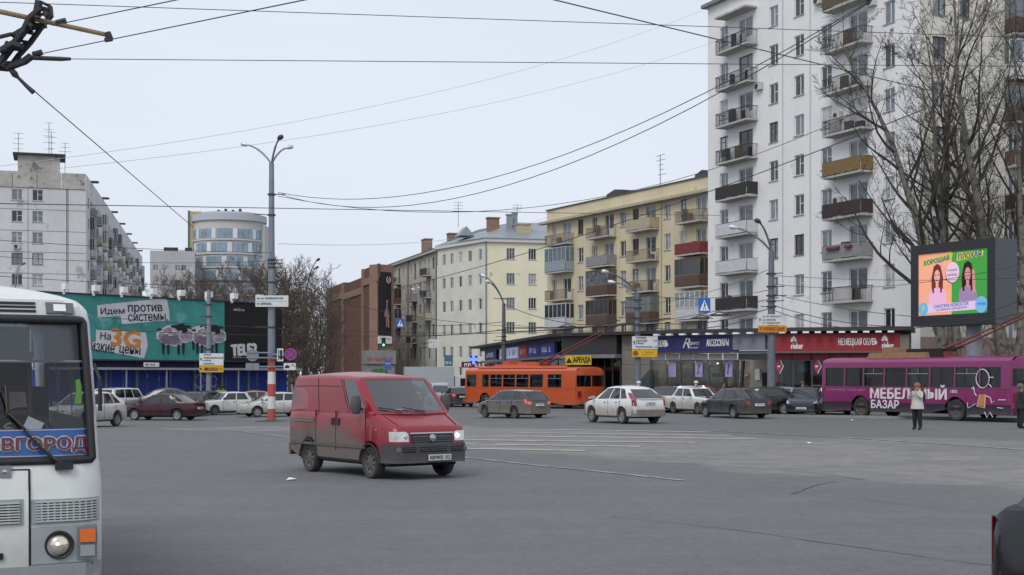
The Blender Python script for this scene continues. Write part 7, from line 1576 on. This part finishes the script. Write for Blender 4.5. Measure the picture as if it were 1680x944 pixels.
def person(loc, face, label, coat, hat=None, scale=1.0, pose='stand', legs=None, extra=None, vest=None):
    root = empty('person', loc, R(face), label, 'person'); pm = legs or Mpant
    J = {'pel': ((0, 0, .95), (.19, .15)), 'wst': ((0, 0, 1.08), (.19, .15)), 'chs': ((0, 0, 1.30), (.21, .155)), 'nck': ((0, 0, 1.46), (.065, .065)), 'hd0': ((0, -.01, 1.54), (.075, .085)), 'hd1': ((0, -.015, 1.63), (.08, .10)), 'hd2': ((0, 0, 1.71), (.055, .07)),
         'hl': ((.10, 0, .88), .12), 'kl': ((.11, -.02, .50), .095), 'al': ((.12, .02, .10), .07), 'fl': ((.12, -.12, .045), (.045, .04)), 'hr': ((-.10, 0, .88), .12), 'kr': ((-.11, -.01, .50), .095), 'ar': ((-.12, .03, .10), .07), 'fr': ((-.13, -.11, .045), (.045, .04)),
         'sl': ((.19, 0, 1.40), .075), 'sr': ((-.19, 0, 1.40), .075)}
    if pose == 'camera':                           # both hands raised holding a camera before the face
        J.update(el=((.27, -.16, 1.20), .058), wl=((.09, -.27, 1.46), .04), gl=((.05, -.27, 1.52), .032), er=((-.27, -.14, 1.19), .058), wr=((-.09, -.27, 1.46), .04), gr=((-.05, -.27, 1.52), .032))
    else:
        J.update(el=((.25, .02, 1.14), .055), wl=((.25, -.06, .92), .04), gl=((.245, -.08, .83), .035), er=((-.25, .02, 1.14), .055), wr=((-.25, -.06, .92), .04), gr=((-.245, -.08, .83), .035))
    J['chn'] = ((0, -.055, 1.515), .045)
    E = [('pel', 'wst'), ('wst', 'chs'), ('chs', 'nck'), ('nck', 'hd0'), ('hd0', 'hd1'), ('hd1', 'hd2'), ('pel', 'hl'), ('hl', 'kl'), ('kl', 'al'), ('al', 'fl'), ('pel', 'hr'), ('hr', 'kr'), ('kr', 'ar'), ('ar', 'fr'), ('chs', 'sl'), ('sl', 'el'), ('el', 'wl'), ('wl', 'gl'), ('chs', 'sr'), ('sr', 'er'), ('er', 'wr'), ('wr', 'gr')]; J.pop('chn')
    def pick(c):
        if c.z < .085: return 2
        if c.z < .86 and abs(c.x) < .2: return 1
        if c.z > 1.47 and abs(c.x) < .12 and c.y > -.15: return 3 if (c.y < .0 and c.z < 1.66) else 4
        if pose == 'camera' and c.y < -.2 and c.z > 1.44: return 3
        if pose != 'camera' and abs(c.x) > .18 and c.z < .93: return 3
        return 0
    b = figure('body', J, E, [coat, pm, Mshoe, Msk, hat or Mhair], pick, root)
    # coat skirt, face, fingers, hat as clothing of the body
    ck = MB(); ck.lathe([(.20, 1.12), (.235, .98), (.265, .80), (.22, .79)], 16); ck.v = [(x*1.0, y*.78, z) for x, y, z in ck.v]; ck.build('coat_hem', vest or coat, b, smooth=60)
    f = MB(); f.lathe([(0, -.03), (.015, -.02), (.018, .02), (0, .03)], 8, 'z', (0, -.105, 1.60)); f.build('nose', Msk, b)
    f = MB()
    for s in (1, -1): f.lathe([(0, -.006), (.012, 0), (0, .006)], 8, 'y', (s*.034, -.098, 1.625))
    f.build('eyes', Mhair, b); f = MB(); f.box(-.025, .025, -.098, -.09, 1.553, 1.562); f.build('mouth', mat('lips', (.3, .1, .09), .6), b)
    hnd = MB()
    for s, k in ((1, 'gl'), (-1, 'gr')):
        g = Vector(J[k][0])
        for i in range(4):
            if pose == 'camera': a = g+Vector((s*.02-i*.004*s, -.02, .03-i*.018)); hnd.tube([a, a+Vector((-s*.03, -.03, .006)), a+Vector((-s*.055, -.012, .004))], [.010, .009, .007], 6)
            else: a = g+Vector((0, -.03+i*.02, -.02)); hnd.tube([a, a+Vector((-s*.005, -.004, -.05)), a+Vector((-s*.02, -.01, -.085+.006*abs(i-1)))], [.010, .009, .007], 6)
        a = g+Vector((0, -.03, .01)); hnd.tube([a, a+Vector((-s*.02, -.035, -.02)), a+Vector((-s*.025, -.045, -.05))], [.011, .010, .008], 6)
    hnd.build('fingers', Msk, b)
    if hat: h = MB(); h.lathe([(.125, 1.655), (.122, 1.70), (.10, 1.755), (.05, 1.785), (0, 1.79)], 16); h.lathe([(.118, 1.65), (.132, 1.652), (.126, 1.675)], 16); h.v = [(x*.92, y*1.08-.002, z) for x, y, z in h.v]; h.build('hat', hat, b, smooth=60)
    root.scale = (scale,)*3
    return root, b
Mjk = mat('cream_jacket', (.50, .47, .43), .8, var=.12, scale=5)
wm, wb_ = person(GY(1505, 706), -48, 'person in a pale padded jacket and tan hat taking a photograph before the purple bus', Mjk, mat('tan_hat', (.25, .12, .04), .8), 1.02, 'camera')
bp = MB().lathe([(0, -.2), (.10, -.19), (.14, -.1), (.145, .08), (.10, .19), (0, .2)], 12, 'z'); bp.v = [(x, y*.7, z) for x, y, z in bp.v]
bo = tag(bp.build('backpack', mat('dark_backpack', (.02, .02, .025), .8), smooth=60), 'small dark backpack on the back of the person with the camera', 'backpack'); bo.matrix_basis = wm.matrix_basis @ Matrix.Identity(4)
bpy.context.view_layer.update(); bo.matrix_world = wm.matrix_world @ Matrix.Translation((.08, .20, 1.24))
co = MB().box(-.065, .065, -.03, .03, -.04, .04).lathe([(.035, -.07), (.035, -.03)], 14, 'y').lathe([(0, -.068), (.033, -.07)], 14, 'y').build('camera', M_black); tag(co, 'black camera held before the face by the person in the pale jacket', 'camera'); co.matrix_world = wm.matrix_world @ Matrix.Translation((0, -.31, 1.53))
person(GY(1674, 704), 95, 'person in dark clothes cut by the right edge beside the purple bus tail', mat('dark_coat', (.02, .02, .022), .9, var=.2), mat('grey_hat', (.12, .12, .11), .8))
Mvest = mat('police_vest', (.42, .55, .05), .6); Mpol = mat('police_navy', (.012, .014, .02), .8)
for i, (px, lb) in enumerate(((359, 'left of two officers in yellow vests by the blue fence'), (366, 'right of two officers in yellow vests by the blue fence'))): person(GX(px, 95.5), 20*i-10, lb, Mvest, Mpol, 1.0, 'stand', None, None, Mpol)
for px, D, c, h, lb in ((1142, 82.8, (.16, .03, .04), (.6, .58, .55), 'pedestrian with a white cap before the blue shoe shop'), (1187, 82.0, (.16, .08, .02), (.05, .03, .02), 'pedestrian in a brown coat before the blue shoe shop'), (1048, 84.5, (.35, .2, .23), (.62, .6, .6), 'pedestrian in a pink coat and white hat behind the white sport utility car'), (1316, 76.8, (.03, .03, .035), (.1, .06, .04), 'pedestrian in dark clothes before the red shoe shop')):
    person(GX(px, D), 70, lb, mat('coat_%d' % px, c, .85), mat('hat_%d' % px, h, .8), 1.0)
# driver of the white bus (sits behind the wheel, leaning to it, paper in one hand)
dr = tag(empty('person'), 'driver in a dark jacket at the wheel of the white bus holding a paper slip', 'person'); dr.matrix_basis = bus.matrix_basis @ Matrix.Translation((.62, 1.20, 0))
Jd = {'pel': ((0, .0, 1.16), (.16, .13)), 'wst': ((0, .0, 1.30), (.16, .13)), 'chs': ((0, -.03, 1.56), (.20, .13)), 'nck': ((0, -.05, 1.74), (.07, .07)), 'hd0': ((0, -.08, 1.84), (.08, .09)), 'hd1': ((0, -.09, 1.93), (.085, .10)), 'hd2': ((0, -.07, 2.01), (.06, .07)), 'sl': ((.22, -.02, 1.66), .085), 'sr': ((-.22, -.02, 1.66), .085), 'el': ((.34, -.2, 1.46), .062), 'wl': ((.22, -.46, 1.60), .042), 'gl': ((.17, -.52, 1.62), .036), 'er': ((-.32, -.2, 1.46), .062), 'wr': ((-.18, -.46, 1.60), .042), 'gr': ((-.13, -.52, 1.62), .036), 'hl': ((.12, -.1, 1.10), .10), 'kl': ((.15, -.45, 1.06), .08), 'hr': ((-.12, -.1, 1.10), .10), 'kr': ((-.15, -.45, 1.06), .08)}
Ed = [('pel', 'wst'), ('wst', 'chs'), ('chs', 'nck'), ('nck', 'hd0'), ('hd0', 'hd1'), ('hd1', 'hd2'), ('chs', 'sl'), ('sl', 'el'), ('el', 'wl'), ('wl', 'gl'), ('chs', 'sr'), ('sr', 'er'), ('er', 'wr'), ('wr', 'gr'), ('pel', 'hl'), ('hl', 'kl'), ('pel', 'hr'), ('hr', 'kr')]
db = figure('body', Jd, Ed, [mat('driver_jacket', (.02, .02, .02), .9), Mpant, Msk, Mhair], lambda c: 3 if c.z > 1.78 and (c.y > -.12 or c.z > 1.95) else 2 if (c.z > 1.77 or (c.y < -.42 and c.z > 1.4)) else 1 if c.z < 1.15 else 0, dr)
f = MB().lathe([(0, -.03), (.016, -.02), (.02, .02), (0, .03)], 8, 'z', (0, -.185, 1.90)); f.build('nose', Msk, db); f = MB()
for s, k in ((1, 'gl'), (-1, 'gr')):
    for i in range(4): a = Vector(Jd[k][0])+Vector((-s*.01, -.02, .03-i*.02)); f.tube([a, a+Vector((-s*.03, -.035, .01)), a+Vector((-s*.06, -.02, -.005))], [.011, .010, .008], 6)
    a = Vector(Jd[k][0])+Vector((0, .0, .04)); f.tube([a, a+Vector((-s*.03, -.01, .03)), a+Vector((-s*.055, -.02, .035))], [.012, .011, .009], 6)
f.build('fingers', Msk, db)
ps = MB().box(-.07, .07, -.002, .002, -.05, .05).build('paper_slip', M_white); tag(ps, 'white paper slip in the hand of the bus driver', 'paper'); ps.matrix_world = dr.matrix_basis @ Matrix.Translation((.10, -.60, 1.68)) @ Matrix.Rotation(R(25), 4, 'Y')
